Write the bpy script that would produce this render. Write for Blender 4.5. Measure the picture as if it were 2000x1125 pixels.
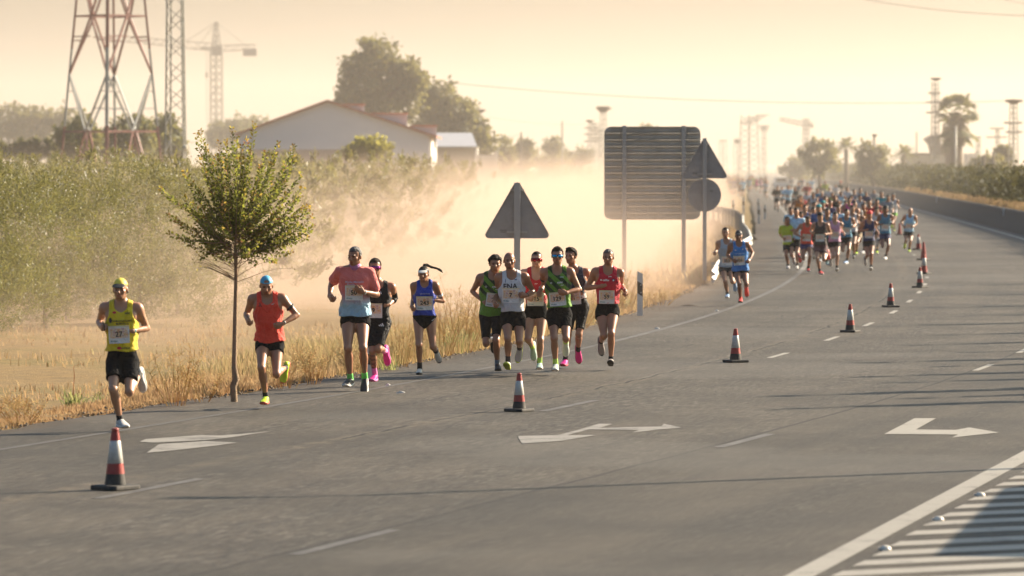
import bpy, bmesh, math, random
import numpy as np
from mathutils import Vector, Matrix, Euler
from mathutils.bvhtree import BVHTree
R = math.radians
scene = bpy.context.scene
for o in list(bpy.data.objects): bpy.data.objects.remove(o)
COL = scene.collection
HAZE_D, VEIL_D, DUST_D = .00015, .0007, .075
FPX, CAMH, HOR = 9000.0, 3.0, 320.0          # focal length in photo pixels, eye height, horizon row (photo is 2000 px wide)
# ------------------------------------------------------------------ camera
cam = bpy.data.cameras.new('camera'); camo = bpy.data.objects.new('camera', cam); COL.objects.link(camo)
cam.sensor_width = 36; cam.lens = FPX/2000*36; cam.clip_start = .5; cam.clip_end = 40000
camo.location = (0, 0, CAMH); camo.rotation_euler = (R(90)-math.atan((562.5-HOR)/FPX), 0, 0)
cam.dof.use_dof = True; cam.dof.focus_distance = 64; cam.dof.aperture_fstop = 3.0
scene.camera = camo
# ------------------------------------------------------------------ world and sun
SUN_AZ, SUN_EL = R(60), R(26)                 # sun stands right of and behind the runners
world = bpy.data.worlds.new('World'); scene.world = world; world.use_nodes = True
wn = world.node_tree; bg = wn.nodes['Background']
sky = wn.nodes.new('ShaderNodeTexSky'); sky.sky_type = 'NISHITA'; sky.sun_disc = False
sky.sun_elevation = SUN_EL; sky.sun_rotation = SUN_AZ; sky.dust_density = 6; sky.air_density = 1.3; sky.ozone_density = .6; sky.altitude = 0
tn = wn.nodes.new('ShaderNodeMix'); tn.data_type = 'RGBA'; tn.blend_type = 'MULTIPLY'; tn.inputs[0].default_value = 1
tn.inputs[7].default_value = (.76, .985, 1.21, 1)
wn.links.new(sky.outputs[0], tn.inputs[6]); wn.links.new(tn.outputs[2], bg.inputs[0]); bg.inputs[1].default_value = .055
sl = bpy.data.lights.new('sun', 'SUN'); sl.energy = 5.0; sl.angle = R(.5); sl.color = (1.0, .83, .63)
so = bpy.data.objects.new('sun', sl); COL.objects.link(so)
TOSUN = Vector((math.sin(SUN_AZ)*math.cos(SUN_EL), math.cos(SUN_AZ)*math.cos(SUN_EL), math.sin(SUN_EL)))
so.rotation_euler = TOSUN.to_track_quat('Z', 'Y').to_euler(); so.location = (40, 30, 60)
vs = scene.view_settings; vs.view_transform = 'Standard'; vs.look = 'None'; vs.gamma = 1; vs.exposure = 1.45; vs.use_curve_mapping = False
cy = scene.cycles; cy.use_denoising = True; cy.denoiser = 'OPENIMAGEDENOISE'; cy.max_bounces = 6; cy.diffuse_bounces = 3; cy.glossy_bounces = 3; cy.transparent_max_bounces = 12
cy.volume_bounces = 1; cy.volume_step_rate = 4; cy.volume_max_steps = 128; cy.use_adaptive_sampling = True; cy.adaptive_threshold = .02
cy.sample_clamp_indirect = 4; cy.caustics_reflective = False; cy.caustics_refractive = False

# ------------------------------------------------------------------ helpers
def G(px, py, z=0.0):
    """a photo pixel on the flat ground -> its place in the scene (metres)"""
    k = (CAMH-z)/(py-HOR); return Vector(((px-1000)*k, FPX*k, z))
def at(px, py, D):
    """a photo pixel seen at distance D -> point"""
    return Vector(((px-1000)*D/FPX, D, CAMH-(py-HOR)*D/FPX))
def link(o, parent=None):
    COL.objects.link(o)
    if parent is not None: o.parent = parent
    return o
def obj(name, me, parent=None, mat=None):
    o = bpy.data.objects.new(name, me)
    if mat is not None:
        if len(me.materials) == 0: me.materials.append(mat)
        else: me.materials[0] = mat
    return link(o, parent)
def tag(o, label=None, cat=None, group=None, kind=None):
    for k, v in (('label', label), ('category', cat), ('group', group), ('kind', kind)):
        if v: o[k] = v
    return o
def empty(name, loc=(0, 0, 0), rz=0):
    o = bpy.data.objects.new(name, None); o.location = loc; o.rotation_euler = (0, 0, rz); o.empty_display_size = .2; return link(o)
def copy_tree(o, parent=None):
    c = o.copy(); COL.objects.link(c); c.parent = parent
    for ch in list(o.children): copy_tree(ch, c)
    return c
class MB:
    """collects boxes, bars, tubes and sheets into one mesh"""
    def __init__(s): s.v = []; s.f = []
    def poly(s, pts, faces):
        n = len(s.v); s.v += [tuple(p) for p in pts]; s.f += [tuple(i+n for i in f) for f in faces]; return s
    def box(s, c, d, rot=None):
        c = Vector(c); d = Vector(d)/2; P = [Vector((x*d.x, y*d.y, z*d.z)) for x in (-1, 1) for y in (-1, 1) for z in (-1, 1)]
        if rot is not None: P = [rot @ p for p in P]
        return s.poly([c+p for p in P], [(0, 1, 3, 2), (4, 6, 7, 5), (0, 4, 5, 1), (2, 3, 7, 6), (0, 2, 6, 4), (1, 5, 7, 3)])
    def bar(s, a, b, w, d=None, n=4):
        """a straight bar from a to b with n sides"""
        a = Vector(a); b = Vector(b); z = (b-a).normalized(); x = z.orthogonal().normalized() if abs(z.z) > .999 else z.cross(Vector((0, 0, 1))).normalized(); y = z.cross(x); d = d or w
        P = []
        for e in (a, b):
            for i in range(n): t = 2*math.pi*(i+.5)/n; P.append(e+x*math.cos(t)*w*.707+y*math.sin(t)*d*.707)
        return s.poly(P, [(i, (i+1) % n, n+(i+1) % n, n+i) for i in range(n)]+[tuple(range(n))[::-1], tuple(range(n, 2*n))])
    def tube(s, pts, rad, n=6):
        pts = [Vector(p) for p in pts]; m = len(pts); P = []; x = None
        for i, p in enumerate(pts):
            t = (pts[min(m-1, i+1)]-pts[max(0, i-1)]).normalized(); x = t.orthogonal().normalized() if x is None else (x-t*x.dot(t)).normalized(); y = t.cross(x)
            r = rad[i] if hasattr(rad, '__len__') else rad
            P += [p+(x*math.cos(2*math.pi*j/n)+y*math.sin(2*math.pi*j/n))*r for j in range(n)]
        F = [(i*n+j, i*n+(j+1) % n, (i+1)*n+(j+1) % n, (i+1)*n+j) for i in range(m-1) for j in range(n)]
        return s.poly(P, F+[tuple(range(n))[::-1], tuple(range((m-1)*n, m*n))])
    def lathe(s, prof, n=16, c=(0, 0, 0)):
        c = Vector(c); P = [c+Vector((r*math.cos(2*math.pi*j/n), r*math.sin(2*math.pi*j/n), z)) for r, z in prof for j in range(n)]
        F = [(i*n+j, i*n+(j+1) % n, (i+1)*n+(j+1) % n, (i+1)*n+j) for i in range(len(prof)-1) for j in range(n)]
        return s.poly(P, F+[tuple(range(n))[::-1], tuple(range((len(prof)-1)*n, len(prof)*n))])
    def slab(s, outline, y0, y1):
        """an outline in x,z given thickness along y"""
        n = len(outline); P = [(x, y0, z) for x, z in outline]+[(x, y1, z) for x, z in outline]
        return s.poly(P, [tuple(range(n)), tuple(range(n, 2*n))[::-1]]+[(i, n+i, n+(i+1) % n, (i+1) % n) for i in range(n)])
    def mesh(s, name, mat=None, smooth=False, bevel=0):
        me = bpy.data.meshes.new(name); me.from_pydata(s.v, [], s.f)
        bm = bmesh.new(); bm.from_mesh(me)
        if bevel: bmesh.ops.bevel(bm, geom=list(bm.edges), offset=bevel, segments=2, affect='EDGES', profile=.6)
        bmesh.ops.recalc_face_normals(bm, faces=bm.faces); bm.to_mesh(me); bm.free()
        if smooth: me.polygons.foreach_set('use_smooth', [True]*len(me.polygons))
        if mat: me.materials.append(mat)
        return me
    def build(s, name, mat, parent=None, smooth=False, bevel=0): return obj(name, s.mesh(name, mat, smooth, bevel), parent)
def tree_nodes(m):
    m.use_nodes = True; nt = m.node_tree; return nt, nt.nodes['Principled BSDF'], nt.nodes, nt.links
def nd(nt, t, **kw):
    n = nt.nodes.new(t)
    for k, v in kw.items():
        if k[0] == 'i' and k[1:].isdigit(): n.inputs[int(k[1:])].default_value = v
        else: setattr(n, k, v)
    return n
def mixc(nt, fac, a, b, mode='MIX'):
    n = nd(nt, 'ShaderNodeMix', data_type='RGBA', blend_type=mode)
    for i, v in ((0, fac), (6, a), (7, b)):
        if hasattr(v, 'is_output'): nt.links.new(v, n.inputs[i])
        elif i == 0: n.inputs[i].default_value = v
        else: n.inputs[i].default_value = tuple(v)+((1,) if len(v) == 3 else ())
    return n.outputs[2]
def ramp(nt, fac, stops):
    n = nd(nt, 'ShaderNodeValToRGB'); e = n.color_ramp.elements
    while len(e) < len(stops): e.new(.5)
    for i, (p, c) in enumerate(stops): e[i].position = p; e[i].color = (tuple(c)+(1,))[:4] if hasattr(c, '__len__') else (c, c, c, 1)
    nt.links.new(fac, n.inputs[0]); return n.outputs[0]
def math_(nt, op, a, b=0.0, c=0.0):
    n = nd(nt, 'ShaderNodeMath', operation=op)
    for i, v in enumerate((a, b, c)):
        if hasattr(v, 'is_output'): nt.links.new(v, n.inputs[i])
        else: n.inputs[i].default_value = v
    return n.outputs[0]
def noise(nt, scale, vec=None, detail=4, rough=.6, out=0, dist=0):
    n = nd(nt, 'ShaderNodeTexNoise'); n.inputs['Scale'].default_value = scale; n.inputs['Detail'].default_value = detail; n.inputs['Roughness'].default_value = rough; n.inputs['Distortion'].default_value = dist
    if vec is not None: nt.links.new(vec, n.inputs['Vector'])
    return n.outputs[out]
def coord(nt, kind='Object'): return nd(nt, 'ShaderNodeTexCoord').outputs[kind]
def attr(nt, name, out='Vector'): return nd(nt, 'ShaderNodeAttribute', attribute_name=name).outputs[out]
def bump(nt, bs, h, strength=.3, dist=.01):
    b = nd(nt, 'ShaderNodeBump'); b.inputs['Strength'].default_value = strength; b.inputs['Distance'].default_value = dist; nt.links.new(h, b.inputs['Height']); nt.links.new(b.outputs[0], bs.inputs['Normal'])
MATS = {}
def mat(name, col, rough=.7, var=.15, scale=6, metal=0, bmp=0, spec=.5, sheen=0, bscale=None, dirt=None):
    if name in MATS: return MATS[name]
    m = bpy.data.materials.new(name); nt, bs, N, L = tree_nodes(m); c = tuple(col)
    v = coord(nt); n = noise(nt, scale, v)
    out = mixc(nt, n, tuple(x*(1-var) for x in c), tuple(min(1, x*(1+var)) for x in c))
    if dirt: out = mixc(nt, ramp(nt, noise(nt, dirt[1], v, 6, .7), [(.45, 0), (.75, dirt[2])]), out, dirt[0])
    L.new(out, bs.inputs['Base Color']); bs.inputs['Roughness'].default_value = rough; bs.inputs['Metallic'].default_value = metal; bs.inputs['Specular IOR Level'].default_value = spec
    if sheen: bs.inputs['Sheen Weight'].default_value = sheen
    if bmp: bump(nt, bs, noise(nt, bscale or scale*4, v, 5), bmp, .02)
    MATS[name] = m; return m
# ------------------------------------------------------------------ people: smooth signed-distance bodies meshed with surface nets
def smin(a, b, k):
    h = np.clip(.5 + .5*(b-a)/k, 0, 1)
    return b*(1-h) + a*h - k*h*(1-h)

def nrm(v):
    v = np.asarray(v, float); return v/max(1e-9, np.linalg.norm(v))

def wob(X, Y, Z, f, seed):
    r = np.random.RandomState(seed); o = 0
    for i in range(5):
        k = r.normal(size=3); k = k/np.linalg.norm(k)*f*(.7+.35*i); o = o + np.sin(k[0]*X+k[1]*Y+k[2]*Z+r.rand()*6.3)/(1+.35*i)
    return o*.4

class Field:
    def __init__(s): s.ops = []
    def add(s, fn, lo, hi, k=.02, mode='u'): s.ops.append((fn, np.array(lo, float)-k-.03, np.array(hi, float)+k+.03, k, mode)); return s
    def cone(s, a, b, ra, rb, k=.02, mode='u'):
        a = np.array(a, float); b = np.array(b, float); ba = b-a; l2 = max(1e-9, ba@ba); R = max(ra, rb)
        def fn(X, Y, Z):
            x, y, z = X-a[0], Y-a[1], Z-a[2]; t = np.clip((x*ba[0]+y*ba[1]+z*ba[2])/l2, 0, 1)
            return np.sqrt((x-t*ba[0])**2+(y-t*ba[1])**2+(z-t*ba[2])**2) - (ra+(rb-ra)*t)
        return s.add(fn, np.minimum(a, b)-R, np.maximum(a, b)+R, k, mode)
    def limb(s, a, b, ts, rs, back=None, offs=None, infl=0, k=.02, mode='u', t0=0, t1=1):
        a = np.array(a, float); b = np.array(b, float); ba = b-a; l2 = max(1e-9, ba@ba); R = max(rs)+infl+.02
        def fn(X, Y, Z):
            x, y, z = X-a[0], Y-a[1], Z-a[2]; t = np.clip((x*ba[0]+y*ba[1]+z*ba[2])/l2, t0, t1)
            cx, cy, cz = t*ba[0], t*ba[1], t*ba[2]
            if back is not None:
                o = np.interp(t, ts, offs); cx = cx+o*back[0]; cy = cy+o*back[1]; cz = cz+o*back[2]
            return np.sqrt((x-cx)**2+(y-cy)**2+(z-cz)**2) - np.interp(t, ts, rs) - infl
        return s.add(fn, np.minimum(a, b)-R, np.maximum(a, b)+R, k, mode)
    def ell(s, c, r, R=None, k=.02, mode='u'):
        c = np.array(c, float); r = np.array(r, float); R = np.eye(3) if R is None else R   # columns of R are the local axes
        def fn(X, Y, Z):
            x, y, z = X-c[0], Y-c[1], Z-c[2]; q = [x*R[0, i]+y*R[1, i]+z*R[2, i] for i in range(3)]
            k0 = np.sqrt(sum((q[i]/r[i])**2 for i in range(3))); k1 = np.sqrt(sum((q[i]/r[i]**2)**2 for i in range(3)))+1e-9
            return k0*(k0-1)/k1
        m = max(r); return s.add(fn, c-m, c+m, k, mode)
    def loft(s, o, R, zs, A, Bf, Bb, k=.02, mode='u', infl=0, p=2.0, post=None):
        # stacked elliptic sections along the local z axis; front is local -y
        o = np.array(o, float); zs = np.array(zs, float); m = max(max(A), max(Bf), max(Bb))+infl
        c = [o+R[:, 2]*zs[0], o+R[:, 2]*zs[-1]]
        def fn(X, Y, Z):
            x, y, z = X-o[0], Y-o[1], Z-o[2]; q = [x*R[0, i]+y*R[1, i]+z*R[2, i] for i in range(3)]
            a = np.interp(q[2], zs, A)+infl; b = np.where(q[1] < 0, np.interp(q[2], zs, Bf), np.interp(q[2], zs, Bb))+infl
            rr = (np.abs(q[0]/a)**p+np.abs(q[1]/b)**p)**(1/p)
            d = (rr-1)*np.minimum(a, b)
            dz = np.maximum(zs[0]-q[2], q[2]-zs[-1])
            d = np.maximum(d, dz-.004)
            return d if post is None else post(d, q)
        return s.add(fn, np.minimum(c[0], c[1])-m, np.maximum(c[0], c[1])+m, k, mode)
    def mesh(s, h, lo=None, hi=None, post=None):
        if lo is None:
            lo = np.min([o[1] for o in s.ops if o[4] == 'u'], 0); hi = np.max([o[2] for o in s.ops if o[4] == 'u'], 0)
        lo = np.array(lo, float); hi = np.array(hi, float); n = np.maximum(3, np.ceil((hi-lo)/h).astype(int)+1)
        ax = [lo[i]+h*np.arange(n[i]) for i in range(3)]
        f = np.full(n, 1.0)
        for fn, l, u, k, mode in s.ops:
            i0 = np.clip(np.floor((l-lo)/h).astype(int), 0, n); i1 = np.clip(np.ceil((u-lo)/h).astype(int)+1, 0, n)
            if np.any(i1 <= i0): continue
            sl = tuple(slice(i0[j], i1[j]) for j in range(3))
            d = fn(ax[0][sl[0]][:, None, None], ax[1][sl[1]][None, :, None], ax[2][sl[2]][None, None, :])
            d = np.broadcast_to(d, f[sl].shape)
            if mode == 'u': f[sl] = smin(f[sl], d, k)
            elif mode == 'cut': f[sl] = -smin(-f[sl], d, k)
            elif mode == 'and': f[sl] = np.maximum(f[sl], d)
        if post is not None: f = post(f, ax[0][:, None, None], ax[1][None, :, None], ax[2][None, None, :])
        return surface_nets(f, lo, h)

def surface_nets(f, lo, h):
    s = f < 0; n = np.array(f.shape)-1
    acc = np.zeros(tuple(n)+(3,)); cnt = np.zeros(tuple(n))
    cor = [(i, j, k) for i in (0, 1) for j in (0, 1) for k in (0, 1)]
    sub = lambda a, c: a[c[0]:c[0]+n[0], c[1]:c[1]+n[1], c[2]:c[2]+n[2]]
    tot = np.zeros(tuple(n), np.int8)
    for c in cor: tot += sub(s, c)
    cell = np.argwhere((tot > 0) & (tot < 8))
    if len(cell) == 0: return np.zeros((0, 3)), np.zeros((0, 4), int)
    cv = {c: f[cell[:, 0]+c[0], cell[:, 1]+c[1], cell[:, 2]+c[2]] for c in cor}
    P = np.zeros((len(cell), 3)); C = np.zeros(len(cell))
    for c in cor:
        for a in range(3):
            if c[a] == 0:
                e = list(c); e[a] = 1; e = tuple(e); v0, v1 = cv[c], cv[e]; m = (v0 < 0) != (v1 < 0)
                t = np.where(m, v0/np.where(m, v0-v1, 1), 0); q = np.array(c, float)[None, :].repeat(len(cell), 0); q[:, a] += t
                P[m] += q[m]; C[m] += 1
    V = lo+h*(cell+P/C[:, None])
    idx = -np.ones(tuple(n), np.int64); idx[cell[:, 0], cell[:, 1], cell[:, 2]] = np.arange(len(cell))
    Q = []
    for a in range(3):
        b, c = (a+1) % 3, (a+2) % 3
        A = [slice(None)]*3; B = [slice(None)]*3; A[a] = slice(0, -1); B[a] = slice(1, None)
        s0, s1 = s[tuple(A)], s[tuple(B)]; e = np.argwhere(s0 != s1)
        e = e[(e[:, b] > 0) & (e[:, c] > 0) & (e[:, b] < n[b]) & (e[:, c] < n[c])]
        if len(e) == 0: continue
        def g(db, dc):
            i = e.copy(); i[:, b] -= db; i[:, c] -= dc; return idx[i[:, 0], i[:, 1], i[:, 2]]
        q = np.stack([g(1, 1), g(0, 1), g(0, 0), g(1, 0)], 1)
        fl = ~s0[e[:, 0], e[:, 1], e[:, 2]]; q[fl] = q[fl][:, ::-1]; Q.append(q)
    Q = np.concatenate(Q); Q = Q[(Q >= 0).all(1)]
    return V, Q

def np_mesh(name, V, Q, mat=None, smooth=True, attrs=None, uv=None):
    me = bpy.data.meshes.new(name); V = np.asarray(V, np.float32); Q = np.asarray(Q, np.int32); k = Q.shape[1]
    me.vertices.add(len(V)); me.vertices.foreach_set('co', V.ravel())
    me.loops.add(Q.size); me.loops.foreach_set('vertex_index', Q.ravel())
    me.polygons.add(len(Q)); me.polygons.foreach_set('loop_start', np.arange(0, Q.size, k, dtype=np.int32)); me.polygons.foreach_set('loop_total', np.full(len(Q), k, np.int32))
    if smooth: me.polygons.foreach_set('use_smooth', np.ones(len(Q), bool))
    for an, av in (attrs or {}).items():
        av = np.asarray(av, np.float32)
        if av.ndim == 2 and av.shape[1] == 4: at = me.attributes.new(an, 'FLOAT_COLOR', 'POINT'); at.data.foreach_set('color', av.ravel())
        elif av.ndim == 2: at = me.attributes.new(an, 'FLOAT_VECTOR', 'POINT'); at.data.foreach_set('vector', av.ravel())
        else: at = me.attributes.new(an, 'FLOAT', 'POINT'); at.data.foreach_set('value', av)
    if uv is not None:
        l = me.uv_layers.new(name='UVMap'); l.data.foreach_set('uv', np.asarray(uv, np.float32)[Q.ravel()].ravel())
    me.update(calc_edges=True)
    if mat: me.materials.append(mat)
    return me

TZ = np.array([-.11, -.06, 0, .08, .16, .25, .34, .42, .48, .53, .57, .61])
TA = np.array([.09, .150, .166, .154, .136, .142, .158, .166, .160, .125, .080, .052])
TF = np.array([.07, .095, .105, .098, .092, .100, .110, .112, .098, .075, .060, .050])
TB = np.array([.07, .110, .122, .105, .085, .085, .095, .100, .098, .085, .066, .056])
TAf = np.array([.09, .155, .168, .148, .122, .126, .138, .146, .142, .112, .070, .046])
TFf = np.array([.06, .085, .095, .088, .078, .086, .108, .114, .086, .066, .052, .044])

def frame(z, x):
    z = nrm(z); x = nrm(np.asarray(x, float)-z*np.dot(x, z)); y = np.cross(z, x); return np.stack([x, y, z], 1)   # columns x, y(back), z

def solve_pose(kp):
    """2-D key points (metres, x right, z up) with depth signs -> 3-D joints; bones keep their true lengths."""
    s = kp['s']; J = {}
    pel = np.array([(kp['hA'][0]+kp['hB'][0])/2, 0, (kp['hA'][1]+kp['hB'][1])/2])
    hy = kp.get('hipyaw', 0); sy = kp.get('shyaw', 0)
    hw = .088*s; th = math.atan2(kp['hB'][1]-kp['hA'][1], kp['hB'][0]-kp['hA'][0])
    hx = np.array([math.cos(hy)*math.cos(th), math.sin(hy), math.sin(th)]); J['pel'] = pel; J['hA'] = pel-hx*hw; J['hB'] = pel+hx*hw
    lean = kp.get('lean', .05)
    nk = np.array([kp['nk'][0], -lean, kp['nk'][1]]); J['nk'] = nk
    sw = (.165 if kp.get('fem') else .188)*s; th = math.atan2(kp['sB'][1]-kp['sA'][1], kp['sB'][0]-kp['sA'][0])
    sx = np.array([math.cos(sy)*math.cos(th), math.sin(sy), math.sin(th)]); sc = nk+np.array([0, .01, -.055*s]); J['sA'] = sc-sx*sw; J['sB'] = sc+sx*sw
    J['hx'] = hx; J['sx'] = sx
    def step(P, q, L, sg):
        dx, dz = q[0]-P[0], q[1]-P[2]; d = math.hypot(dx, dz)
        if d > L*.995: dx, dz = dx/d*L*.995, dz/d*L*.995; d = L*.995
        return P+np.array([dx, sg*math.sqrt(L*L-d*d), dz])
    for S in 'AB':
        J['e'+S] = step(J['s'+S], kp['e'+S][:2], .292*s, kp['e'+S][2]); J['w'+S] = step(J['e'+S], kp['w'+S][:2], .258*s, kp['w'+S][2])
        J['k'+S] = step(J['h'+S], kp['k'+S][:2], .43*s, kp['k'+S][2]); J['a'+S] = step(J['k'+S], kp['a'+S][:2], .425*s, kp['a'+S][2])
    return J

def build_person(kp, sp, h=.010, hh=.0055, hd=.005, full=True):
    """returns {part name: (V, Q, attrs)}; local metres, +z up, facing -y, origin under the standing foot"""
    s = kp['s']; fem = kp.get('fem'); bk = sp.get('bulk', 1.0); J = solve_pose(kp); out = {}
    # the planted foot sets height and depth
    sup = kp['sup']; TR = np.array([0, -J['a'+sup][1], 0])
    if 'gz' in kp: pass
    for k in J:
        if k not in ('hx', 'sx'): J[k] = J[k]+TR
    SC = lambda v: np.array(v)*s
    ta, tf = (TAf, TFf) if fem else (TA, TF)
    ta = ta*(1+(bk-1)*.8); tf = tf*(1+(bk-1)*1.0); tb = TB*(1+(bk-1)*.6)
    TRm = frame(J['nk']-J['pel'], J['hx']+J['sx']); tl = np.linalg.norm(J['nk']-J['pel'])/.575
    zs = TZ*tl
    foot = {}
    for S in 'AB':
        fd = kp['f'+S]; d = nrm(fd[:3]); sh = nrm(J['k'+S]-J['a'+S]); u = nrm(sh-d*np.dot(sh, d)) if abs(np.dot(sh, d)) < .97 else nrm(np.array([0, -1, .2]))
        if S == sup and not kp.get('toeup'): u = nrm(np.array([0, 0, 1.])-d*d[2])
        sd = np.cross(d, u); foot[S] = (d, u, sd)
    def limbs(F, infl=0, arms=True, legs=True, k=.02):
        for S in 'AB':
            if legs:
                sh = J['a'+S]-J['k'+S]; th = J['k'+S]-J['h'+S]; bkd = nrm(np.cross(J['hx'], nrm(sh)))
                if bkd[1]*1.0 < 0 and sh[2] < 0: bkd = -bkd
                if np.dot(bkd, foot[S][0]) > 0: bkd = -bkd
                q = .92 if fem else 1.0
                F.limb(J['h'+S], J['k'+S], [0, .25, .6, .88, 1], SC([.086, .084, .066*bk**.5, .053, .051]), -bkd, SC([0, .010, .010, 0, 0]), infl, k=.03)
                F.limb(J['k'+S], J['a'+S], [0, .12, .32, .6, .85, 1], SC([.050, .047, .056*q, .043*q, .032, .034]), bkd, SC([0, .004, .016, .008, 0, 0]), infl, k=.016)
                F.ell(J['k'+S]-bkd*.022*s, SC([.034, .03, .04]), k=.015)
            if arms:
                q = .86 if fem else 1.0
                F.limb(J['s'+S], J['e'+S], [0, .2, .5, .85, 1], SC([.056*q, .053*q, .047*q, .038*q, .037*q]), infl=infl, k=.03)
                F.limb(J['e'+S], J['w'+S], [0, .2, .6, .9, 1], SC([.036*q, .043*q, .035*q, .026*q, .027*q]), infl=infl, k=.014)
                F.ell(J['s'+S]+nrm(J['e'+S]-J['s'+S])*.03*s, SC([.058*q, .058*q, .062*q]), k=.03)
    def torso(F, infl=0, post=None, fl=None, k=.03):
        A = ta*s+infl; B1 = tf*s+infl; B2 = tb*s+infl
        if fl is not None: A = A+fl; B1 = B1+fl; B2 = B2+fl
        F.loft(J['pel'], TRm, zs, A, B1, B2, k=k, p=2.25)
        return F
    def shoulders(F, infl=0, k=.045):
        F.cone(J['nk']+np.array([0, .01, 0]), J['sA']+TRm[:, 2]*.012*s, .05*s+infl, .046*s+infl, k)
        F.cone(J['nk']+np.array([0, .01, 0]), J['sB']+TRm[:, 2]*.012*s, .05*s+infl, .046*s+infl, k)
        for S in 'AB':
            c = (J['s'+S]*.55+J['nk']*.45)-TRm[:, 2]*.11*s-TRm[:, 1]*.055*s
            if fem: F.ell(c-TRm[:, 2]*.03*s-TRm[:, 1]*.02, SC([.05, .05, .055])+infl, k=.03)
            else: F.ell(c, SC([.075, .045, .062])+infl, k=.03)
            F.ell(J['s'+S]*.7+J['pel']*.3+TRm[:, 1]*.03*s, SC([.05, .06, .10])+infl, k=.05)   # lats
    # ---- body
    Bd = Field(); torso(Bd); shoulders(Bd); limbs(Bd)
    for S in 'AB': Bd.ell(J['h'+S]+TRm[:, 1]*.055*s, SC([.075, .075, .09]), k=.04)
    # head frame
    yw, pt, rl = kp.get('head', (0, 0, 0)); hc = np.array([kp['hd'][0], J['nk'][1]-.035-.25*math.sin(pt)*.3, kp['hd'][1]])
    cz, sz = math.cos(yw), math.sin(yw); Rz = np.array([[cz, -sz, 0], [sz, cz, 0], [0, 0, 1]]); cp, s_p = math.cos(pt), math.sin(pt)
    Rx = np.array([[1, 0, 0], [0, cp, -s_p], [0, s_p, cp]]); cr, sr = math.cos(rl), math.sin(rl); Ry = np.array([[cr, 0, sr], [0, 1, 0], [-sr, 0, cr]])
    HR = Rz @ Ry @ Rx; hs = s*sp.get('headscale', 1.0)*(.95 if fem else 1.0)
    H = lambda x, y, z: hc+HR @ (np.array([x, y, z])*hs)
    def skull(F, infl=0, k=.02):
        F.ell(H(0, .012, .032), np.array([.076, .096, .088])*hs+infl, HR, k)
    def head(F):
        fw = sp.get('facew', 1.0)
        skull(F); F.ell(H(0, -.022, -.035), np.array([.060*fw, .070, .078])*hs, HR, .03)
        F.ell(H(0, -.058, -.083), np.array([.026*fw, .024, .020])*hs, HR, .025)
        for q in (-1, 1):
            F.ell(H(q*.044*fw, -.058, -.018), np.array([.020, .018, .016])*hs, HR, .02)
            F.cone(H(q*.05*fw, .0, -.06), H(q*.02*fw, -.062, -.088), .018*hs, .014*hs, .02)
            F.ell(H(q*.079, .012, -.008), np.array([.010, .019, .032])*hs, HR, .008)
        F.cone(H(-.04, -.078, .022), H(.04, -.078, .022), .011*hs, .011*hs, .012)
        for q in (-1, 1): F.ell(H(q*.031, -.094, .003), np.array([.017, .013, .010])*hs, HR, .012, 'cut')
        F.cone(H(0, -.086, .014), H(0, -.110, -.026), .008*hs, .0125*hs, .01); F.ell(H(0, -.101, -.034), np.array([.018, .013, .008])*hs, HR, .008)
        F.cone(H(-.018, -.086, -.057), H(.018, -.086, -.057), .0065*hs, .0065*hs, .006); F.cone(H(-.016, -.085, -.068), H(.016, -.085, -.068), .007*hs, .007*hs, .006)
        F.cone(H(-.022, -.0955, -.0625), H(.022, -.0955, -.0625), .0022*hs, .0022*hs, .004, 'cut')
        F.cone(J['nk']+np.array([0, .012, -.03]), H(0, .018, -.05), (.047 if fem else .058)*s, (.044 if fem else .053)*s, .03)
    Hd = Field()
    # body: everything below the chin, wrists cut where the hand patch starts
    head(Bd)
    zcut = J['nk'][2]+.02
    V, Q = Bd.mesh(h)
    c = V[Q].mean(1); keep = ~((c[:, 2] > zcut) & (np.abs(c[:, 0]-hc[0]) < .13) & (c[:, 2] > hc[2]-.2*hs*.62)) if full else np.ones(len(Q), bool)
    parts = [(V, Q[keep])]
    if full:
        torso(Hd); shoulders(Hd); head(Hd)
        Vh, Qh = Hd.mesh(hh, hc-np.array([.14, .15, .17]), hc+np.array([.14, .15, .15]))
        ch = Vh[Qh].mean(1); kh = (ch[:, 2] > zcut-.012) & (ch[:, 2] > hc[2]-.2*hs*.62-.012)
        parts.append((Vh, Qh[kh]))
    # hands
    hands = {}
    for S in 'AB':
        fa = nrm(J['w'+S]-J['e'+S]); inw = np.array([1. if S == 'A' else -1., 0, 0]); hp = kp.get('hp'+S)
        u = nrm(np.asarray(hp, float)) if hp is not None else nrm(fa+.15*np.array([0, -.3, .2]))
        up = np.array([0, -.35, .95]); v = nrm(up-u*np.dot(up, u))              # thumb side
        w = np.cross(u, v); w = w if np.dot(w, inw+np.array([0, .3, 0])) > 0 else -w   # palm faces inwards
        W = J['w'+S]; T = lambda a, b, c_: W+(u*a+v*b+w*c_)*s*(.9 if fem else 1.0)
        q = s*(.9 if fem else 1.0); F = Field(); Rm = np.stack([u, v, w], 1)
        F.cone(J['e'+S]*.25+W*.75, W, .029*q, .0265*q, .01)
        F.ell(T(.05, -.002, .002), np.array([.056, .043, .017])*q, Rm, .012); F.cone(T(.0, 0, 0), T(.05, 0, 0), .026*q, .02*q, .015)
        cl = sp.get('curl', 1.0)
        for i in range(4):
            L = [.044, .029, .022]; f_ = (.93, 1.03, .98, .80)[i]; p = T(.085-.004*abs(i-1.2), .031-.0205*i, .0); ang = 0
            for jn in range(3):
                ang += (.85, 1.15, .8)[jn]*cl*(1+.06*i); p2 = p+(u*math.cos(ang)+w*math.sin(ang))*L[jn]*f_*q
                F.cone(p, p2, (.0095-.0008*jn)*q, (.0088-.0009*jn)*q, .003); p = p2
        p = T(.025, .03, .008); p2 = T(.062, .046, .022); p3 = T(.088, .032, .034); p4 = T(.102, .018, .040)
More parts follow.
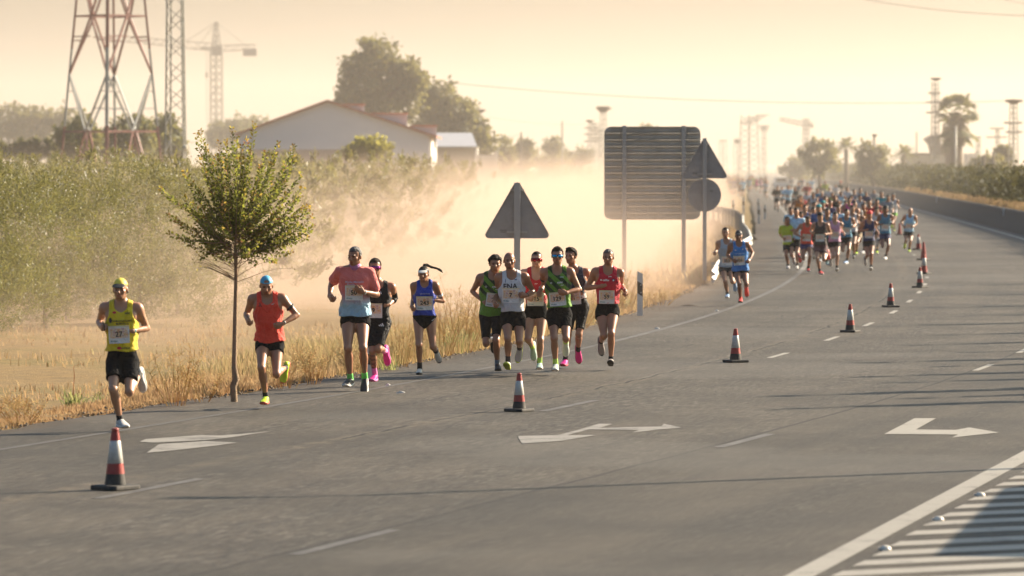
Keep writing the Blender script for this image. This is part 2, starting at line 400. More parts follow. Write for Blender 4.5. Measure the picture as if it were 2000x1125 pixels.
        F.cone(p, p2, .014*q, .011*q, .008); F.cone(p2, p3, .0105*q, .0095*q, .003); F.cone(p3, p4, .0095*q, .008*q, .003)
        hands[S] = (W, u, v, w)
        if full:
            Vn, Qn = F.mesh(hd); cn = Vn[Qn].mean(1); kn = (cn-W) @ fa > -.055; parts.append((Vn, Qn[kn]))
            if True:
                V0, Q0 = parts[0]; c0 = V0[Q0].mean(1); parts[0] = (V0, Q0[~(((c0-W) @ fa > -.045) & (np.linalg.norm(c0-W, axis=1) < .075))])
        else:
            Vn, Qn = F.mesh(.0085); parts.append((Vn, Qn))
    # trim the body where the shoe hides it
    V0, Q0 = parts[0]; c0 = V0[Q0].mean(1); parts[0] = (V0, Q0)
    off = 0; VV = []; QQ = []
    for v_, q_ in parts: VV.append(v_); QQ.append(q_+off); off += len(v_)
    V = np.concatenate(VV); Q = np.concatenate(QQ)
    used = np.zeros(len(V), bool); used[Q.ravel()] = True; remap = np.cumsum(used)-1; V = V[used]; Q = remap[Q]
    L = (V-hc) @ HR/hs; tint = np.ones((len(V), 4)); x, y, z = L[:, 0], L[:, 1], L[:, 2]; face = (y < -.045)&(np.abs(z) < .12)&(np.abs(x) < .08)
    def mark(m, col, a=1.0): tint[m, :3] = tint[m, :3]*(1-a)+np.array(col)*a
    be = sp.get('beard', .25); rr = (z < -.028-.25*np.maximum(0, np.abs(x)-.05))&(z > -.115)&(y < .0)&(np.abs(x) < .075)&~((np.abs(x) < .022)&(z > -.048))
    bc = np.array(sp.get('beardcol', (.35, .30, .28))); tint[rr, :3] = tint[rr, :3]*(1-be)+bc*be
    mark(face&((x/.026)**2+((z+.063)/.011)**2 < 1), (.80, .52, .50))
    for q in (-1, 1):
        mark(face&(((x-q*.031)/.017)**2+((z-.002)/.0085)**2 < 1), (.42, .32, .28)); mark(face&(((x-q*.031)/.008)**2+((z-.001)/.007)**2 < 1), (.10, .08, .07))
        mark(face&(((x-q*.032)/.022)**2+((z-.021)/.0065)**2 < 1), sp.get('brow', (.22, .16, .13)), .8)
    if 'buzz' in sp:
        hl = (z > .066+.25*np.maximum(0, -(y+.06)))&(y < .0)|(z > .03)&(y >= 0)|(z > -.03)&(y > .03); bz = sp['buzz']; tint[hl, :3] = np.array(bz[:3])
    if sp.get('hair') and not sp.get('balding'):
        ln = sp['hair'][2]-.008; hm = ((z > ln)&(y < -.02))|((z > ln-.06-.25*np.maximum(0, y+.02))&(y >= -.02)&(y < .02)&(np.abs(x) > .04))|((z > -.045)&(y >= .02)&(z < .2)); hm &= (np.abs(x) < .077)|(z > .0); mark(hm&(np.abs(z) < .2)&(np.abs(x) < .12)&(np.abs(y) < .14), sp.get('scalp', (.12, .10, .09)), .85)
    for S, kind in sp.get('tattoo', []):
        a, b = (J['s'+S], J['w'+S]) if kind == 'arm' else (J['k'+S], J['a'+S]); ba = b-a; t = (V-a) @ ba/(ba@ba); d = np.linalg.norm(V-a-t[:, None]*ba, axis=1)
        m = (t > .05)&(t < .95)&(d < .085); n_ = wob(V[:, 0], V[:, 1], V[:, 2], 130, 5); mm = m&(n_ > -.05); tint[mm, :3] *= .42
    out['body'] = (V, Q, {'tint': tint})
    # ---- upper garment
    seed = sp.get('seed', 1); kind = sp.get('top', 'singlet'); loose = sp.get('loose', .012)
    hem = sp.get('hem', -.02)*tl*1.0; Sg = Field()
    fl = np.interp(zs, [hem, .12*tl, .36*tl, .5*tl], [loose*1.5, loose*1.2, loose*.45, 0])
    torso(Sg, .010, fl=fl); shoulders(Sg, .009)
    tee = kind in ('tee', 'cape')
    if kind == 'tee':
        for S in 'AB':
            L1 = J['s'+S]+(J['e'+S]-J['s'+S])*.66; Sg.cone(J['s'+S]-TRm[:, 2]*.008*s, L1, .066*s, .072*s, .03)
    o = J['pel']; nz = sp.get('neckz', .555 if kind == 'tee' else .495)*tl; nwid = sp.get('neckw', .062 if kind == 'tee' else .076)*s; aw = sp.get('armw', .135)*s; az = sp.get('armz', .37)*tl
    def cutpost(f, X, Y, Z):
        x, y, z = X-o[0], Y-o[1], Z-o[2]; q = [x*TRm[0, i]+y*TRm[1, i]+z*TRm[2, i] for i in range(3)]
        w_ = (wob(X, Y, Z*.75, 26, seed)*.012+wob(X*.8+Z*.5, Y, Z*.6-X*.3, 62, seed+1)*.007)*np.clip((.52*tl-q[2])/.3, .2, 1)*sp.get('wrinkle', 1); f = f+w_
        f = np.maximum(f, hem+.008*np.sin(q[0]*22+seed)-q[2])
        frontz = np.where(q[1] < 0.0, nz, .545*tl if kind != 'tee' else .56*tl)
        hole = np.maximum(np.abs(q[0])-nwid*(1-.10*np.clip((.6*tl-q[2])/.1, 0, 1)), frontz+(np.abs(q[0])/nwid)**2*.05*s-q[2])
        f = np.maximum(f, -hole)
        if kind == 'singlet':
            ah = np.maximum(aw+.40*np.clip(q[2]-.5*tl, -.3, 0)**2*8-np.abs(q[0]), az-q[2]+.25*np.clip(aw+.03-np.abs(q[0]), 0, .1)); f = np.maximum(f, -ah)
        else: f = np.maximum(f, q[2]-.585*tl)
        return f
    lo = np.min([q_[1] for q_ in Sg.ops], 0); hi = np.max([q_[2] for q_ in Sg.ops], 0)
    V, Q = Sg.mesh(h*.85, lo, hi, cutpost); tl_ = (V-o) @ TRm; tl_[:, 2] /= tl
    out['singlet' if kind == 'singlet' else 't_shirt'] = (V, Q, {'tuv': tl_/s})
    shirt = (V, Q)
    # ---- lower garment
    St = Field(); bot = sp.get('bottom', 'shorts'); ln = sp.get('legcut', .42)
    top = sp.get('waist', max(.075, sp.get('hem', 0)+.045))*tl
    if bot == 'briefs':
        torso(St, .009)
        for S in 'AB': St.ell(J['h'+S]+TRm[:, 1]*.055*s, SC([.075, .075, .09])+.009, k=.04); St.limb(J['h'+S], J['k'+S], [0, .25, 1], SC([.086, .084, .05]), infl=.009, k=.03, t1=.3)
        def bp(f, X, Y, Z):
            x, y, z = X-o[0], Y-o[1], Z-o[2]; q = [x*TRm[0, i]+y*TRm[1, i]+z*TRm[2, i] for i in range(3)]
            f = np.maximum(f, q[2]-top); f = np.maximum(f, -.155*s+np.abs(q[0])*1.02-q[2]-.0); return f
        lo = np.min([q_[1] for q_ in St.ops], 0); hi = np.max([q_[2] for q_ in St.ops], 0); V, Q = St.mesh(h*.85, lo, hi, bp)
    else:
        tight = bot == 'tights'; gi = .008 if tight else .011; fl0 = sp.get('flare', .016)
        torso(St, gi)
        for S in 'AB':
            St.ell(J['h'+S]+TRm[:, 1]*.055*s, SC([.075, .075, .09])+gi, k=.04)
            rs = SC([.084, .078, .063, .055]); ex = np.array([0, .3, .6, 1.])*fl0 if not tight else np.zeros(4)
            th = J['k'+S]-J['h'+S]; sh = J['a'+S]-J['k'+S]; bkd = nrm(np.cross(J['hx'], nrm(sh)))
            if np.dot(bkd, foot[S][0]) > 0: bkd = -bkd
            St.limb(J['h'+S], J['k'+S], [0, .25, .6, .88], rs+ex*1.25, -bkd, SC([0, .010, .010, 0]), gi, k=.03, t1=.95)
        def sp_(f, X, Y, Z):
            x, y, z = X-o[0], Y-o[1], Z-o[2]; q = [x*TRm[0, i]+y*TRm[1, i]+z*TRm[2, i] for i in range(3)]
            if not tight: f = f+(wob(X, Y, Z*.5, 30, seed+7)*.008+wob(X, Y, Z*.5, 75, seed+8)*.004)*np.clip((.06-q[2])/.12, 0, 1)
            f = np.maximum(f, q[2]-top)
            tt = []
            for S in 'AB':
                th = J['k'+S]-J['h'+S]; L_ = np.linalg.norm(th); th = th/L_
                tt.append(((X-J['h'+S][0])*th[0]+(Y-J['h'+S][1])*th[1]+(Z-J['h'+S][2])*th[2])-L_*ln)
            sideA = (X-J['pel'][0])*J['hx'][0]+(Y-J['pel'][1])*J['hx'][1]
            f = np.maximum(f, np.where(sideA < 0, tt[0], tt[1])+(0 if tight else .006)*np.sin(X*60+seed)); return f
        lo = np.min([q_[1] for q_ in St.ops], 0); hi = np.max([q_[2] for q_ in St.ops], 0); V, Q = St.mesh(h*.85, lo, hi, sp_)
    out['shorts'] = (V, Q, {'tuv': (V-o) @ TRm/s})
    # ---- shoes, soles, socks
    for S in 'AB':
        d, u, sd = foot[S]; R = np.stack([sd, -u, d], 1)      # local: x side, y = down, z = toe
        ank = J['a'+S]; o_ = ank-u*.085*s-d*.072*s            # under the heel, on the ground line
        fs = s*(1.0 if fem else 1.08)
        t = np.array([0, .02, .07, .13, .19, .24, .27, .285])*fs; w = np.array([.018, .030, .036, .035, .043, .041, .030, .010])*fs*1.05
        top_ = np.array([.075, .100, .105, .088, .066, .052, .042, .028])*fs; spr = np.array([.012, .003, 0, 0, 0, .008, .018, .027])*fs
        F = Field()
        F.add((lambda o_, t, w, top_, spr, sd, u, d: lambda X, Y, Z: _shoe(X, Y, Z, o_, t, w, top_, spr, sd, u, d, 0))(o_, t, w, top_, spr, sd, u, d), o_-.32, o_+.32, 0)
        F.ops[-1] = (F.ops[-1][0], np.minimum(o_-.1, o_+d*.3*fs-.1), np.maximum(o_+.1, o_+d*.3*fs+.1)+np.abs(u)*.06, .001, 'u')
        hsz = .0075 if full else .012
        out['shoe.'+S] = F.mesh(hsz)+({},)
        F = Field()
        F.add((lambda o_, t, w, top_, spr, sd, u, d: lambda X, Y, Z: _shoe(X, Y, Z, o_, t, w, top_, spr, sd, u, d, 1))(o_, t, w, top_, spr, sd, u, d), o_-.32, o_+.32, 0)
        F.ops[-1] = (F.ops[-1][0], np.minimum(o_-.1, o_+d*.3*fs-.1), np.maximum(o_+.1, o_+d*.3*fs+.1)+np.abs(u)*.02, .001, 'u')
        out['sole.'+S] = F.mesh(hsz)+({},)
        if sp.get('sock'):
            F = Field(); shd = nrm(J['k'+S]-ank); sl = sp['sock'][0]; F.cone(ank-shd*.02, ank+shd*sl, .040*s, (.036+.02*max(0, sl-.09))*s*1.06, .01); out['sock.'+S] = F.mesh(.0075 if full else .012)+({},)
    # ---- hair
    hr = sp.get('hair'); 
    if hr:
        F = Field(); th_, curl, line = hr[:3]; skull(F, th_)
        if len(hr) > 3 and hr[3] == 'quiff': F.ell(H(0, -.05, .115), np.array([.055, .045, .024])*hs, HR, .02)
        def hp_(f, X, Y, Z):
            x, y, z = X-hc[0], Y-hc[1], Z-hc[2]; q = [(x*HR[0, i]+y*HR[1, i]+z*HR[2, i])/hs for i in range(3)]
            f = f+curl*wob(X, Y, Z, 95 if curl > .006 else 160, seed+3); line_ = line+.006*wob(X, Y, Z, 150, seed+4)
            ln_ = np.where(q[1] < -.02, line_, np.where(q[1] < .045, line_-.075*np.clip((q[1]+.02)/.03, 0, 1), -.035)) 
            ln_ = ln_-.02*np.clip(np.abs(q[0])-.05, 0, .03)/.03
            f = f+(th_+.004)*(1-np.clip((q[2]-ln_)/.03, 0, 1)); f = np.maximum(f, (ln_-q[2])*hs)
            if sp.get('balding'): f = np.maximum(f, (q[2]-.052)*hs)
            return f
        out['hair'] = F.mesh(.0065 if full else .01, hc-.16, hc+.16, hp_)+({},)
    out['_'] = dict(J=J, o=o, R=TRm, tl=tl, s=s, H=H, HR=HR, hc=hc, hs=hs, shirt=shirt, hands=hands, foot=foot)
    return out

def _shoe(X, Y, Z, o_, t, w, top_, spr, sd, u, d, sole):
    x, y, z = X-o_[0], Y-o_[1], Z-o_[2]
    a = x*sd[0]+y*sd[1]+z*sd[2]; b = x*u[0]+y*u[1]+z*u[2]; c = x*d[0]+y*d[1]+z*d[2]
    ww = np.interp(c, t, w); sp = np.interp(c, t, spr); fs = t[-1]/.285
    if sole: lo_ = sp; hi_ = .034*fs+sp*.55+np.interp(c, [0, .1*fs, .285*fs], [.006, 0, 0]); ww = ww*1.10
    else: lo_ = sp*.8+.018*fs; hi_ = np.interp(c, t, top_)
    cc = (lo_+hi_)/2; hh = np.maximum(.004, (hi_-lo_)/2); p = 3.2 if sole else 2.3
    r = (np.abs(a/ww)**p+np.abs((b-cc)/hh)**p)**(1/p); e = (r-1)*np.minimum(ww, hh)
    return np.maximum(e, np.maximum(-c, c-t[-1]))
# ------------------------------------------------------------------ the road: one bend, described by its left edge line
_SY = np.array([0, 30, 48, 56, 65, 80, 97, 120, 140, 180, 252, 3000.]); _SS = np.array([.31, .30, .285, .27, .235, .175, .13, .095, .07, .055, .05, .05])
_yy = np.arange(0, 3000, .5); _xx = np.concatenate([[0], np.cumsum(np.interp((_yy[1:]+_yy[:-1])/2, _SY, _SS)*.5)]); _xx += 4.7-np.interp(97, _yy, _xx)
_ll = np.concatenate([[0], np.cumsum(np.hypot(np.diff(_xx), .5))])
XL = lambda y: np.interp(y, _yy, _xx)
SLP = lambda y: np.interp(y, _SY, _SS)
def rp(o, y, z=0.0):
    """offset o metres right of the edge line, station y"""
    sl = float(SLP(y)); k = 1/math.hypot(1, sl); return Vector((float(XL(y))+o*k, y-o*sl*k, z))
def y_at(l): return float(np.interp(l, _ll, _yy))
def strip_mesh(name, offs, ys, zf, m, attrs=True, smooth=True):
    """sheet over stations ys; offs(y) -> list of offsets; zf(o, y) -> height"""
    V = []; A = []; n = None
    for y in ys:
        os_ = offs(y); n = len(os_); l = float(np.interp(y, _yy, _ll))
        for o in os_: p = rp(o, y); V.append((p.x, p.y, zf(o, y))); A.append((o, l, 0))
    Q = [(i*n+j, i*n+j+1, (i+1)*n+j+1, (i+1)*n+j) for i in range(len(ys)-1) for j in range(n-1)]
    return np_mesh(name, V, Q, m, smooth, {'road': A})
def asphalt_mat():
    m = bpy.data.materials.new('asphalt'); nt, bs, N, L = tree_nodes(m); a = attr(nt, 'road'); sx = nd(nt, 'ShaderNodeSeparateXYZ'); L.new(a, sx.inputs[0]); O, S, _ = sx.outputs
    wv = coord(nt)
    wob_ = math_(nt, 'MULTIPLY', math_(nt, 'SUBTRACT', noise(nt, .6, a, 4), .5), .30)
    newp = ramp(nt, math_(nt, 'DIVIDE', math_(nt, 'ADD', O, math_(nt, 'MULTIPLY', wob_, .25)), 20.0), [(.3515, 0), (.3535, 1)])        # newer mat right of the joint
    g1 = noise(nt, 26, wv, 5, .85); g2 = noise(nt, 90, wv, 2, .8); g0 = noise(nt, 5, wv, 5, .75); big = noise(nt, .35, wv, 5, .6)
    st = nd(nt, 'ShaderNodeMapping'); st.inputs['Scale'].default_value = (1.6, .06, 1); L.new(a, st.inputs[0]); streak = noise(nt, 1.0, st.outputs[0], 4, .6)
    old = mixc(nt, ramp(nt, g1, [(.40, 0), (.60, 1)]), (0.0226, 0.0190, 0.0138), (0.0905, 0.0743, 0.0542)); new = mixc(nt, ramp(nt, g1, [(.34, 0), (.66, 1)]), (0.0293, 0.0243, 0.0175), (0.0542, 0.0446, 0.0325))
    base = mixc(nt, newp, old, new)
    gm = nd(nt, 'ShaderNodeMapping'); gm.inputs['Scale'].default_value = (34, 2.6, 1); L.new(a, gm.inputs[0]); gr_ = noise(nt, 1.0, gm.outputs[0], 2, .7)
    gm2 = nd(nt, 'ShaderNodeMapping'); gm2.inputs['Scale'].default_value = (11, .9, 1); L.new(a, gm2.inputs[0]); gr2 = noise(nt, 1.0, gm2.outputs[0], 3, .7); gk = math_(nt, 'MULTIPLY_ADD', newp, -.55, 1.0)
    base = mixc(nt, math_(nt, 'MULTIPLY', gk, ramp(nt, gr_, [(.36, .95), (.48, 0)])), base, (.014, .013, .011)); base = mixc(nt, math_(nt, 'MULTIPLY', gk, ramp(nt, gr_, [(.54, 0), (.66, .95)])), base, (.155, .138, .115))
    base = mixc(nt, math_(nt, 'MULTIPLY', gk, ramp(nt, gr2, [(.34, .7), (.47, 0)])), base, (.022, .020, .017)); base = mixc(nt, math_(nt, 'MULTIPLY', gk, ramp(nt, gr2, [(.56, 0), (.68, .6)])), base, (.12, .108, .09))
    base = mixc(nt, ramp(nt, g2, [(.60, 0), (.74, .6)]), base, (0.1469, 0.1213, 0.0878)); base = mixc(nt, ramp(nt, g0, [(.38, .5), (.55, 0)]), base, mixc(nt, .6, base, (0.0170, 0.0131, 0.0088)))
    base = mixc(nt, ramp(nt, streak, [(.35, .0), (.62, .8)]), base, mixc(nt, .55, base, (0.1017, 0.0825, 0.0592)))
    base = mixc(nt, ramp(nt, big, [(.34, .6), (.56, 0)]), base, (0.0237, 0.0190, 0.0134))
    sh = ramp(nt, math_(nt, 'MULTIPLY_ADD', O, .5, 1.0), [(.0, .85), (.40, .75), (.52, 0)])               # dusty shoulder left of the line
    base = mixc(nt, math_(nt, 'MULTIPLY', sh, math_(nt, 'ADD', .45, math_(nt, 'MULTIPLY', g1, .6))), base, (0.0593, 0.0389, 0.0210))
    def crack(off, wid, amp, sc, seed):
        mp = nd(nt, 'ShaderNodeMapping'); mp.inputs['Location'].default_value = (seed, seed*2.3, 0); mp.inputs['Scale'].default_value = (.15, 1, 1); L.new(a, mp.inputs[0])
        w = math_(nt, 'MULTIPLY', math_(nt, 'SUBTRACT', noise(nt, sc, mp.outputs[0], 5, .65), .5), amp)
        d = math_(nt, 'ABSOLUTE', math_(nt, 'SUBTRACT', math_(nt, 'ADD', O, w), off)); on = ramp(nt, noise(nt, .22, mp.outputs[0], 2), [(.50, 0), (.56, 1)])
        return math_(nt, 'MULTIPLY', ramp(nt, math_(nt, 'DIVIDE', d, wid), [(.5, 1), (1.0, 0)]), on), d
    k1, d1 = crack(2.85, .035, .35, .9, 1.7); k2, _ = crack(3.05, .030, .30, 1.3, 7.1); k3, _ = crack(1.5, .02, .5, .7, 4.2)
    base = mixc(nt, ramp(nt, math_(nt, 'DIVIDE', d1, .20), [(.2, .55), (1.0, 0)]), base, mixc(nt, ramp(nt, noise(nt, 3, wv, 5, .7), [(.45, 0), (.55, 1)]), base, (0.1299, 0.1020, 0.0687)))
    for k in (k1, k3): base = mixc(nt, k, base, (0.0090, 0.0073, 0.0050))
    jd = math_(nt, 'ABSOLUTE', math_(nt, 'SUBTRACT', math_(nt, 'ADD', O, math_(nt, 'MULTIPLY', wob_, .25)), 7.05)); base = mixc(nt, ramp(nt, math_(nt, 'DIVIDE', jd, .04), [(.3, .8), (1, 0)]), base, (0.0102, 0.0077, 0.0054))
    pt = noise(nt, .11, a, 3, .5); base = mixc(nt, ramp(nt, pt, [(.40, .55), (.47, 0)]), base, mixc(nt, .6, base, (.022, .020, .017))); base = mixc(nt, ramp(nt, pt, [(.56, 0), (.62, .35)]), base, (.105, .095, .08))
    st2 = noise(nt, 1.4, wv, 6, .7); base = mixc(nt, ramp(nt, st2, [(.62, 0), (.72, .6)]), base, (.02, .018, .016))
    L.new(base, bs.inputs['Base Color']); L.new(math_(nt, 'MULTIPLY_ADD', g1, .25, .58), bs.inputs['Roughness']); bs.inputs['Specular IOR Level'].default_value = .35
    hb = math_(nt, 'ADD', math_(nt, 'MULTIPLY', g1, .6), math_(nt, 'MULTIPLY', g2, .4)); hb = math_(nt, 'SUBTRACT', hb, math_(nt, 'MULTIPLY', k1, .8)); bump(nt, bs, hb, .9, .02)
    return m
ASPH = asphalt_mat()
def paint_mat(name, wear, col=(0.3600, 0.3384, 0.2952)):
    m = bpy.data.materials.new(name); nt, bs, N, L = tree_nodes(m); v = coord(nt)
    n = math_(nt, 'ADD', math_(nt, 'MULTIPLY', noise(nt, 38, v, 4, .75), .5), math_(nt, 'MULTIPLY', noise(nt, 2.2, v, 5, .65), .5))
    k = ramp(nt, n, [(wear-.05, 0), (wear+.05, 1)]); a = mixc(nt, noise(nt, 38, v, 3, .75), (0.0396, 0.0360, 0.0310), (0.1008, 0.0900, 0.0792))
    L.new(mixc(nt, k, a, mixc(nt, noise(nt, 9, v, 5), tuple(x*.75 for x in col), col)), bs.inputs['Base Color']); bs.inputs['Roughness'].default_value = .65; bump(nt, bs, noise(nt, 60, v, 3), .3, .006); return m
PAINT_OLD = paint_mat('paint_worn', .55, (0.1800, 0.1692, 0.1512)); PAINT = paint_mat('paint_fresh', .41, (0.3024, 0.2808, 0.2376)); PAINT_MID = paint_mat('paint_mid', .45, (0.2592, 0.2412, 0.2088))
YS = list(np.arange(24, 60, 1.0))+list(np.arange(60, 140, 2.0))+list(np.arange(140, 300, 5.0))+list(np.arange(300, 1500, 25.0))
RW = lambda y: float(np.interp(y, [0, 85, 150, 3000], [19.0, 15.0, 9.4, 9.4]))
rs_ = np.random.RandomState(4); edge_n = {y: -1.30-.22*float(np.interp(y, [0, 80, 110, 3000], [0, 1, 3.0, 3.0]))+.06*rs_.randn() for y in YS}
road = obj('road', strip_mesh('road', lambda y: [edge_n[y], -.9, -.3, .5, 1.5, 2.5, 3.5, 5, 7.05, 8.5, RW(y)], YS, lambda o, y: 0.0 if o > -1 else -.012, ASPH)); tag(road, kind='structure')
def line(name, o0, o1, y0, y1, m, z=.004, step=2.0):
    ys = list(np.arange(y0, y1, step))+[y1]; of0 = o0 if callable(o0) else (lambda y: o0); of1 = o1 if callable(o1) else (lambda y: o1)
    o = obj(name, strip_mesh(name, lambda y: [of0(y), of1(y)], ys, lambda o_, y: z, m)); return o
MARK = empty('road_markings'); MARK['kind'] = 'structure'
def mk(o): o.parent = MARK; return o
mk(line('edge_line', -.05, .05, 25, 76, paint_mat('paint_ghost', .58, (.16, .15, .13)))); mk(line('edge_line', -.06, .07, 76.2, 130, PAINT_OLD)); mk(line('edge_line', -.06, .08, 130.2, 900, PAINT_MID, step=5))
redge = lambda y: float(np.interp(y, [0, 60, 85, 150, 3000], [11.0, 11.0, 11.0, 8.75, 8.75]))
mk(line('edge_line', lambda y: redge(y)-.10, lambda y: redge(y)+.10, 120, 900, PAINT_MID, step=5))
def dash(o, yc, L_, m, w=.10): mk(line('lane_dash', o-w/2, o+w/2, yc-L_/2, yc+L_/2, m, .0045, L_/3))
for yc in (71.8, 78.6, 85.6, 92.7, 100, 107, 114): dash(3.5, yc+1.0, 1.9, PAINT)
for yc in (122, 129.5, 137, 144.5, 152, 160, 168): dash(3.5, yc, 2.0, PAINT_MID)
for yc in (43.5, 58): dash(3.55, yc, 2.6, PAINT_OLD, .12)
for yc in (69.3, 75.4): dash(7.10, yc, 2.0, PAINT)
for yc in (38.5, 51.8): dash(7.18, yc, 2.4, PAINT_OLD, .12)
def flat(name, pts, m, z=.0055):
    """a painted shape through ground pixels of the photograph"""
    P = [G(*p) for p in pts]; me = bpy.data.meshes.new(name); me.from_pydata([(p.x, p.y, z) for p in P], [], [tuple(range(len(P)))]); bm = bmesh.new(); bm.from_mesh(me); bmesh.ops.triangulate(bm, faces=bm.faces); bmesh.ops.recalc_face_normals(bm, faces=bm.faces); bm.to_mesh(me); bm.free(); me.materials.append(m); mk(obj(name, me))
flat('lane_arrow', [(1728, 849), (1787, 818), (1829, 818), (1790, 840), (1868, 841), (1894, 836), (1952, 846), (1860, 856), (1872, 850)], PAINT)
flat('lane_arrow', [(1013, 857), (1012, 853), (1090, 851), (1125, 842), (1170, 829), (1196, 829), (1172, 837), (1292, 834), (1297, 829), (1331, 836), (1235, 846), (1248, 841), (1150, 840), (1108, 851), (1165, 851), (1100, 862), (1020, 868)], PAINT_MID)
flat('lane_arrow', [(272, 864), (283, 859), (392, 851), (425, 852), (470, 849), (531, 843), (480, 851), (440, 857), (398, 861), (300, 866)], PAINT_MID)
flat('lane_arrow', [(285, 886), (310, 869), (400, 863), (462, 866), (420, 872), (330, 882)], PAINT_MID, .0062)
def quad(name, P, m, z): me = bpy.data.meshes.new(name); me.from_pydata([(p.x, p.y, z) for p in P], [], [(0, 1, 2, 3)]); me.materials.append(m); mk(obj(name, me))
a0, a1, b0_, b1_ = G(2000, 882), G(1538, 1125), G(2000, 905), G(1597, 1125); quad('edge_line', [a1.lerp(a0, 2.2), a1.lerp(a0, -.5), b1_.lerp(b0_, -.5), b1_.lerp(b0_, 2.2)], PAINT, .0044)
dv = Vector((.88, .46, 0))
for px, py in [(2000, 921), (1975, 934), (1950, 947), (1925, 960), (1896, 975), (1870, 991), (1842, 1007), (1810, 1024), (1776, 1043), (1745, 1064), (1712, 1083), (1674, 1102), (1630, 1123), (1580, 1146)]:     # hatching beyond the solid line
    g = G(px, py); h_ = Vector((0, .24, 0)); quad('hatch_stripe', [g-h_-Vector((.05, 0, 0)), g-h_+dv*8, g+h_+dv*8, g+h_+Vector((.08, 0, 0))], PAINT, .004)
# ------------------------------------------------------------------ terrain: one sheet to the horizon
def smooth(t): t = np.clip(t, 0, 1); return t*t*(3-2*t)
def vnoise(x, y, f, seed):
    r = np.random.RandomState(seed); o = 0
    for i in range(6):
        a = r.rand()*6.28; k = f*(.6+.3*i); o = o+np.sin(x*math.cos(a)*k+y*math.sin(a)*k+r.rand()*6.28)/(1+.4*i)
    return o*.35
def terr(x, y):
    """ground height"""
    x = np.asarray(x, float); y = np.asarray(y, float); o = (x-XL(y))/np.hypot(1, SLP(y))
    left = -.03-.10*smooth((-1.5-o)/.8)-.30*smooth((-2.5-o)/5)-.15*smooth((-8-o)/25)+(.035*vnoise(x, y, 1.6, 2)+.10*vnoise(x, y, .35, 3)*smooth((-4-o)/6))*smooth((-1.6-o)/1.5)
    b0 = np.interp(y, [0, 85, 150, 3000], [19.5, 15.5, 10.0, 10.0]); bh = np.interp(y, [0, 120, 150, 400, 900], [.1, .3, .95, .95, .4])
    right = -.04+bh*smooth((o-b0)/.9)+.06*vnoise(x, y, .8, 5)*smooth((o-b0)/2)
    mid = -.04+0*o
    return np.where(o < -1.2, left, np.where(o > b0-.1, right, mid))
gx = np.concatenate([[-9000, -3000, -1200, -600, -300, -160, -100, -70], np.arange(-50, -12, 1.6), np.arange(-12, -1.5, .35), [-1.5, -1.2, 0, 4, 8, 9.2], np.arange(9.6, 22, .5), [25, 30, 40, 60, 100, 200, 400, 900, 3000, 9000]])
gy = np.concatenate([[-200, -20, 10, 20], np.arange(30, 150, 1.2), np.arange(150, 320, 4), np.arange(330, 900, 30), [950, 1200, 1800, 3000, 6000, 12000, 26000]])
Yg, Og = np.meshgrid(gy, gx, indexing='ij'); ycl = np.clip(Yg, 0, 2990); Xg = XL(ycl)*np.interp(Yg, [-200, 900, 3000], [1, 1, 1])+Og*np.hypot(1, SLP(ycl))
Zg = terr(Xg, ycl); nX = len(gx); Q = np.array([(i*nX+j, i*nX+j+1, (i+1)*nX+j+1, (i+1)*nX+j) for i in range(len(gy)-1) for j in range(nX-1)])
def ground_mat():
    m = bpy.data.materials.new('dry_ground'); nt, bs, N, L = tree_nodes(m); v = coord(nt)
    a = noise(nt, .25, v, 6, .6); b = noise(nt, 2.5, v, 6, .7); c = noise(nt, 30, v, 5, .75)
    base = ramp(nt, a, [(.3, (.22, .155, .085)), (.5, (.28, .205, .11)), (.62, (.21, .175, .08)), (.75, (.25, .18, .10))])
    base = mixc(nt, ramp(nt, b, [(.4, .0), (.65, .6)]), base, (.40, .27, .12)); base = mixc(nt, ramp(nt, c, [(.35, .55), (.6, 0)]), base, (.10, .07, .04))
    L.new(base, bs.inputs['Base Color']); bs.inputs['Roughness'].default_value = .95; bs.inputs['Specular IOR Level'].default_value = .1; bump(nt, bs, math_(nt, 'ADD', b, c), .7, .08); return m
ground = obj('ground', np_mesh('ground', np.stack([Xg, Yg, Zg], -1).reshape(-1, 3), Q, ground_mat())); tag(ground, kind='structure')
# ------------------------------------------------------------------ foliage helpers
def leaf_mat(name, c1, c2, trans=.45, rough=.6, tcol=(.9, .8, .25)):
    if name in MATS: return MATS[name]
    m = bpy.data.materials.new(name); nt, bs, N, L = tree_nodes(m); t = attr(nt, 'lv', 'Fac')
    c = ramp(nt, t, [(0, c1), (1, c2)]); L.new(c, bs.inputs['Base Color']); bs.inputs['Roughness'].default_value = rough; bs.inputs['Specular IOR Level'].default_value = .3
    tr = nd(nt, 'ShaderNodeBsdfTranslucent'); L.new(mixc(nt, .35, c, tcol), tr.inputs[0]); mx = nd(nt, 'ShaderNodeMixShader'); mx.inputs[0].default_value = trans
    L.new(bs.outputs[0], mx.inputs[1]); L.new(tr.outputs[0], mx.inputs[2]); L.new(mx.outputs[0], N['Material Output'].inputs[0]); MATS[name] = m; return m
def quads_cloud(P, L_, W_, r, up=.0, dirs=None):
    """one diamond leaf at each point P (n,3); length, width arrays"""
    n = len(P); a = r.normal(size=(n, 3)) if dirs is None else dirs+r.normal(size=(n, 3))*.35; a[:, 2] += up; a /= np.linalg.norm(a, axis=1)[:, None]
    b = np.cross(a, r.normal(size=(n, 3))); b /= np.linalg.norm(b, axis=1)[:, None]+1e-9
    l = np.broadcast_to(L_, (n,))[:, None]; w = np.broadcast_to(W_, (n,))[:, None]
    V = np.stack([P, P+a*l*.5+b*w*.5, P+a*l, P+a*l*.5-b*w*.5], 1).reshape(-1, 3); Q = np.arange(4*n).reshape(n, 4); return V, Q
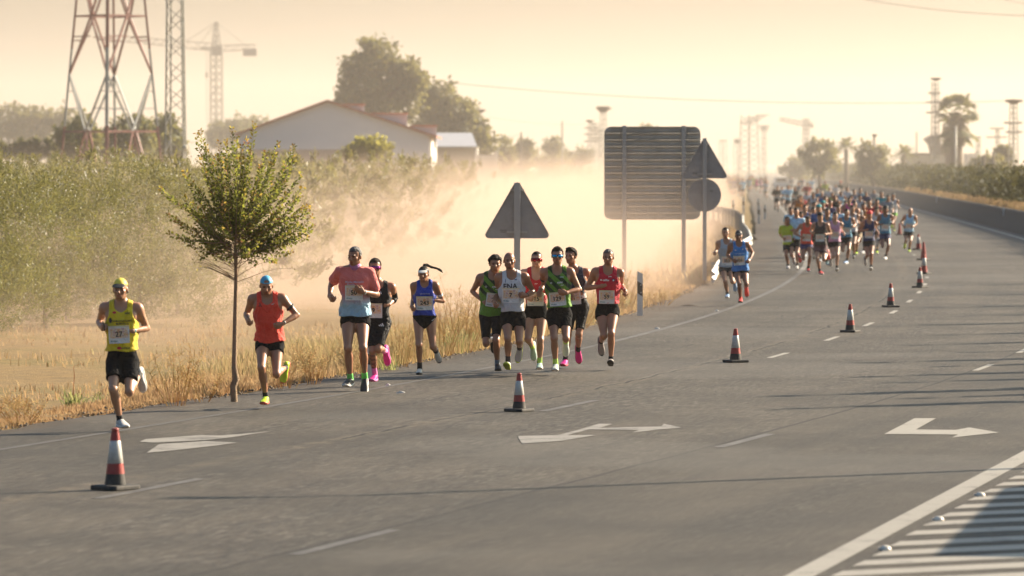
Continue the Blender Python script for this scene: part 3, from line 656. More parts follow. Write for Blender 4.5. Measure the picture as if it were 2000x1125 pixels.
def lobes_points(lobes, n, r, shell=.55):
    """points spread through ellipsoid lobes (c, radii), thicker near their skins"""
    w = np.array([np.prod(np.array(l[1]))**(2/3) for l in lobes]); k = r.choice(len(lobes), n, p=w/w.sum()); d = r.normal(size=(n, 3)); d /= np.linalg.norm(d, axis=1)[:, None]
    rad = (shell+(1-shell)*r.rand(n)**.6)[:, None]; C = np.array([l[0] for l in lobes])[k]; Rr = np.array([l[1] for l in lobes])[k]; return C+d*Rr*rad, d
def crown_mesh(name, lobes, n, leaf, r, m, shell=.5, asp=.5, up=0):
    # break each lobe into clumps so light and dark tufts and gaps show
    P, d = lobes_points(lobes, max(6, n//28), r, shell); cs = np.repeat(np.arange(len(P)), 28)[:n]; size = np.mean([np.mean(l[1]) for l in lobes])*.22
    Q0 = P[cs]+r.normal(size=(len(cs), 3))*size*np.array([1, 1, .75]); V, Q = quads_cloud(Q0, leaf*(.7+.6*r.rand(len(cs))), leaf*asp, r, up)
    lv = np.repeat(np.clip(.5+.25*r.randn(len(P))[cs]+.15*r.randn(len(cs)), 0, 1), 4); return np_mesh(name, V, Q, m, False, {'lv': lv})
BARK = mat('bark', (.11, .075, .05), .9, .35, 8, bmp=.6)
def make_tree(loc, lobes, n, leaf, seed, m, label, group=None, trunk=None, name='tree', cat='tree', asp=.55, shell=.45):
    """lobes are given relative to loc; trunk = (height, radius)"""
    r = np.random.RandomState(seed); t = empty(name, loc); tag(t, label, cat, group)
    th, tr = trunk or (2, .15); pts = [(0, 0, -.3), (.03*th, 0, th*.4), (0, .02*th, th)]; MB().tube(pts, [tr*1.2, tr*.9, tr*.7], 8).build('trunk', BARK, t, True)
    for l in lobes[:6]:
        c = Vector(l[0]); MB().tube([(0, .02*th, th*.85), Vector((0, 0, th)).lerp(c, .5)+Vector((0, 0, .1)), c], [tr*.55, tr*.35, tr*.12], 6).build('limb', BARK, t, True)
    k = obj('crown', crown_mesh('crown', lobes, n, leaf, r, m, shell, asp), t); k['kind'] = 'stuff'; return t
EUC = leaf_mat('leaf_euc', (.045, .055, .022), (.12, .12, .045), .3); DARKG = leaf_mat('leaf_dark', (.035, .05, .018), (.09, .105, .03), .3); YEL = leaf_mat('leaf_yellowgreen', (.12, .13, .02), (.28, .26, .04), .5)
def lob(px, py, D, rx, ry, rz, loc):
    p = at(px, py, D)-Vector(loc); return ((p.x, p.y, p.z), (rx*D/FPX, ry*D/FPX, rz*D/FPX))
def px_tree(px, D, lobes, n, leaf, seed, m, label, group=None, dep=.8, trunkr=.25, **k):
    loc = Vector(((px-1000)*D/FPX, D, -.4)); ls = [lob(x, y, D, rx, (rx+rz)/2*dep, rz, loc) for x, y, rx, rz in lobes]
    ls = [((a[0], a[1]+(i % 3-1)*.5*b[1], a[2]), b) for i, (a, b) in enumerate(ls)]; h = max(1.0, min(l[0][2] for l in ls)); return make_tree(loc, ls, n, leaf, seed, m, label, group, (h, trunkr), **k)
px_tree(735, 430, [(735, 110, 38, 34), (700, 140, 32, 28), (760, 150, 38, 42), (705, 180, 42, 42), (800, 150, 30, 40), (745, 215, 62, 46), (690, 205, 30, 26), (812, 180, 16, 30)], 9000, .55, 1, EUC, 'tall grey-green tree rising behind the warehouse ridge', trunkr=.5)
px_tree(875, 440, [(860, 195, 36, 34), (895, 225, 36, 40), (850, 240, 40, 45), (925, 260, 30, 36), (900, 285, 50, 40), (945, 290, 26, 30), (830, 200, 20, 26)], 7000, .55, 2, EUC, 'rounded tree right of the warehouse roof behind the shed', trunkr=.45)
px_tree(60, 560, [(25, 235, 30, 36), (60, 232, 30, 30), (85, 255, 34, 40), (30, 275, 34, 36), (130, 240, 24, 34), (150, 270, 36, 36), (0, 255, 24, 36)], 5000, .6, 3, EUC, 'hazy broad trees far behind the cypress row', cat='tree')
for i, (x, w, a) in enumerate([(150, 40, 'left'), (250, 52, 'right'), (318, 40, 'far right')]): px_tree(x, 330+6*i, [(x, 262, w, 30), (x-w*.5, 285, w*.7, 28), (x+w*.5, 280, w*.7, 30), (x+8, 243, w*.5, 18), (x, 295, w, 22)], 3200, .40, 10+i, DARKG, ['dense green tree at the left foot of the red pylon', 'dense green tree at the right foot of the red pylon', 'green tree behind the plain lattice mast'][i], 'trees behind the pylon')
for i, (x, y, w, h) in enumerate([(455, 245, 42, 26), (505, 248, 40, 24), (540, 262, 40, 24), (430, 262, 30, 20)]): px_tree(x, 620+8*i, [(x, y, w*.8, h*.9), (x-w*.4, y+12, w*.6, h*.8), (x+w*.4, y+10, w*.6, h*.8)], 1500, .6, 20+i, EUC, ['hazy tree just right of the crane mast', 'hazy tree behind the warehouse left slope', 'low hazy tree meeting the warehouse left eave', 'small hazy tree left of the crane mast'][i], 'trees behind the warehouse')
px_tree(720, 300, [(720, 290, 36, 18), (690, 298, 26, 16), (748, 296, 24, 18), (735, 278, 16, 12), (700, 282, 16, 12)], 2600, .26, 31, YEL, 'yellow-green bush in front of the warehouse wall', name='bush', cat='bush', trunkr=.08)
CYP = leaf_mat('leaf_cypress', (.025, .04, .015), (.07, .085, .03), .25)
for i in range(9):
    x = 4+i*12.5+(i % 3)*2; h = 26+(i*7 % 13); px_tree(x, 335, [(x, 306-h*k, 8*(1-.55*k), h*.28) for k in (.15, .45, .75)]+[(x, 306-h*.95, 3, h*.12)], 420, .30, 40+i, CYP, '%s dark slim cypress from the left edge of the frame' % ('first', 'second', 'third', 'fourth', 'fifth', 'sixth', 'seventh', 'eighth', 'ninth')[i], 'cypress row at far left', trunkr=.06, name='cypress', cat='cypress')
for i, (x, y, w, h, D, lb) in enumerate([(988, 292, 14, 26, 520, 'dark pointed conifer between shed and wooden pole'), (1025, 288, 18, 16, 560, 'small hazy tree behind the wooden pole'), (1080, 282, 16, 16, 620, 'round-headed hazy tree left of the big panel'), (1065, 305, 46, 16, 640, 'low hazy thicket beneath the round-headed tree'), (1130, 300, 30, 16, 650, 'hazy shrubs between thicket and nest masts'), (1265, 262, 24, 16, 560, 'faint treetop showing above the big panel'),
     (1600, 298, 34, 26, 480, 'hazy tree left of the small palm'), (1705, 300, 28, 28, 470, 'hazy tree right of the small palm'), (1560, 318, 30, 12, 620, 'low faint trees by the far bend'), (1930, 318, 26, 16, 420, 'green shrub beside the right pylon'), (1960, 300, 14, 14, 430, 'small tree under the right nest pylon')]):
    px_tree(x, D, [(x, y, w, h), (x-w*.5, y+h*.4, w*.6, h*.8), (x+w*.5, y+h*.35, w*.6, h*.8), (x, y+h*.8, w*1.0, h*.6), (x-w*.4, 332, w*.9, 16), (x+w*.4, 334, w*.9, 16)], 1700, .5, 60+i, EUC, lb, 'hazy trees along the horizon')
# ------------------------------------------------------------------ warehouse and shed
def facade(name, D, pts, m, parent, depth=.3):
    P = [at(x, y, D) for x, y in pts]; o = parent.location; return MB().slab([(p.x-o.x, p.z-o.z) for p in P], 0, depth).build(name, m, parent)
D = 360; wt_ = empty('warehouse', at(665, 320, D)); wt_.location.z = -.4; tag(wt_, 'large grey gabled warehouse with terracotta roof edge beyond the olive grove', 'warehouse')
def lz(px, py, d=D): p = at(px, py, d); return (p.x-wt_.location.x, p.z-wt_.location.z)
PLAST = mat('plaster_grey', (.60, .60, .61), .9, .08, .4, bmp=.2); TILE = mat('terracotta', (.36, .16, .10), .85, .3, 2, bmp=.4); WHITEW = mat('wall_white', (.66, .63, .58), .85, .1, 1)
L_ = [lz(468, 262), lz(640, 200), lz(838, 264), lz(838, 345), lz(468, 345)]; MB().slab(L_, 0, .35).build('gable_wall', PLAST, wt_)
dep = 26.0; a, b, c = lz(468, 262), lz(640, 200), lz(838, 264)
def roof_sheet(p, q, th, y0, y1, name, m, par): return MB().slab([(p[0], p[1]+.02), (q[0], q[1]+.02), (q[0], q[1]+th), (p[0], p[1]+th)], y0, y1).build(name, m, par)
e = lz(460, 266); roof_sheet((e[0], e[1]), b, .22, -.35, dep, 'roof', TILE, wt_); e = lz(853, 270); rf = roof_sheet(b, e, .22, -.35, dep, 'roof', TILE, wt_)
MB().box((c[0]+.02, dep/2+.36, c[1]/2), (.3, dep-.1, c[1]-.1)).build('side_wall', WHITEW, wt_); MB().box((a[0]+.2, dep/2+.36, a[1]/2), (.3, dep-.1, a[1]-.1)).build('side_wall', WHITEW, wt_)
for i, (x0, y0, x1, y1) in enumerate([(662, 204, 706, 217), (720, 221, 790, 243), (797, 245, 847, 264)]):   # stepped roof bays behind
    p, q = lz(x0, y0), lz(x1, y0); s_ = lz(x1, y1); MB().slab([(p[0], p[1]), (q[0], q[1]), (q[0], s_[1]-1.0), (p[0], p[1]-1.6)], 6.0+3*i, 6.3+3*i).build('roof_bay', mat('bay_blue', (.42, .42, .48), .8), wt_)
    MB().box(((p[0]+q[0])/2, 6.15+3*i, p[1]+.06), (q[0]-p[0]+.2, .6, .14)).build('bay_coping', TILE, wt_)
RAILM = mat('corrugated', (.36, .30, .26), .8, .1, 3)
fp, fq = lz(490, 292), lz(770, 320); MB().box(((fp[0]+fq[0])/2, -4, fp[1]/2), (fq[0]-fp[0], .08, fp[1])).build('yard_wall', RAILM, wt_)
for i in range(46): x = fp[0]+(fq[0]-fp[0])*(i+.5)/46; MB().box((x, -4.06, fp[1]/2), (.05, .06, fp[1])).build('yard_rib', RAILM, wt_)
pw = lz(775, 300); MB().box((pw[0], -4, 1.6), (.5, .5, 3.2)).build('gate_pillar', WHITEW, wt_)
for x in (.0, 1.4): MB().box((c[0]+.45, 4+x*3, 2.6), (.14, 1.2, 1.2)).build('side_window', mat('window_dark', (.03, .03, .035), .2), wt_)
D = 395; sh = empty('shed', at(893, 320, D)); sh.location.z = -.4; tag(sh, 'small shed with pale grey sheet roof right of the warehouse', 'shed')
def ls_(px, py): p = at(px, py, D); return (p.x-sh.location.x, p.z-sh.location.z)
a, b = ls_(852, 288), ls_(925, 288); MB().slab([(a[0], 0), (b[0], 0), (b[0], a[1]), (a[0], a[1])], 0, 8).build('wall', mat('shed_wall', (.30, .27, .22), .9), sh)
t0, t1 = ls_(852, 261), ls_(921, 261); MB().poly([(a[0]-.2, -.5, a[1]), (b[0]+.3, -.5, a[1]), (t1[0], 4, t0[1]), (t0[0], 4, t0[1]), (a[0]-.2, -.5, a[1]+.1), (b[0]+.3, -.5, a[1]+.1), (t1[0], 4, t0[1]+.1), (t0[0], 4, t0[1]+.1)], [(0, 1, 2, 3), (4, 7, 6, 5), (0, 4, 5, 1), (1, 5, 6, 2), (2, 6, 7, 3), (3, 7, 4, 0)]).build('roof', mat('sheet_grey', (.40, .41, .44), .6, .12, 2), sh)
MB().slab([(b[0]+.02, 0), (b[0]+.35, 0), (b[0]+.35, a[1]), (b[0]+.1, a[1])], -.2, 8.2).build('end_wall', WHITEW, sh)
s1, s2 = ls_(932, 303), ls_(968, 318); MB().box(((s1[0]+s2[0])/2, -2, s1[1]/2), (s2[0]-s1[0], .3, s1[1])).build('yard_wall', WHITEW, sh); s3 = ls_(969, 296); MB().box((s3[0], -2.2, s3[1]/2), (.35, .5, s3[1])).build('gate_pillar', WHITEW, sh)
# ------------------------------------------------------------------ pylons, masts, crane
RED = mat('pylon_red', (.19, .07, .055), .6, .25, 3); WHT = mat('pylon_white', (.27, .28, .27), .6, .15, 3); STEEL = mat('galvanised', (.27, .26, .23), .5, .2, 3, metal=.3); RUST = mat('pylon_brown', (.36, .17, .09), .6, .2, 3)
D = 300.; py_ = empty('transmission_pylon', (at(217, 320, D).x, D, -.4)); tag(py_, 'red and white lattice pylon rising out of the olive grove', 'pylon')
ppm = FPX/D; zof = lambda y: CAMH+(HOR-y)/ppm+.4; HW = lambda z: 3.52*(1-z/36.5)+.25*(z > 30)
zt = 34.0
def corner(i, z): w = (105-(320-(HOR-(z-CAMH-.4)*ppm))*0)/ppm; w = 3.6*(1-(z-0)/36.5); return Vector(((-w, 0, w, 0)[i], (0, -w, 0, w)[i], z))
bandz = [(0, zof(247), RED), (zof(247), zof(95), WHT), (zof(95), zof(-80), RED), (zof(-80), zof(-260), WHT), (zof(-260), zt, RED)]
def bm_at(z): return next((m for a, b, m in bandz if a <= z <= b), RED)
for i in range(4):
    for a, b, m in bandz: MB().bar(corner(i, a), corner(i, b), .22 if i == 1 else .14).build('leg', m, py_)
zl = [0.2, zof(257), zof(145), zof(32), zof(-75), zof(-160), zof(-240), zof(-310), zof(-370)]
for f in range(4):
    i, j = f, (f+1) % 4
    for k in range(len(zl)-1):
        z0, z1 = zl[k], zl[k+1]; mid = lambda z: (corner(i, z)+corner(j, z))/2
        if k % 2 == 0:   # diagonals meet at the middle of the upper chord
            for c in (i, j): MB().bar(corner(c, z0).lerp(mid(z0), .32 if k == 0 else 0), mid(z1), .11).build('diagonal_brace', bm_at((z0+z1)/2), py_)
            MB().bar(corner(i, z1), corner(j, z1), .11).build('horizontal_brace', RED if k < 3 else RUST, py_)
            for c in (i, j): q = (z0+z1)/2+.3; MB().bar(corner(c, q), corner(c, z0).lerp(mid(z1), (q-z0)/(z1-z0)), .06).build('redundant_brace', bm_at(q), py_)
        else:
            for c in (i, j): MB().bar(mid(z0), corner(c, z1), .11).build('diagonal_brace', bm_at((z0+z1)/2), py_)
            for c in (i, j):
                for t in (.4, .7): q = z0+(z1-z0)*t; MB().bar(corner(c, q), mid(z0).lerp(corner(c, z1), t), .05).build('redundant_brace', bm_at(q), py_)
    MB().bar(corner(f, zof(72)), (corner(f, zof(72))+corner((f+1) % 4, zof(72)))/2, .07).build('redundant_brace', RED, py_)
for z, w in ((22, 6), (26.5, 7), (31, 5)):
    for s in (-1, 1): MB().bar((0, 0, z), (s*w, 0, z+.4), .2).build('crossarm', RED, py_)
D = 215.; ms = empty('lattice_mast', (at(342, 320, D).x, D, -.4)); tag(ms, 'plain galvanised lattice mast standing right of the red pylon', 'mast'); ppm = FPX/D
mw = lambda z: .44-.012*(z-3); cs = [(-1, -.55), (1, -1), (1.12, .7), (-.55, 1)]
mc = lambda i, z: Vector((cs[i][0]*mw(z), cs[i][1]*mw(z), z))
for i in range(4): MB().bar(mc(i, 0), mc(i, 22), .06).build('leg', STEEL, ms)
for f in range(4):
    b = MB(); z = .2; k = 0
    while z < 21.5: b.bar(mc(f, z) if k % 2 else mc((f+1) % 4, z), mc((f+1) % 4, z+.62) if k % 2 else mc(f, z+.62), .032); z += .62; k += 1
    o = b.build('lacing', STEEL, ms); o['kind'] = 'stuff'
MB().lathe([(.02, 0), (.09, .05), (.10, .2), (.02, .3)], 10).build('insulator', mat('ceramic', (.6, .55, .45), .3), ms).location = mc(1, 4.0)+Vector((.1, -.1, 0))
def lattice(parent, name, P0, P1, w0, w1, n, m, bar=.1):
    """four-sided lattice boom from P0 to P1"""
    P0 = Vector(P0); P1 = Vector(P1); d = (P1-P0).normalized(); x = d.orthogonal().normalized() if abs(d.z) > .9 else d.cross(Vector((0, 0, 1))).normalized(); y = d.cross(x); b = MB()
    c = lambda i, t: P0.lerp(P1, t)+(x*(-1, 1, 1, -1)[i]+y*(-1, -1, 1, 1)[i])*(w0+(w1-w0)*t)/2
    for i in range(4):
        b.bar(c(i, 0), c(i, 1), bar)
        for k in range(n): b.bar(c(i, k/n) if k % 2 else c((i+1) % 4, k/n), c((i+1) % 4, (k+1)/n) if k % 2 else c(i, (k+1)/n), bar*.6)
    o = b.build(name, m, parent); o['kind'] = 'stuff'; return o
D = 780.; cr = empty('tower_crane', (at(423, 320, D).x, D, -.4)); tag(cr, 'grey tower crane with its jib reaching behind the pylon', 'crane'); ppm = FPX/D
cz = lambda y: CAMH+(HOR-y)/ppm+.4; cx = lambda x: (x-423)/ppm; CG = mat('crane_grey', (.20, .19, .17), .6)
lattice(cr, 'mast', (0, 0, 0), (0, 0, cz(98)), 1.4, 1.4, 20, CG, .22); lattice(cr, 'tower_head', (0, 0, cz(98)), (0, 0, cz(43)), 1.2, .3, 5, CG, .18)
lattice(cr, 'jib', (0, 0, cz(93)), (cx(236), 12, cz(73)), 1.2, .9, 22, CG, .13); lattice(cr, 'counter_jib', (0, 0, cz(95)), (cx(500), -2, cz(93)), 1.0, .9, 8, CG, .12)
MB().box((cx(490), -2, cz(103)), (cx(503)-cx(477), 1.6, 1.25)).build('counterweight', mat('ballast', (.09, .09, .10), .8), cr); MB().box((.2, -.9, cz(100)), (1.7, 1.4, 1.6)).build('cab', mat('crane_cab', (.10, .10, .10), .5), cr)
for x, y in ((358, 59), (378, 76)): MB().bar((0, 0, cz(44)), (cx(x), 4, cz(y+22)), .08).build('stay', CG, cr)
MB().bar((0, 0, cz(44)), (cx(485), -2, cz(92)), .08).build('stay', CG, cr); MB().bar((cx(402), 3, cz(96)), (cx(402), 3, cz(240)), .07).build('hoist_rope', CG, cr); MB().box((cx(402), 3, cz(146)), (.4, .3, .9)).build('hook_block', CG, cr); MB().box((cx(402), 3, cz(94)), (2.2, .9, .6)).build('trolley', CG, cr)
NEST = mat('nest_sticks', (.07, .05, .035), .95, .4, 6, bmp=1)
def nest(parent, x, z, r_, h, y=0):
    b = MB(); rr = np.random.RandomState(int(abs(x*100+z*10))); b.lathe([(r_*.35, 0), (r_*.8, h*.45), (r_, h*.8), (r_*.9, h), (r_*.5, h*.8)], 14, (x, y, z))
    for _ in range(40): a = rr.rand()*6.28; p = Vector((x+r_*.85*math.cos(a), y+r_*.85*math.sin(a), z+h*(.4+.5*rr.rand()))); b.bar(p, p+Vector((math.cos(a+rr.randn()), math.sin(a+rr.randn()), rr.randn()*.3))*.35*r_, .03*r_)
    o = b.build('stork_nest', NEST, parent); return o
def mast(px, ytop, D, label, w=1.0, nests=(), arms=(), n=12, bar=.06, base=None, w1=None, m=None):
    t = empty('lattice_tower', ((px-1000)*D/FPX, D, -.4)); tag(t, label, 'pylon', 'lattice towers on the horizon'); p = FPX/D; w *= .72; w1 = w1*.72 if w1 else None; z_ = lambda y: CAMH+(HOR-y)/p+.4
    lattice(t, 'mast', (0, 0, 0), (0, 0, z_(ytop)), w, w1 if w1 else w*.75, n, m or STEEL, bar)
    for x0, x1, y in arms: MB().bar(((x0-px)/p, 0, z_(y)), ((x1-px)/p, 0, z_(y)), .16).build('crossarm', m or STEEL, t)
    for x, y, r_, h in nests: nest(t, (x-px)/p, z_(y)-h/p*.5, r_/p, h/p)
    return t
mast(1178, 218, 520, 'slim lattice tower with a wide stork nest left of the big panel', .9, [(1178, 214, 14, 12)], (), 16)
mast(1155, 240, 560, 'short lattice tower with small stork nest and crossarms', 1.0, [(1152, 237, 8, 5)], [(1141, 1168, y) for y in (250, 262, 276)], 14)
mast(1168, 244, 575, 'second short lattice tower just behind the first nest tower', .9, [(1159, 242, 7, 4)], [(1150, 1180, y) for y in (256, 270)], 12)
mast(938, 222, 480, 'pole with stork nest above the tree behind the shed', .35, [(938, 217, 10, 7)], (), 10)
mast(1826, 160, 430, 'tall lattice tower with stork nest left of the fan palm', .8, [(1827, 155, 10, 6)], [(1812, 1836, 182), (1808, 1836, 200), (1808, 1834, 220)], 22)
mast(1979, 196, 400, 'lattice tower with a broad stork nest platform at right edge', 1.0, [(1979, 199, 15, 9)], [(1962, 1997, 197), (1960, 1996, 240), (1964, 1996, 258)], 20, w1=.6)
mast(1948, 250, 520, 'thin transmission tower between fan palm and right edge', .6, (), [(1933, 1960, 251), (1926, 1966, 268)], 12)
mast(1910, 268, 500, 'thin transmission tower right of the fan palm', .6, (), [(1890, 1915, 268)], 10)
mast(1463, 226, 700, 'tall switchyard tower with stacked tilted crossarms', 3.2, (), [(1444+8*i, 1470+8*i, 241-4*i) for i in range(5)], 12, bar=.12)
mast(1492, 245, 680, 'T-topped tower right of the switchyard tower', .8, (), [(1481, 1503, 246), (1482, 1502, 250), (1484, 1500, 254)], 12)
mast(1440, 268, 720, 'short switchyard tower with a dark drum', 1.4, [(1440, 277, 6, 8)], (), 8); mast(1412, 272, 740, 'faint low switchyard tower behind the triangle sign', 1.5, (), [(1405, 1420, 275)], 8)
mast(1707, 262, 480, 'lamp-like pole with bushy top among the hazy trees', .25, [(1708, 265, 5, 6)], (), 8); mast(1790, 258, 600, 'thin bare pole left of the fan palm', .18, (), (), 6); mast(1098, 236, 600, 'thin bare pole left of the nest towers', .18, (), (), 6)
D = 900.; c2 = empty('tower_crane', (at(1574, 320, D).x, D, -.4)); tag(c2, 'faint distant tower crane above the far road', 'crane'); ppm = FPX/D; cz = lambda y: CAMH+(HOR-y)/ppm+.4; cx = lambda x: (x-1574)/ppm
lattice(c2, 'mast', (0, 0, 0), (0, 0, cz(231)), .8, .8, 14, CG, .18); lattice(c2, 'jib', (0, 0, cz(243)), (cx(1527), 6, cz(232)), .8, .6, 10, CG, .14); lattice(c2, 'counter_jib', (0, 0, cz(243)), (cx(1587), 0, cz(243)), .8, .8, 3, CG, .14); MB().box((cx(1584), 0, cz(246)), (.9, .8, .7)).build('counterweight', CG, c2)
WOOD = mat('pole_wood', (.10, .075, .05), .9, .3, 4)
for px, yt, D, lb in ((1018, 258, 540, 'wooden cable pole right of the pointed conifer'), (987, 264, 545, 'wooden cable pole rising out of the pointed conifer'), (1866, 246, 425, 'pale lamp post in front of the fan palm trunk'), (1940, 296, 380, 'short dark post left of the right-edge house'), (1922, 304, 385, 'short post between white wall and right-edge house')):
    t = MB().tube([(0, 0, 0), (0, 0, CAMH+(HOR-yt)*D/FPX+.4)], [.14, .10], 8).build('utility_pole' if 'cable' in lb else 'post', WOOD if 'lamp' not in lb else STEEL, None, True); t.location = ((px-1000)*D/FPX, D, -.4); tag(t, lb, 'pole')
def wire(a, b, sag, r_, label):
    a = Vector(a); b = Vector(b); P = [a.lerp(b, i/24)-Vector((0, 0, sag*4*(i/24)*(1-i/24))) for i in range(25)]; tag(MB().tube(P, r_, 5).build('overhead_wire', CG, None, True), label, 'wire', 'overhead wires')
wire(at(840, 158, 430), at(1979, 197, 400), -.0+.9, .025, 'long overhead wire crossing the sky to the right nest tower'); wire(at(1640, -10, 330), at(2080, 32, 300), .4, .02, 'overhead wire cutting the top right corner'); wire(at(1900, -16, 330), at(2100, 20, 300), .2, .016, 'second overhead wire at the top right corner'); wire(at(938, 225, 480), at(1178, 240, 520), .5, .022, 'faint wire from the shed nest to the nest tower'); wire(at(968, 272, 545), at(1018, 261, 540), .1, .02, 'short cable between the two wooden poles')
# ------------------------------------------------------------------ palms and houses at right
def fan_palm(px, ytop, D, label, crown_px, trunk_px, seed, skirt=True, fan=True):
    r = np.random.RandomState(seed); p = FPX/D; t = empty('palm_tree', ((px-1000)*D/FPX, D, -.4)); tag(t, label, 'palm'); zc = CAMH+(HOR-(ytop+crown_px))/p+.4; cr_ = crown_px/p
    MB().tube([(0, 0, 0), (.05, 0, zc*.5), (0, 0, zc)], [trunk_px/p*.55, trunk_px/p*.5, trunk_px/p*.45], 10).build('trunk', mat('palm_trunk', (.15, .11, .075), .95, .35, 5, bmp=1), t, True)
    V = []; Q = []; lv = []
    for k in range(60 if fan else 60):
        a = r.rand()*6.28; el = -1.15+2.5*r.rand()**.8 if skirt else -.4+1.8*r.rand(); d = np.array([math.cos(a)*math.cos(el), math.sin(a)*math.cos(el), math.sin(el)]); ln = cr_*(.75+.35*r.rand()); base = np.array([0, 0, zc+(-.5*cr_ if el < -.4 else 0)]); hub = base+d*ln*.62
        sd = np.cross(d, [0, 0, 1.]); sd /= np.linalg.norm(sd)+1e-6; up = np.cross(sd, d)
        if fan:
            for j in range(13):
                b = (j-6)/6*1.25; f = d*math.cos(b)+sd*math.sin(b)+np.array([0, 0, -.25*abs(b)]); tip = hub+f*ln*.55+np.array([0, 0, -.12*ln]); w = .05*ln; n = len(V); wv = np.cross(f, up); wv /= np.linalg.norm(wv)+1e-6; V += [hub, hub+f*ln*.3+wv*w, tip, hub+f*ln*.3-wv*w]; Q.append((n, n+1, n+2, n+3)); lv += [np.clip(.45+.3*math.sin(el)+.2*r.randn(), 0, 1)]*4
        else:
            for j in range(16):
                u = .25+.75*j/15; c = base+d*ln*1.5*u+np.array([0, 0, -.55*ln*u*u]); 
                for s in (-1, 1): tip = c+sd*s*ln*.30*(1.1-u*.6)+d*ln*.18-np.array([0, 0, .1*ln]); n = len(V); V += [c, c+d*.04, tip, c-d*.04]; Q.append((n, n+1, n+2, n+3)); lv += [np.clip(.5+.2*r.randn(), 0, 1)]*4
    k = obj('crown', np_mesh('crown', np.array(V), np.array(Q), leaf_mat('leaf_palm', (.05, .06, .025), (.13, .15, .05), .3), False, {'lv': lv}), t); k['kind'] = 'stuff'
    if skirt:
        P, d = lobes_points([((0, 0, zc-.75*cr_), (.55*cr_, .55*cr_, .8*cr_))], 900, r, .6); V, Q = quads_cloud(P, .5, .12, r, -1.5); s = obj('dead_skirt', np_mesh('dead_skirt', V, Q, leaf_mat('leaf_dead', (.10, .075, .045), (.2, .15, .08), .2), False, {'lv': r.rand(len(V))}), t); s['kind'] = 'stuff'
fan_palm(1866, 176, 430, 'tall fan palm with full green head above the right hedge', 44, 26, 1); fan_palm(1652, 266, 520, 'hazy feather palm left of the far trees', 24, 9, 2, False, False); fan_palm(1764, 280, 500, 'small feather palm by the low house', 22, 10, 3, False, False); fan_palm(1852, 250, 470, 'second palm half hidden left of the tall fan palm', 20, 14, 4, True)
D = 560.; hs_ = empty('low_house', ((1850-1000)*D/FPX, D, -.4)); tag(hs_, 'low flat-roofed house behind the hedge left of the fan palm', 'house'); ppm = FPX/D; hx = lambda x: (x-1850)/ppm; hzz = lambda y: CAMH+(HOR-y)/ppm+.4
MB().box((hx(1818), 3, hzz(302)/2), (hx(1862)-hx(1778), 6, hzz(302))).build('wall', mat('house_wall', (.28, .25, .19), .9, .2, .6), hs_); MB().box((hx(1818), 3, hzz(300.5)), (hx(1865)-hx(1774), 6.6, .22)).build('roof_edge', mat('house_edge', (.12, .10, .08), .8), hs_)
MB().box((hx(1897), 1, hzz(300)/2), (hx(1908)-hx(1885), 4, hzz(300))).build('white_annex', WHITEW, hs_); MB().box((hx(1896), -1.04, hzz(322)), (.25, .1, 1.6)).build('downpipe', mat('house_edge', (.12, .10, .08), .8), hs_)
MB().slab([(hx(1816), hzz(271)), (hx(1828), hzz(264)), (hx(1846), hzz(261)), (hx(1850), hzz(300)), (hx(1830), hzz(300)), (hx(1826), hzz(282))], 7, 10).build('upper_storey', mat('tank_brown', (.16, .13, .11), .9), hs_)
MB().box((hx(1824), -.06, hzz(340)), (.3, .1, .6)).build('window', mat('window_green', (.03, .16, .13), .4), hs_)
h2 = empty('small_house', ((1940-1000)*D/FPX, D+15, -.4)); tag(h2, 'small dark-roofed house beside the right pylon foot', 'house'); hx = lambda x: (x-1940)/ppm
MB().box((hx(1935), 2, hzz(318)/2), (hx(1952)-hx(1922), 4, hzz(318))).build('wall', mat('house_wall', (.28, .25, .19), .9, .2, .6), h2); MB().slab([(hx(1918), hzz(318)), (hx(1935), hzz(311)), (hx(1956), hzz(316)), (hx(1956), hzz(320)), (hx(1918), hzz(321))], -.4, 4.6).build('roof', mat('roof_dark', (.10, .07, .055), .9), h2)
MB().box((hx(1994), 1, hzz(290)/2), (hx(2010)-hx(1988), 4, hzz(290))).build('wall', mat('brick_brown', (.20, .11, .075), .9), h2)
# far traffic on the road: a white lead car
vd = 520.; car = empty('parked_car', (at(1526, 345, vd).x, vd, 0)); tag(car, 'pale car following the far runners in the dust', 'car'); CW = mat('car_white', (.6, .6, .6), .3)
MB().slab([(-.85, .35), (.85, .35), (.88, .85), (.70, .95), (.60, 1.45), (-.60, 1.45), (-.70, .95), (-.88, .85)], 0, 4.2).build('body', CW, car); MB().slab([(-.58, .98), (.58, .98), (.52, 1.38), (-.52, 1.38)], -.02, .03).build('windscreen', mat('window_dark', (.03, .03, .035), .2), car)
for s in (-1, 1):
    MB().box((s*.62, -.03, .7), (.3, .06, .14)).build('headlight', mat('lamp_glass', (.7, .7, .65), .2), car); w = MB().lathe([(.05, -.1), (.31, -.1), (.31, .1), (.05, .1)], 14).build('wheel', mat('tyre', (.02, .02, .02), .9), car); w.rotation_euler = (0, R(90), 0); w.location = (s*.75, .7, .31)
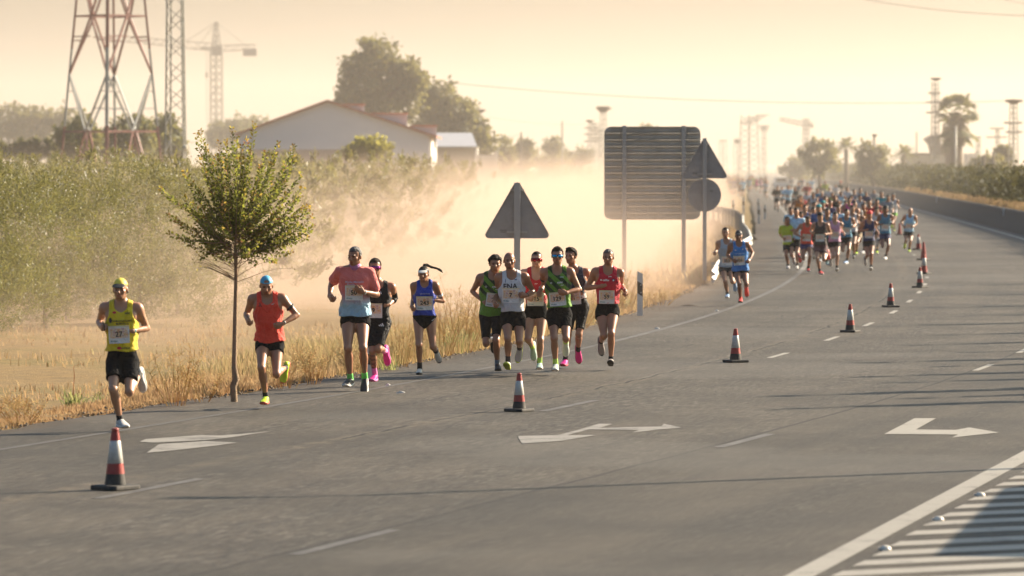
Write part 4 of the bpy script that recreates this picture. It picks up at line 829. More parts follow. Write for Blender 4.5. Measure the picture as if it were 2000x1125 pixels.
# ------------------------------------------------------------------ olive trees left of the road
OLV = leaf_mat('leaf_olive', (.020, .030, .006), (.115, .13, .036), .28, .45)
def olive_mesh(name, seed, n, H=3.2, W=1.9, leaf=.085):
    r = np.random.RandomState(seed); P = []; Dr = []
    lob_ = [(np.array([math.cos(q)*W*.55*(.6+.5*r.rand()), math.sin(q)*W*.55*(.6+.5*r.rand()), H*(.02+.72*r.rand())]), W*(.42+.2*r.rand())) for q in np.arange(9)*.72+r.rand(9)]+[(np.array([0, 0, H*.74]), W*.55), (np.array([.3, 0, H*.3]), W*.7), (np.array([-.5, -.7, H*.08]), W*.55), (np.array([.6, -.6, H*.06]), W*.55), (np.array([0, .4, H*.1]), W*.6)]
    tone = .5+.32*r.randn(len(lob_)); LV = []
    for k in range(n//60):
        j = r.randint(len(lob_)); c0, rr = lob_[j]; d = r.normal(size=3); d /= np.linalg.norm(d); d[2] = abs(d[2])*.9-.25*(c0[2] < .4*H)*r.rand(); c = c0+d*rr*(.72+.33*r.rand()); c[2] = max(-.05, c[2]); d = d+np.array([0, 0, .55]); d /= np.linalg.norm(d); L_ = .22+.35*r.rand(); u = r.rand(60, 1); P.append(c+d*u*L_+r.normal(size=(60, 3))*.06); Dr.append(np.repeat(d[None], 60, 0)+r.normal(size=(60, 3))*.55); LV.append(np.clip(tone[j]+.15*r.randn()+.10*r.randn(60), 0, 1))
    for k in range(0):
        a = r.rand()*6.28; t = r.rand()**.6; rad = W*(.25+.75*t)*(.8+.3*r.rand()); z = -.02*H+1.02*H*r.rand()**.8; sh = 1-.45*max(0, z/H-.55)/.45; c = np.array([math.cos(a)*rad*sh, math.sin(a)*rad*sh, z]); d = np.array([math.cos(a)*.5, math.sin(a)*.5, .75+.5*r.rand()-.9*(z < .25*H)]); d /= np.linalg.norm(d); L_ = .35+.4*r.rand()
        u = r.rand(60, 1); P.append(c+d*u*L_+r.normal(size=(60, 3))*.05); Dr.append(np.repeat(d[None], 60, 0)+r.normal(size=(60, 3))*.5)
    P = np.concatenate(P); Dr = np.concatenate(Dr); V, Q = quads_cloud(P, leaf*(.7+.6*r.rand(len(P))), leaf*.26, r, 0, Dr); lv = np.repeat(np.concatenate(LV), 4)
    return np_mesh(name, V, Q, OLV, False, {'lv': lv})
omesh = [olive_mesh('olive_crown', 100+i, 36000, leaf=.065) for i in range(3)]; otr = MB().tube([(0, 0, -.4), (.06, .03, .3), (-.04, .02, .7), (.05, 0, 1.1)], [.06, .05, .035, .015], 8).mesh('trunk', BARK, True)
olives = [(-8.0, 99, 1.0, 'olive tree nearest the young tree, dark hollow in its side'), (-9.6, 95, .98, 'olive tree second from the dust, behind the first runner'), (-10.2, 90.5, 1.02, 'olive tree at left, level with the yellow singlet'), (-11.4, 92.5, 1.0, 'olive tree at the far left edge of the frame'), (-7.8, 107, 1.04, 'olive tree in the second row by the plain mast'), (-10.0, 104, 1.05, 'olive tree in the second row below the red pylon'), (-12.2, 101, 1.04, 'olive tree in the second row at left edge')]
for i, (x, y, s, lb) in enumerate(olives):
    t = empty('olive_tree', (x, y, float(terr(x, y))), i*1.7); t.scale = (s, s, s); tag(t, lb, 'olive tree', 'olive trees along the field edge'); obj('trunk', otr, t); k = obj('crown', omesh[i % 3], t); k['kind'] = 'stuff'
# the rest of the grove reads as one mass
base = [olive_mesh('g', 200+i, 3000, leaf=.17) for i in range(2)]; src = []
for b in base: v = np.empty(len(b.vertices)*3, np.float32); b.vertices.foreach_get('co', v); a = np.empty(len(b.vertices), np.float32); b.attributes['lv'].data.foreach_get('value', a); src.append((v.reshape(-1, 3), a))
r = np.random.RandomState(7); V = []; A = []
for row in range(16):
    y0 = 112+row*7.5+row*row*.35; x1 = float(np.interp(y0, [100, 140, 180, 250, 420], [-7, -6, -4, -3.5, -6]))
    for k in range(int(7+row*1.2)):
        x = x1-k*2.3+r.randn()*.3; y = y0+r.randn()*.8; a = r.rand()*6.28; s = .94+.12*r.rand(); v, lv = src[r.randint(2)]; c, sn = math.cos(a), math.sin(a)
        V.append(np.stack([(v[:, 0]*c-v[:, 1]*sn)*s+x, (v[:, 0]*sn+v[:, 1]*c)*s+y, v[:, 2]*s*1.0+float(terr(x, y))], 1)); A.append(np.clip(lv+.12*r.randn(), 0, 1))
V = np.concatenate(V); A = np.concatenate(A); tag(obj('olive_grove', np_mesh('olive_grove', V, np.arange(len(V)).reshape(-1, 4), OLV, False, {'lv': A})), 'dense olive grove spreading back to the pylon', 'olive grove', kind='stuff')
# ------------------------------------------------------------------ hedge right of the road
HED = leaf_mat('leaf_hedge', (.004, .009, .001), (.026, .037, .004), .10, .7); r = np.random.RandomState(8); P = []; A = []
for k in range(4200):
    y = 150+650*r.rand()**2.2; a = r.rand()*6.28; o = 12.4+1.3*math.cos(a)*(.7+.4*r.rand()); zc = 1.62+.82*math.sin(a)*(.75+.4*r.rand())-.0003*(y-150)+.10*math.sin(y*.9)+.1*math.sin(y*.37); b = rp(o, y); n = 26
    P.append(np.array([b.x, b.y, max(.9, zc)])+r.normal(size=(n, 3))*[.28, .5, .20]); A.append(np.clip(np.full(n, .45+.28*r.randn())+.15*r.randn(n), 0, 1))
P = np.concatenate(P); A = np.concatenate(A); V, Q = quads_cloud(P, .22*(.7+.6*r.rand(len(P)))*np.interp(P[:, 1], [150, 300, 800], [1, 1.3, 2.6]), .085*np.interp(P[:, 1], [150, 300, 800], [1, 1.3, 2.6]), r, .6); hd = empty('hedge', tuple(rp(12.4, 180, .9))); tag(hd, 'long clipped green hedge on the bank right of the road', 'hedge'); k = obj('foliage', np_mesh('foliage', V-np.array(hd.location), Q, HED, False, {'lv': np.repeat(A, 4)}), hd); k['kind'] = 'stuff'
b = MB()
for y in np.arange(152, 420, 6.0): p = rp(12.4, y, .5)-hd.location; b.tube([p, p+Vector((.1, 0, .9))], [.06, .03], 5)
k = b.build('stem', BARK, hd); k['kind'] = 'stuff'
# ------------------------------------------------------------------ grass
def blade_mat(name, stops, tcol=(.75, .58, .34)):
    m = leaf_mat(name, stops[0], stops[-1], .45, .7, tcol); nt = m.node_tree; e = [n for n in nt.nodes if n.type == 'VALTORGB'][0].color_ramp.elements
    for i, c in enumerate(stops[1:-1]): x = e.new((i+1)/(len(stops)-1)); x.color = tuple(c)+(1,)
    return m
def blades(name, X, Y, Hh, Wd, lv, m, seed, lean=.35, label=None, parent=None):
    r = np.random.RandomState(seed); n = len(X); Z = terr(X, Y)-.02; a = r.rand(n)*6.28; dx, dy = np.cos(a), np.sin(a); ln = lean*(.3+r.rand(n)); B = np.stack([X, Y, Z], 1); sd = np.stack([-dy, dx, 0*dx], 1)*Wd[:, None]*.5; f = np.stack([dx, dy, 0*dx], 1)
    m1 = B+f*(Hh*ln*.35)[:, None]+np.array([0, 0, 1])*(Hh*.6)[:, None]; tp = B+f*(Hh*ln)[:, None]+np.array([0, 0, 1])*(Hh*(1-.25*ln))[:, None]
    V = np.stack([B-sd, B+sd, m1+sd*.75, m1-sd*.75, tp, tp+sd*.15], 1).reshape(-1, 3); i = np.arange(n)[:, None]*6; Q = np.concatenate([i+[0, 1, 2, 3], i+[3, 2, 5, 4]]); o = obj(name, np_mesh(name, V, Q, m, False, {'lv': np.repeat(lv, 6)}), parent)
    if label: tag(o, label, 'grass', kind='stuff')
    else: o['kind'] = 'stuff'
    return o
DRY = blade_mat('grass_dry', [(.25, .115, .04), (.31, .175, .07), (.33, .22, .10), (.23, .21, .06), (.12, .155, .03)])
r = np.random.RandomState(11); n = 150000; y = 40+95*r.rand(n)**1.25; o = -1.42-.22*np.interp(y, [0, 80, 110], [0, 1, 3])-.03-np.interp(y, [45, 60, 72], [1.2, 1.5, 3.2])*r.rand(n)**1.5; X = XL(y)+o*np.hypot(1, SLP(y)); clump = vnoise(X, y, 2.2, 21); cl2 = vnoise(X, y, .6, 22)
tall = np.interp(y, [46, 56, 61, 66, 76, 84, 96, 108, 130], [.085, .11, .20, .36, .50, .34, .38, .20, .18]); Hh = tall*np.clip(.75+.45*clump+.3*cl2, .25, 1.7)*(.6+.7*r.rand(n)); grn = np.interp(y, [50, 60, 66, 76, 84, 100, 112], [.10, .25, .55, .72, .5, .5, .2])
lv = np.clip(grn*.8+.25*cl2+.18*r.randn(n), 0, 1); blades('verge_grass', X, y, Hh, .006+.008*r.rand(n), lv, DRY, 12, .5, 'dry golden and green grass along the left road edge')
n = 34000; y = 48+90*r.rand(n); o = -4.0-30*r.rand(n)**1.6; X = XL(y)+o; keep = (vnoise(X, y, .5, 31)+.5*vnoise(X, y, 1.7, 32)) > -.05; X, y = X[keep], y[keep]; n = len(X); cl2 = vnoise(X, y, .4, 33)
blades('field_grass', X, y, (.07+.11*r.rand(n))*np.clip(1+.6*cl2, .4, 2), .012+.012*r.rand(n), np.clip(.30+.25*cl2+.15*r.randn(n), 0, 1), DRY, 13, .6, 'thin dry grass scattered over the dusty field')
n = 30000; y = 118+260*r.rand(n)**1.5; o = 10.1+.9*r.rand(n); P = np.array([rp(a, b)[:2] for a, b in zip(o, y)]); blades('bank_grass', P[:, 0], P[:, 1], .16+.22*r.rand(n), .02+.02*r.rand(n), np.clip(.3+.2*r.randn(n), 0, 1), DRY, 14, .6, 'dry grass strip above the barrier under the hedge')
n = 9000; y = 119+119*r.rand(n); X = np.interp(y, [114, 144, 180, 205, 240], [5.0, 7.4, 8.9, 10.3, 10.9])-.4-2.6*r.rand(n)**1.3; blades('bank_grass', X, y, .2+.3*r.rand(n), .016+.014*r.rand(n), np.clip(.3+.2*r.randn(n), 0, 1), DRY, 15, .6, 'dry grass mound behind the guardrail')
# tall flowering stems and weeds, each clump a thing
WEED = blade_mat('weed_stem', [(.38, .13, .05), (.42, .26, .09), (.30, .30, .08)])
def weed(px, py, h, n, seed, label, spread=.25, seeds=True, green=None, group='tall weeds on the verge'):
    r = np.random.RandomState(seed); c = G(px, py, -.05); t = empty('weed_clump', (c.x, c.y, float(terr(c.x, c.y)))); tag(t, label, 'weed', group); b = MB(); P = []
    for i in range(n):
        a = r.rand()*6.28; q = spread*r.rand()**.5; bs_ = Vector((math.cos(a)*q*.4, math.sin(a)*q*.4, -.02)); hh = h*(.6+.5*r.rand()); tip = Vector((math.cos(a)*q*1.6, math.sin(a)*q*1.6, hh)); mid = bs_.lerp(tip, .55)+Vector((r.randn()*.03, r.randn()*.03, .06*hh)); b.tube([bs_, mid, tip], [.005, .004, .002], 4)
        for k in range(10 if seeds else 3): u = .35+.65*r.rand(); p = (bs_.lerp(mid, u*1.6) if u < .6 else mid.lerp(tip, (u-.6)/.4)); br = p+Vector((r.randn()*.06, r.randn()*.06, .05+.05*r.rand())); b.tube([p, br], [.003, .0015], 3); P += [np.array(br)+r.normal(size=3)*.02 for _ in range(5)]
    me = b.mesh('stem', WEED); me.attributes.new('lv', 'FLOAT', 'POINT').data.foreach_set('value', r.rand(len(me.vertices)).astype(np.float32)); k = obj('stem', me, t); k['kind'] = 'stuff'
    P = np.array(P); V, Q = quads_cloud(P, .022, .012, r); k = obj('seed_head', np_mesh('seed_head', V, Q, WEED, False, {'lv': r.rand(len(V))}), t); k['kind'] = 'stuff'
weed(345, 800, .72, 16, 1, 'tall reddish seeded weeds left of the young tree', .30); weed(395, 792, .45, 10, 2, 'low reddish weeds close to the young tree trunk', .25); weed(560, 765, .42, 12, 3, 'pale weeds right of the orange singlet'); weed(610, 757, .5, 14, 4, 'straw weeds left of the tall runner')
weed(900, 690, 1.15, 26, 5, 'tallest reed-like grass clump between the woman and the group', .5); weed(860, 700, .95, 20, 6, 'tall grass clump just right of the woman', .4); weed(935, 680, .9, 18, 7, 'tall grass clump against the curly-haired runner', .4); weed(780, 722, .7, 16, 8, 'grass clump left of the woman', .35); weed(690, 745, .55, 14, 9, 'grass clump behind the tall runner legs', .35)
weed(1215, 612, .95, 22, 10, 'tall yellowing weeds behind the red singlet at right', .45); weed(1180, 628, .8, 18, 11, 'tall weeds left of the reflector post', .4); weed(1290, 600, .4, 14, 12, 'low rusty weeds right of the reflector post', .4); weed(1130, 645, .7, 14, 13, 'weeds showing between dark vest and red singlet', .4); weed(40, 836, .28, 10, 14, 'small dry weeds at the left road edge', .2); weed(50, 800, .22, 8, 15, 'grey dry weed left of the green tussock', .2)
r = np.random.RandomState(17); c = G(140, 786, -.1); t = empty('grass_tussock', (c.x, c.y, float(terr(c.x, c.y)))); tag(t, 'bright green broad-bladed tussock left of the first runner', 'plant')
GRN = blade_mat('grass_green', [(.10, .17, .03), (.20, .27, .05)])
def arch(parent, n, h, spread, seed, wd=.022):
    r = np.random.RandomState(seed); V = []; Q = []; lv = []
    for i in range(n):
        a = r.rand()*6.28; L_ = h*(.6+.5*r.rand()); sp = spread*(.3+r.rand()); sd = np.array([-math.sin(a), math.cos(a), 0])*wd*(.6+.5*r.rand())*.5; v = r.rand(); b0 = np.array([r.randn()*.06, r.randn()*.06, -.02]); k0 = len(V)
        for j in range(6): u = j/5; p = b0+np.array([math.cos(a)*sp*u**1.6, math.sin(a)*sp*u**1.6, L_*(u-.38*u**3*sp/spread)]); w = sd*(1-u**2.2); V += [p-w, p+w]; lv += [v, v]
        Q += [(k0+2*j, k0+2*j+1, k0+2*j+3, k0+2*j+2) for j in range(5)]
    k = obj('blade', np_mesh('blade', np.array(V), np.array(Q), GRN, True, {'lv': lv}), parent); k['kind'] = 'stuff'
arch(t, 46, .34, .22, 1, .026); MB().tube([(0, 0, 0), (.03, 0, .4), (.02, 0, .52), (.12, 0, .56), (.18, 0, .50)], [.006, .005, .003, .002, .001], 5).build('flower_stem', WEED, t)
for i, (px, py, n, h, lb) in enumerate([(190, 776, 22, .22, 'small green tussock behind the first runner leg'), (885, 700, 60, .62, 'lush green grass clump right of the woman'), (925, 690, 50, .55, 'lush green grass clump left of the group'), (1235, 610, 36, .5, 'green grass clump left of the reflector post'), (760, 735, 34, .35, 'green grass clump between black suit and woman')]):
    c = G(px, py, -.1); t = empty('grass_tussock', (c.x, c.y, float(terr(c.x, c.y)))); tag(t, lb, 'plant', 'green tussocks on the verge'); arch(t, n, h, .25+.2*(h > .4), 20+i, .016)
# gravel at the road edge
r = np.random.RandomState(19); n = 5200; y = 42+80*r.rand(n)**1.2; o = -1.28-.22*np.interp(y, [0, 80, 110], [0, 1, 3])+.16*r.randn(n); s = .008+.018*r.rand(n)**3; X = XL(y)+o*np.hypot(1, SLP(y)); C = np.stack([X, y-o*SLP(y), np.maximum(terr(X, y), -.02)+s*.4], 1); oc = np.array([[1, 0, 0], [-1, 0, 0], [0, 1, 0], [0, -1, 0], [0, 0, .7], [0, 0, -.7]]); V = (C[:, None]+oc[None]*s[:, None, None]*(.7+.6*r.rand(n, 6, 1))).reshape(-1, 3); T = np.array([(0, 2, 4), (2, 1, 4), (1, 3, 4), (3, 0, 4), (2, 0, 5), (1, 2, 5), (3, 1, 5), (0, 3, 5)]); Q = (np.arange(n)[:, None, None]*6+T[None]).reshape(-1, 3)
tag(obj('gravel', np_mesh('gravel', V, Q, mat('gravel', (.12, .095, .07), .95, .5, 40), False)), 'loose dark gravel along the left road edge', 'gravel', kind='stuff')
# ------------------------------------------------------------------ the young roadside tree
tb = G(457, 785, 0); TY = tb.y; yt = empty('young_tree', (tb.x, TY, float(terr(tb.x, TY))-.02)); tag(yt, 'young street tree with upswept leafy shoots on the left verge', 'tree'); zz = lambda py: CAMH-(py-HOR)*TY/FPX-yt.location.z; xx = lambda px: (px-457)*TY/FPX
YB = mat('young_bark', (.26, .18, .11), .9, .3, 14, bmp=.8)
MB().tube([(0, 0, -.1), (.0, 0, .05), (-.012, .0, .25), (.02, .01, .34), (.0, 0, .5), (xx(459), 0, zz(620)), (xx(461), .02, zz(540)), (xx(460), 0, zz(480)), (xx(463), 0, zz(430))], [.050, .043, .044, .047, .033, .028, .025, .022, .015], 10).build('trunk', YB, yt, True)
YLF = blade_mat('leaf_young', [(.018, .030, .005), (.045, .062, .008), (.095, .092, .012), (.24, .13, .03), (.34, .12, .04)], (.75, .8, .15))
r = np.random.RandomState(23); tips = [(385, 75), (345, 95), (735, 22), (505, 150), (690, 130), (905, 155), (1010, 175), (1010, 255), (1065, 360), (1075, 455), (88, 458), (270, 345), (275, 525), (225, 675), (1082, 585), (1110, 600), (1135, 645), (1140, 720), (1095, 795), (990, 900), (640, 245), (560, 190), (430, 385), (545, 145), (600, 120), (780, 300), (860, 300), (680, 300), (960, 420), (840, 520), (350, 780), (380, 930), (420, 860), (890, 950), (760, 980), (560, 960), (480, 940), (320, 560), (380, 470), (930, 590), (1000, 660), (480, 250), (720, 210), (415, 180), (450, 300), (880, 235), (940, 290), (980, 330), (1030, 520), (1040, 700), (330, 430), (300, 620), (360, 690), (1000, 800), (930, 860), (590, 60), (660, 180), (810, 220)]
shoots = []
for tx, ty in tips:
    px, py = 280+tx/3.408, 230+ty/3.408; st = Vector((xx(460)+r.randn()*.03, r.randn()*.03, zz(500-35*r.rand()-(25 if ty < 500 else 0)))); shoots.append((st, Vector((xx(px), r.randn()*.25, zz(py))), 1))
for _ in range(60):
    a = r.rand()*6.28; el = -.05+1.45*r.rand(); L_ = (.35+.45*r.rand())*(1+.45*math.sin(max(0, el))); d = Vector((math.cos(a)*math.cos(el), math.sin(a)*math.cos(el), math.sin(el))); st = Vector((xx(460), 0, zz(503-55*r.rand())))+d*.08; shoots.append((st, st+d*L_+Vector((0, 0, .08)), 0))
b = MB(); LP = []; LD = []; LVv = []
for st, en, key in shoots:
    ctrl = st.lerp(en, .5)+Vector(((en.x-st.x)*.18, (en.y-st.y)*.18, -.10*(en-st).length)); L_ = (en-st).length; q = lambda t: st*(1-t)**2+ctrl*2*t*(1-t)+en*t*t
    b.tube([q(t) for t in (0, .25, .5, .75, 1)], [.009, .007, .005, .004, .0015], 4); n = int(L_/(.018 if key else .024)); warm = .2*r.rand()+(.35 if r.rand() < .10 else 0)
    for i in range(n):
        t = .14+.86*i/n; p = q(t); tg = (q(min(1, t+.02))-q(t-.02)).normalized(); sd = tg.orthogonal().normalized(); ro = Matrix.Rotation(i*1.57+r.randn()*.4, 3, tg)
        for s in (-1, 1):
            if r.rand() < .9: d = ro @ (sd*s)+tg*.55; LP.append(p+d*.006); LD.append(d+Vector((0, 0, .1))); LVv.append(np.clip(.30+.18*r.randn()+warm*(1.2 if t > .8 else .6)+(.35 if t > .93 else 0), 0, 1))
k = b.build('limb', YB, yt); k['kind'] = 'stuff'
LP = np.array(LP); LD = np.array(LD); V, Q = quads_cloud(LP, .050*(.75+.5*r.rand(len(LP))), .030, r, 0, LD); k = obj('crown', np_mesh('crown', V, Q, YLF, False, {'lv': np.repeat(LVv, 4)}), yt); k['kind'] = 'stuff'
b = MB(); LP = []
for i in range(26):
    a = r.rand()*6.28; st = Vector((xx(460), 0, zz(515+38*r.rand()))); p = st; d = Vector((math.cos(a), .5*math.sin(a), .15+.3*r.rand())); pts = [p]
    for j in range(4): d = (d+Vector((r.randn()*.15, r.randn()*.15, .12-.1*j))).normalized(); p = p+d*(.09+.12*r.rand()); pts.append(p)
    b.tube(pts, [.006, .005, .004, .003, .002], 4); LP += [np.array(pts[-1])+r.normal(size=3)*.012 for _ in range(3 if i % 2 else 0)]
k = b.build('twig', YB, yt); k['kind'] = 'stuff'; V, Q = quads_cloud(np.array(LP), .032, .02, r); k = obj('twig_leaf', np_mesh('twig_leaf', V, Q, YLF, False, {'lv': np.full(len(V), .7)}), yt); k['kind'] = 'stuff'
# cypresses beyond the right edge of the view; they stripe the road with shade
cyp = None
for i, (x, y, s) in enumerate([(14.3, 62.6, 1.0), (15.0, 64.6, .9), (15.4, 66.4, 1.1), (15.2, 68.8, .9), (16.0, 71.2, 1.0), (15.6, 73.5, .85), (16.8, 76, 1.05), (17.2, 79, .9), (17.5, 82.5, 1.0), (18.4, 87, 1.0), (18.8, 92, 1.1), (19.8, 97, 1.0), (20.7, 103, 1.1), (22.5, 112, 1.2), (24, 121, 1.2)]):
    if cyp is None: cyp = c = make_tree((0, 0, 0), [((0, 0, 1.2+k*.75), (.42-.045*k, .42-.045*k, .6)) for k in range(7)], 4200, .16, 77, CYP, 'x', None, (1.0, .09), name='cypress', cat='cypress', asp=.4)
    else: c = copy_tree(cyp)
    c.location = (x, y, .05); c.scale = (s*.8, s*.8, s); c.rotation_euler = (0, 0, i*1.9); tag(c, 'slim cypress on the right roadside beyond the edge of the view', 'cypress', 'roadside cypresses beyond the right edge')
# ------------------------------------------------------------------ traffic cones
CR = mat('cone_red', (.34, .035, .03), .5, .3, 20, dirt=((.16, .08, .06), 12, .6)); CWh = mat('cone_white', (.52, .51, .47), .35, .15, 30, dirt=((.22, .19, .15), 14, .7)); CB = mat('cone_black', (.035, .033, .03), .75, .4, 20, dirt=((.12, .10, .08), 10, .6))
def make_cone(style):
    t = empty('traffic_cone'); r_ = lambda z: .092*(1-z/.5)+.028*(z/.5)
    MB().box((0, 0, .02), (.29, .29, .04)).build('base', CB, t, bevel=.012)
    segs = [(.04, .13, CB), (.13, .215, CR), (.215, .40, CWh), (.40, .47, CR)] if style == 0 else [(.04, .21, CR), (.21, .40, CWh), (.40, .47, CR)] if style == 1 else [(.04, .2, CR), (.2, .36, CR), (.36, .47, CR)]
    for k, (a, b, m) in enumerate(segs): MB().lathe([(r_(a)+.0, a), (r_(a)+.002*(m is CWh), a+.002), (r_(b)+.002*(m is CWh), b-.002), (r_(b), b)], 20).build('sleeve' if m is CWh else 'cone_band', m, t, True)
    MB().lathe([(.030, .47), (.026, .48), (.031, .487), (.030, .497), (.018, .502)], 16).build('cone_tip', CR, t, True); return t
protos = [make_cone(i) for i in range(3)]; first = [True]*3
for px, py, s, st, lb in [(224, 957, 1.13, 0, 'nearest traffic cone, blurred, below the yellow singlet runner'), (1014, 804, .93, 0, 'small-topped traffic cone in front of the group'), (1437, 708, 1.02, 0, 'third traffic cone from the left, alone in mid road'), (1661, 649, 1.0, 0, 'fourth traffic cone from the left'), (1740, 600, 1.0, 0, 'fifth traffic cone from the left'), (1797, 562, 1.0, 0, 'cone at front of the tight far row'), (1805, 535, 1.08, 1, 'white-banded cone second in the tight far row'), (1804, 508, 1.12, 2, 'all-red cone third in the tight far row'), (1794, 488, 1.1, 1, 'white-banded cone beside the lone runner at right'), (1757, 459, 1.0, 2, 'farthest cone between two runners')]:
    c = protos[st] if first[st] else copy_tree(protos[st]); first[st] = False; g = G(px, py); c.location = (g.x, g.y, .001); c.scale = (s, s, s); c.rotation_euler = (0, 0, .25+px*.01); tag(c, lb, 'traffic cone', 'traffic cones along the lane line')
# ------------------------------------------------------------------ road signs seen from behind
SB = mat('sign_back', (.29, .29, .295), .55, .10, 5, metal=.2, dirt=((.16, .15, .14), 3, .5)); SP = mat('sign_post', (.36, .36, .36), .5, .12, 8, metal=.4); SW = mat('sign_print', (.10, .10, .10), .6)
def rtri(w, r_, up=True, n=6):
    h = w*.866; c = [(-w/2, -h/3), (w/2, -h/3), (0, 2*h/3)]; out = []
    for i, (x, z) in enumerate(c):
        l = math.hypot(x, z); cx_, cz_ = x*(1-2*r_/l), z*(1-2*r_/l); a0 = math.atan2(z, x)
        for k in range(n+1): a = a0+R(-60+120*k/n); out.append((cx_+r_*math.cos(a), cz_+r_*math.sin(a)))
    return out
def tri_sign(t, zc, w, y0=0):
    o = MB().slab([(x, zc+z_) for x, z_ in rtri(w, .055*w/1.2)], y0-.0, y0+.02).build('sign_plate', SB, t); e = rtri(w, .055*w/1.2)
    b = MB(); n = len(e)
    for i in range(n): p, q = e[i], e[(i+1) % n]; b.bar((p[0]*.985, y0-.012, zc+p[1]*.985), (q[0]*.985, y0-.012, zc+q[1]*.985), .022)
    b.build('rim', SB, o); MB().box((0, y0-.03, zc+.42*w), (.20*w, .03, .035)).build('bracket', SP, o); MB().box((0, y0-.03, zc-.2*w), (.3*w, .03, .035)).build('bracket', SP, o)
    for i in range(3): MB().box((-.2*w+.0*i, y0-.005, zc-.17*w-.02*i), (.10*w-.01*i, .004, .008)).build('maker_mark', SW, o)
    return o
D = 84.; t = empty('warning_sign', ((1010-1000)*D/FPX, D, float(terr(.1, D)))); tag(t, 'back of a grey triangular sign on a square post behind the group', 'road sign'); zq = lambda y, t, D: CAMH-(y-HOR)*D/FPX-t.location.z
w = 1.24; tri_sign(t, zq(465, t, D)+w*.2887, w); MB().box((0, -.085, zq(352, t, D)/2-.02), (.115, .07, zq(352, t, D)-.05)).build('post', SP, t, bevel=.006)
D = 118.; t = empty('stacked_signs', ((1376-1000)*D/FPX, D, -.1)); tag(t, 'backs of a triangle above a disc on one post before the big panel', 'road sign'); w = 1.22; tri_sign(t, zq(348, t, D)+w*.2887, w)
zc = zq(381, t, D); o = MB().slab([(.425*math.cos(2*math.pi*i/36), zc+.425*math.sin(2*math.pi*i/36)) for i in range(36)], 0, .02).build('disc_plate', SB, t); MB().box((.18, -.005, zc+.12), (.10, .004, .012)).build('maker_mark', SW, o); MB().box((.18, -.005, zc+.095), (.07, .004, .012)).build('maker_mark', SW, o)
MB().box((0, -.085, zq(270, t, D)/2), (.10, .07, zq(270, t, D))).build('post', SP, t, bevel=.006)
D = 122.; t = empty('direction_panel', ((1274-1000)*D/FPX, D, -.15)); tag(t, 'back of a large slatted direction panel on two posts', 'road sign'); x0, x1 = -94*D/FPX, 94*D/FPX; z1, z0 = zq(247, t, D), zq(429, t, D); n = 14; ph = (z1-z0)/n; rr = .19
PLK = mat('panel_back', (.42, .41, .385), .5, .12, 4, metal=.25, dirt=((.20, .19, .17), 2.5, .5))
for i in range(n):
    a, b = z0+i*ph, z0+(i+1)*ph-.004
    def xin(z): d = min(z-z0, z1-z); return 0 if d > rr else rr-math.sqrt(max(0, rr*rr-(rr-d)**2))
    zs_ = [a+(b-a)*k/5 for k in range(6)]; out = [(x0+xin(z_), z_) for z_ in zs_][::-1]+[(x1-xin(z_), z_) for z_ in zs_]
    p = MB().slab(out, -.0, .012).build('plank', PLK, t)
    m0, m1 = x0+xin(b)+.012, x1-xin(b)-.012; MB().box(((m0+m1)/2, -.03, b-.010), (m1-m0, .060, .012)).build('flange', PLK, p)
    m0, m1 = x0+xin(a)+.012, x1-xin(a)-.012; MB().box(((m0+m1)/2, -.022, a+.045), (m1-m0, .040, .006)).build('flange', PLK, p)
for x in (1219, 1335): MB().box(((x-1274)*D/FPX, -.10, z1/2+.02), (.11, .09, z1)).build('post', SP, t, bevel=.008)
# ------------------------------------------------------------------ guardrail
GS = mat('rail_zinc', (.42, .41, .38), .42, .15, 6, metal=.5, dirt=((.25, .22, .18), 3, .5)); gr = empty('guardrail', (5.2, 115, 0)); tag(gr, 'galvanised guardrail ramping up from the ground along the bend', 'guardrail')
gy_ = np.array([114, 118, 123, 130, 144, 160, 180, 205, 222, 240, 262]); gx_ = np.array([4.95, 5.25, 5.75, 6.35, 7.45, 8.2, 9.0, 10.25, 10.85, 11.0, 10.4]); gzt = np.array([.36, .5, .66, .75, .75, .75, .75, .75, .75, .75, .75])
ys = np.arange(114, 262.1, 1.0); prof = [(0, 0), (.0, -.03), (.07, -.06), (.07, -.12), (.0, -.15), (.0, -.19), (.07, -.22), (.07, -.28), (0, -.31), (0, -.34)]; V = []; np_ = len(prof)
for y in ys:
    x, zt_ = float(np.interp(y, gy_, gx_)), float(np.interp(y, gy_, gzt)); sl = (float(np.interp(y+1, gy_, gx_))-float(np.interp(y-1, gy_, gx_)))/2; nx = 1/math.hypot(1, sl)
    for d, z_ in prof: V.append((x+d*nx-5.2, y-d*sl*nx-115, zt_+z_))
Q = [(i*np_+j, i*np_+j+1, (i+1)*np_+j+1, (i+1)*np_+j) for i in range(len(ys)-1) for j in range(np_-1)]; beam = obj('w_beam', np_mesh('w_beam', V, Q, GS, True), gr); so_ = beam.modifiers.new('t', 'SOLIDIFY'); so_.thickness = .006
for y in np.arange(118, 262, 4.0): x, zt_ = float(np.interp(y, gy_, gx_)), float(np.interp(y, gy_, gzt)); MB().box((x-.09-5.2, y-115, zt_/2-.12), (.11, .06, zt_+.2)).build('post', GS, gr)
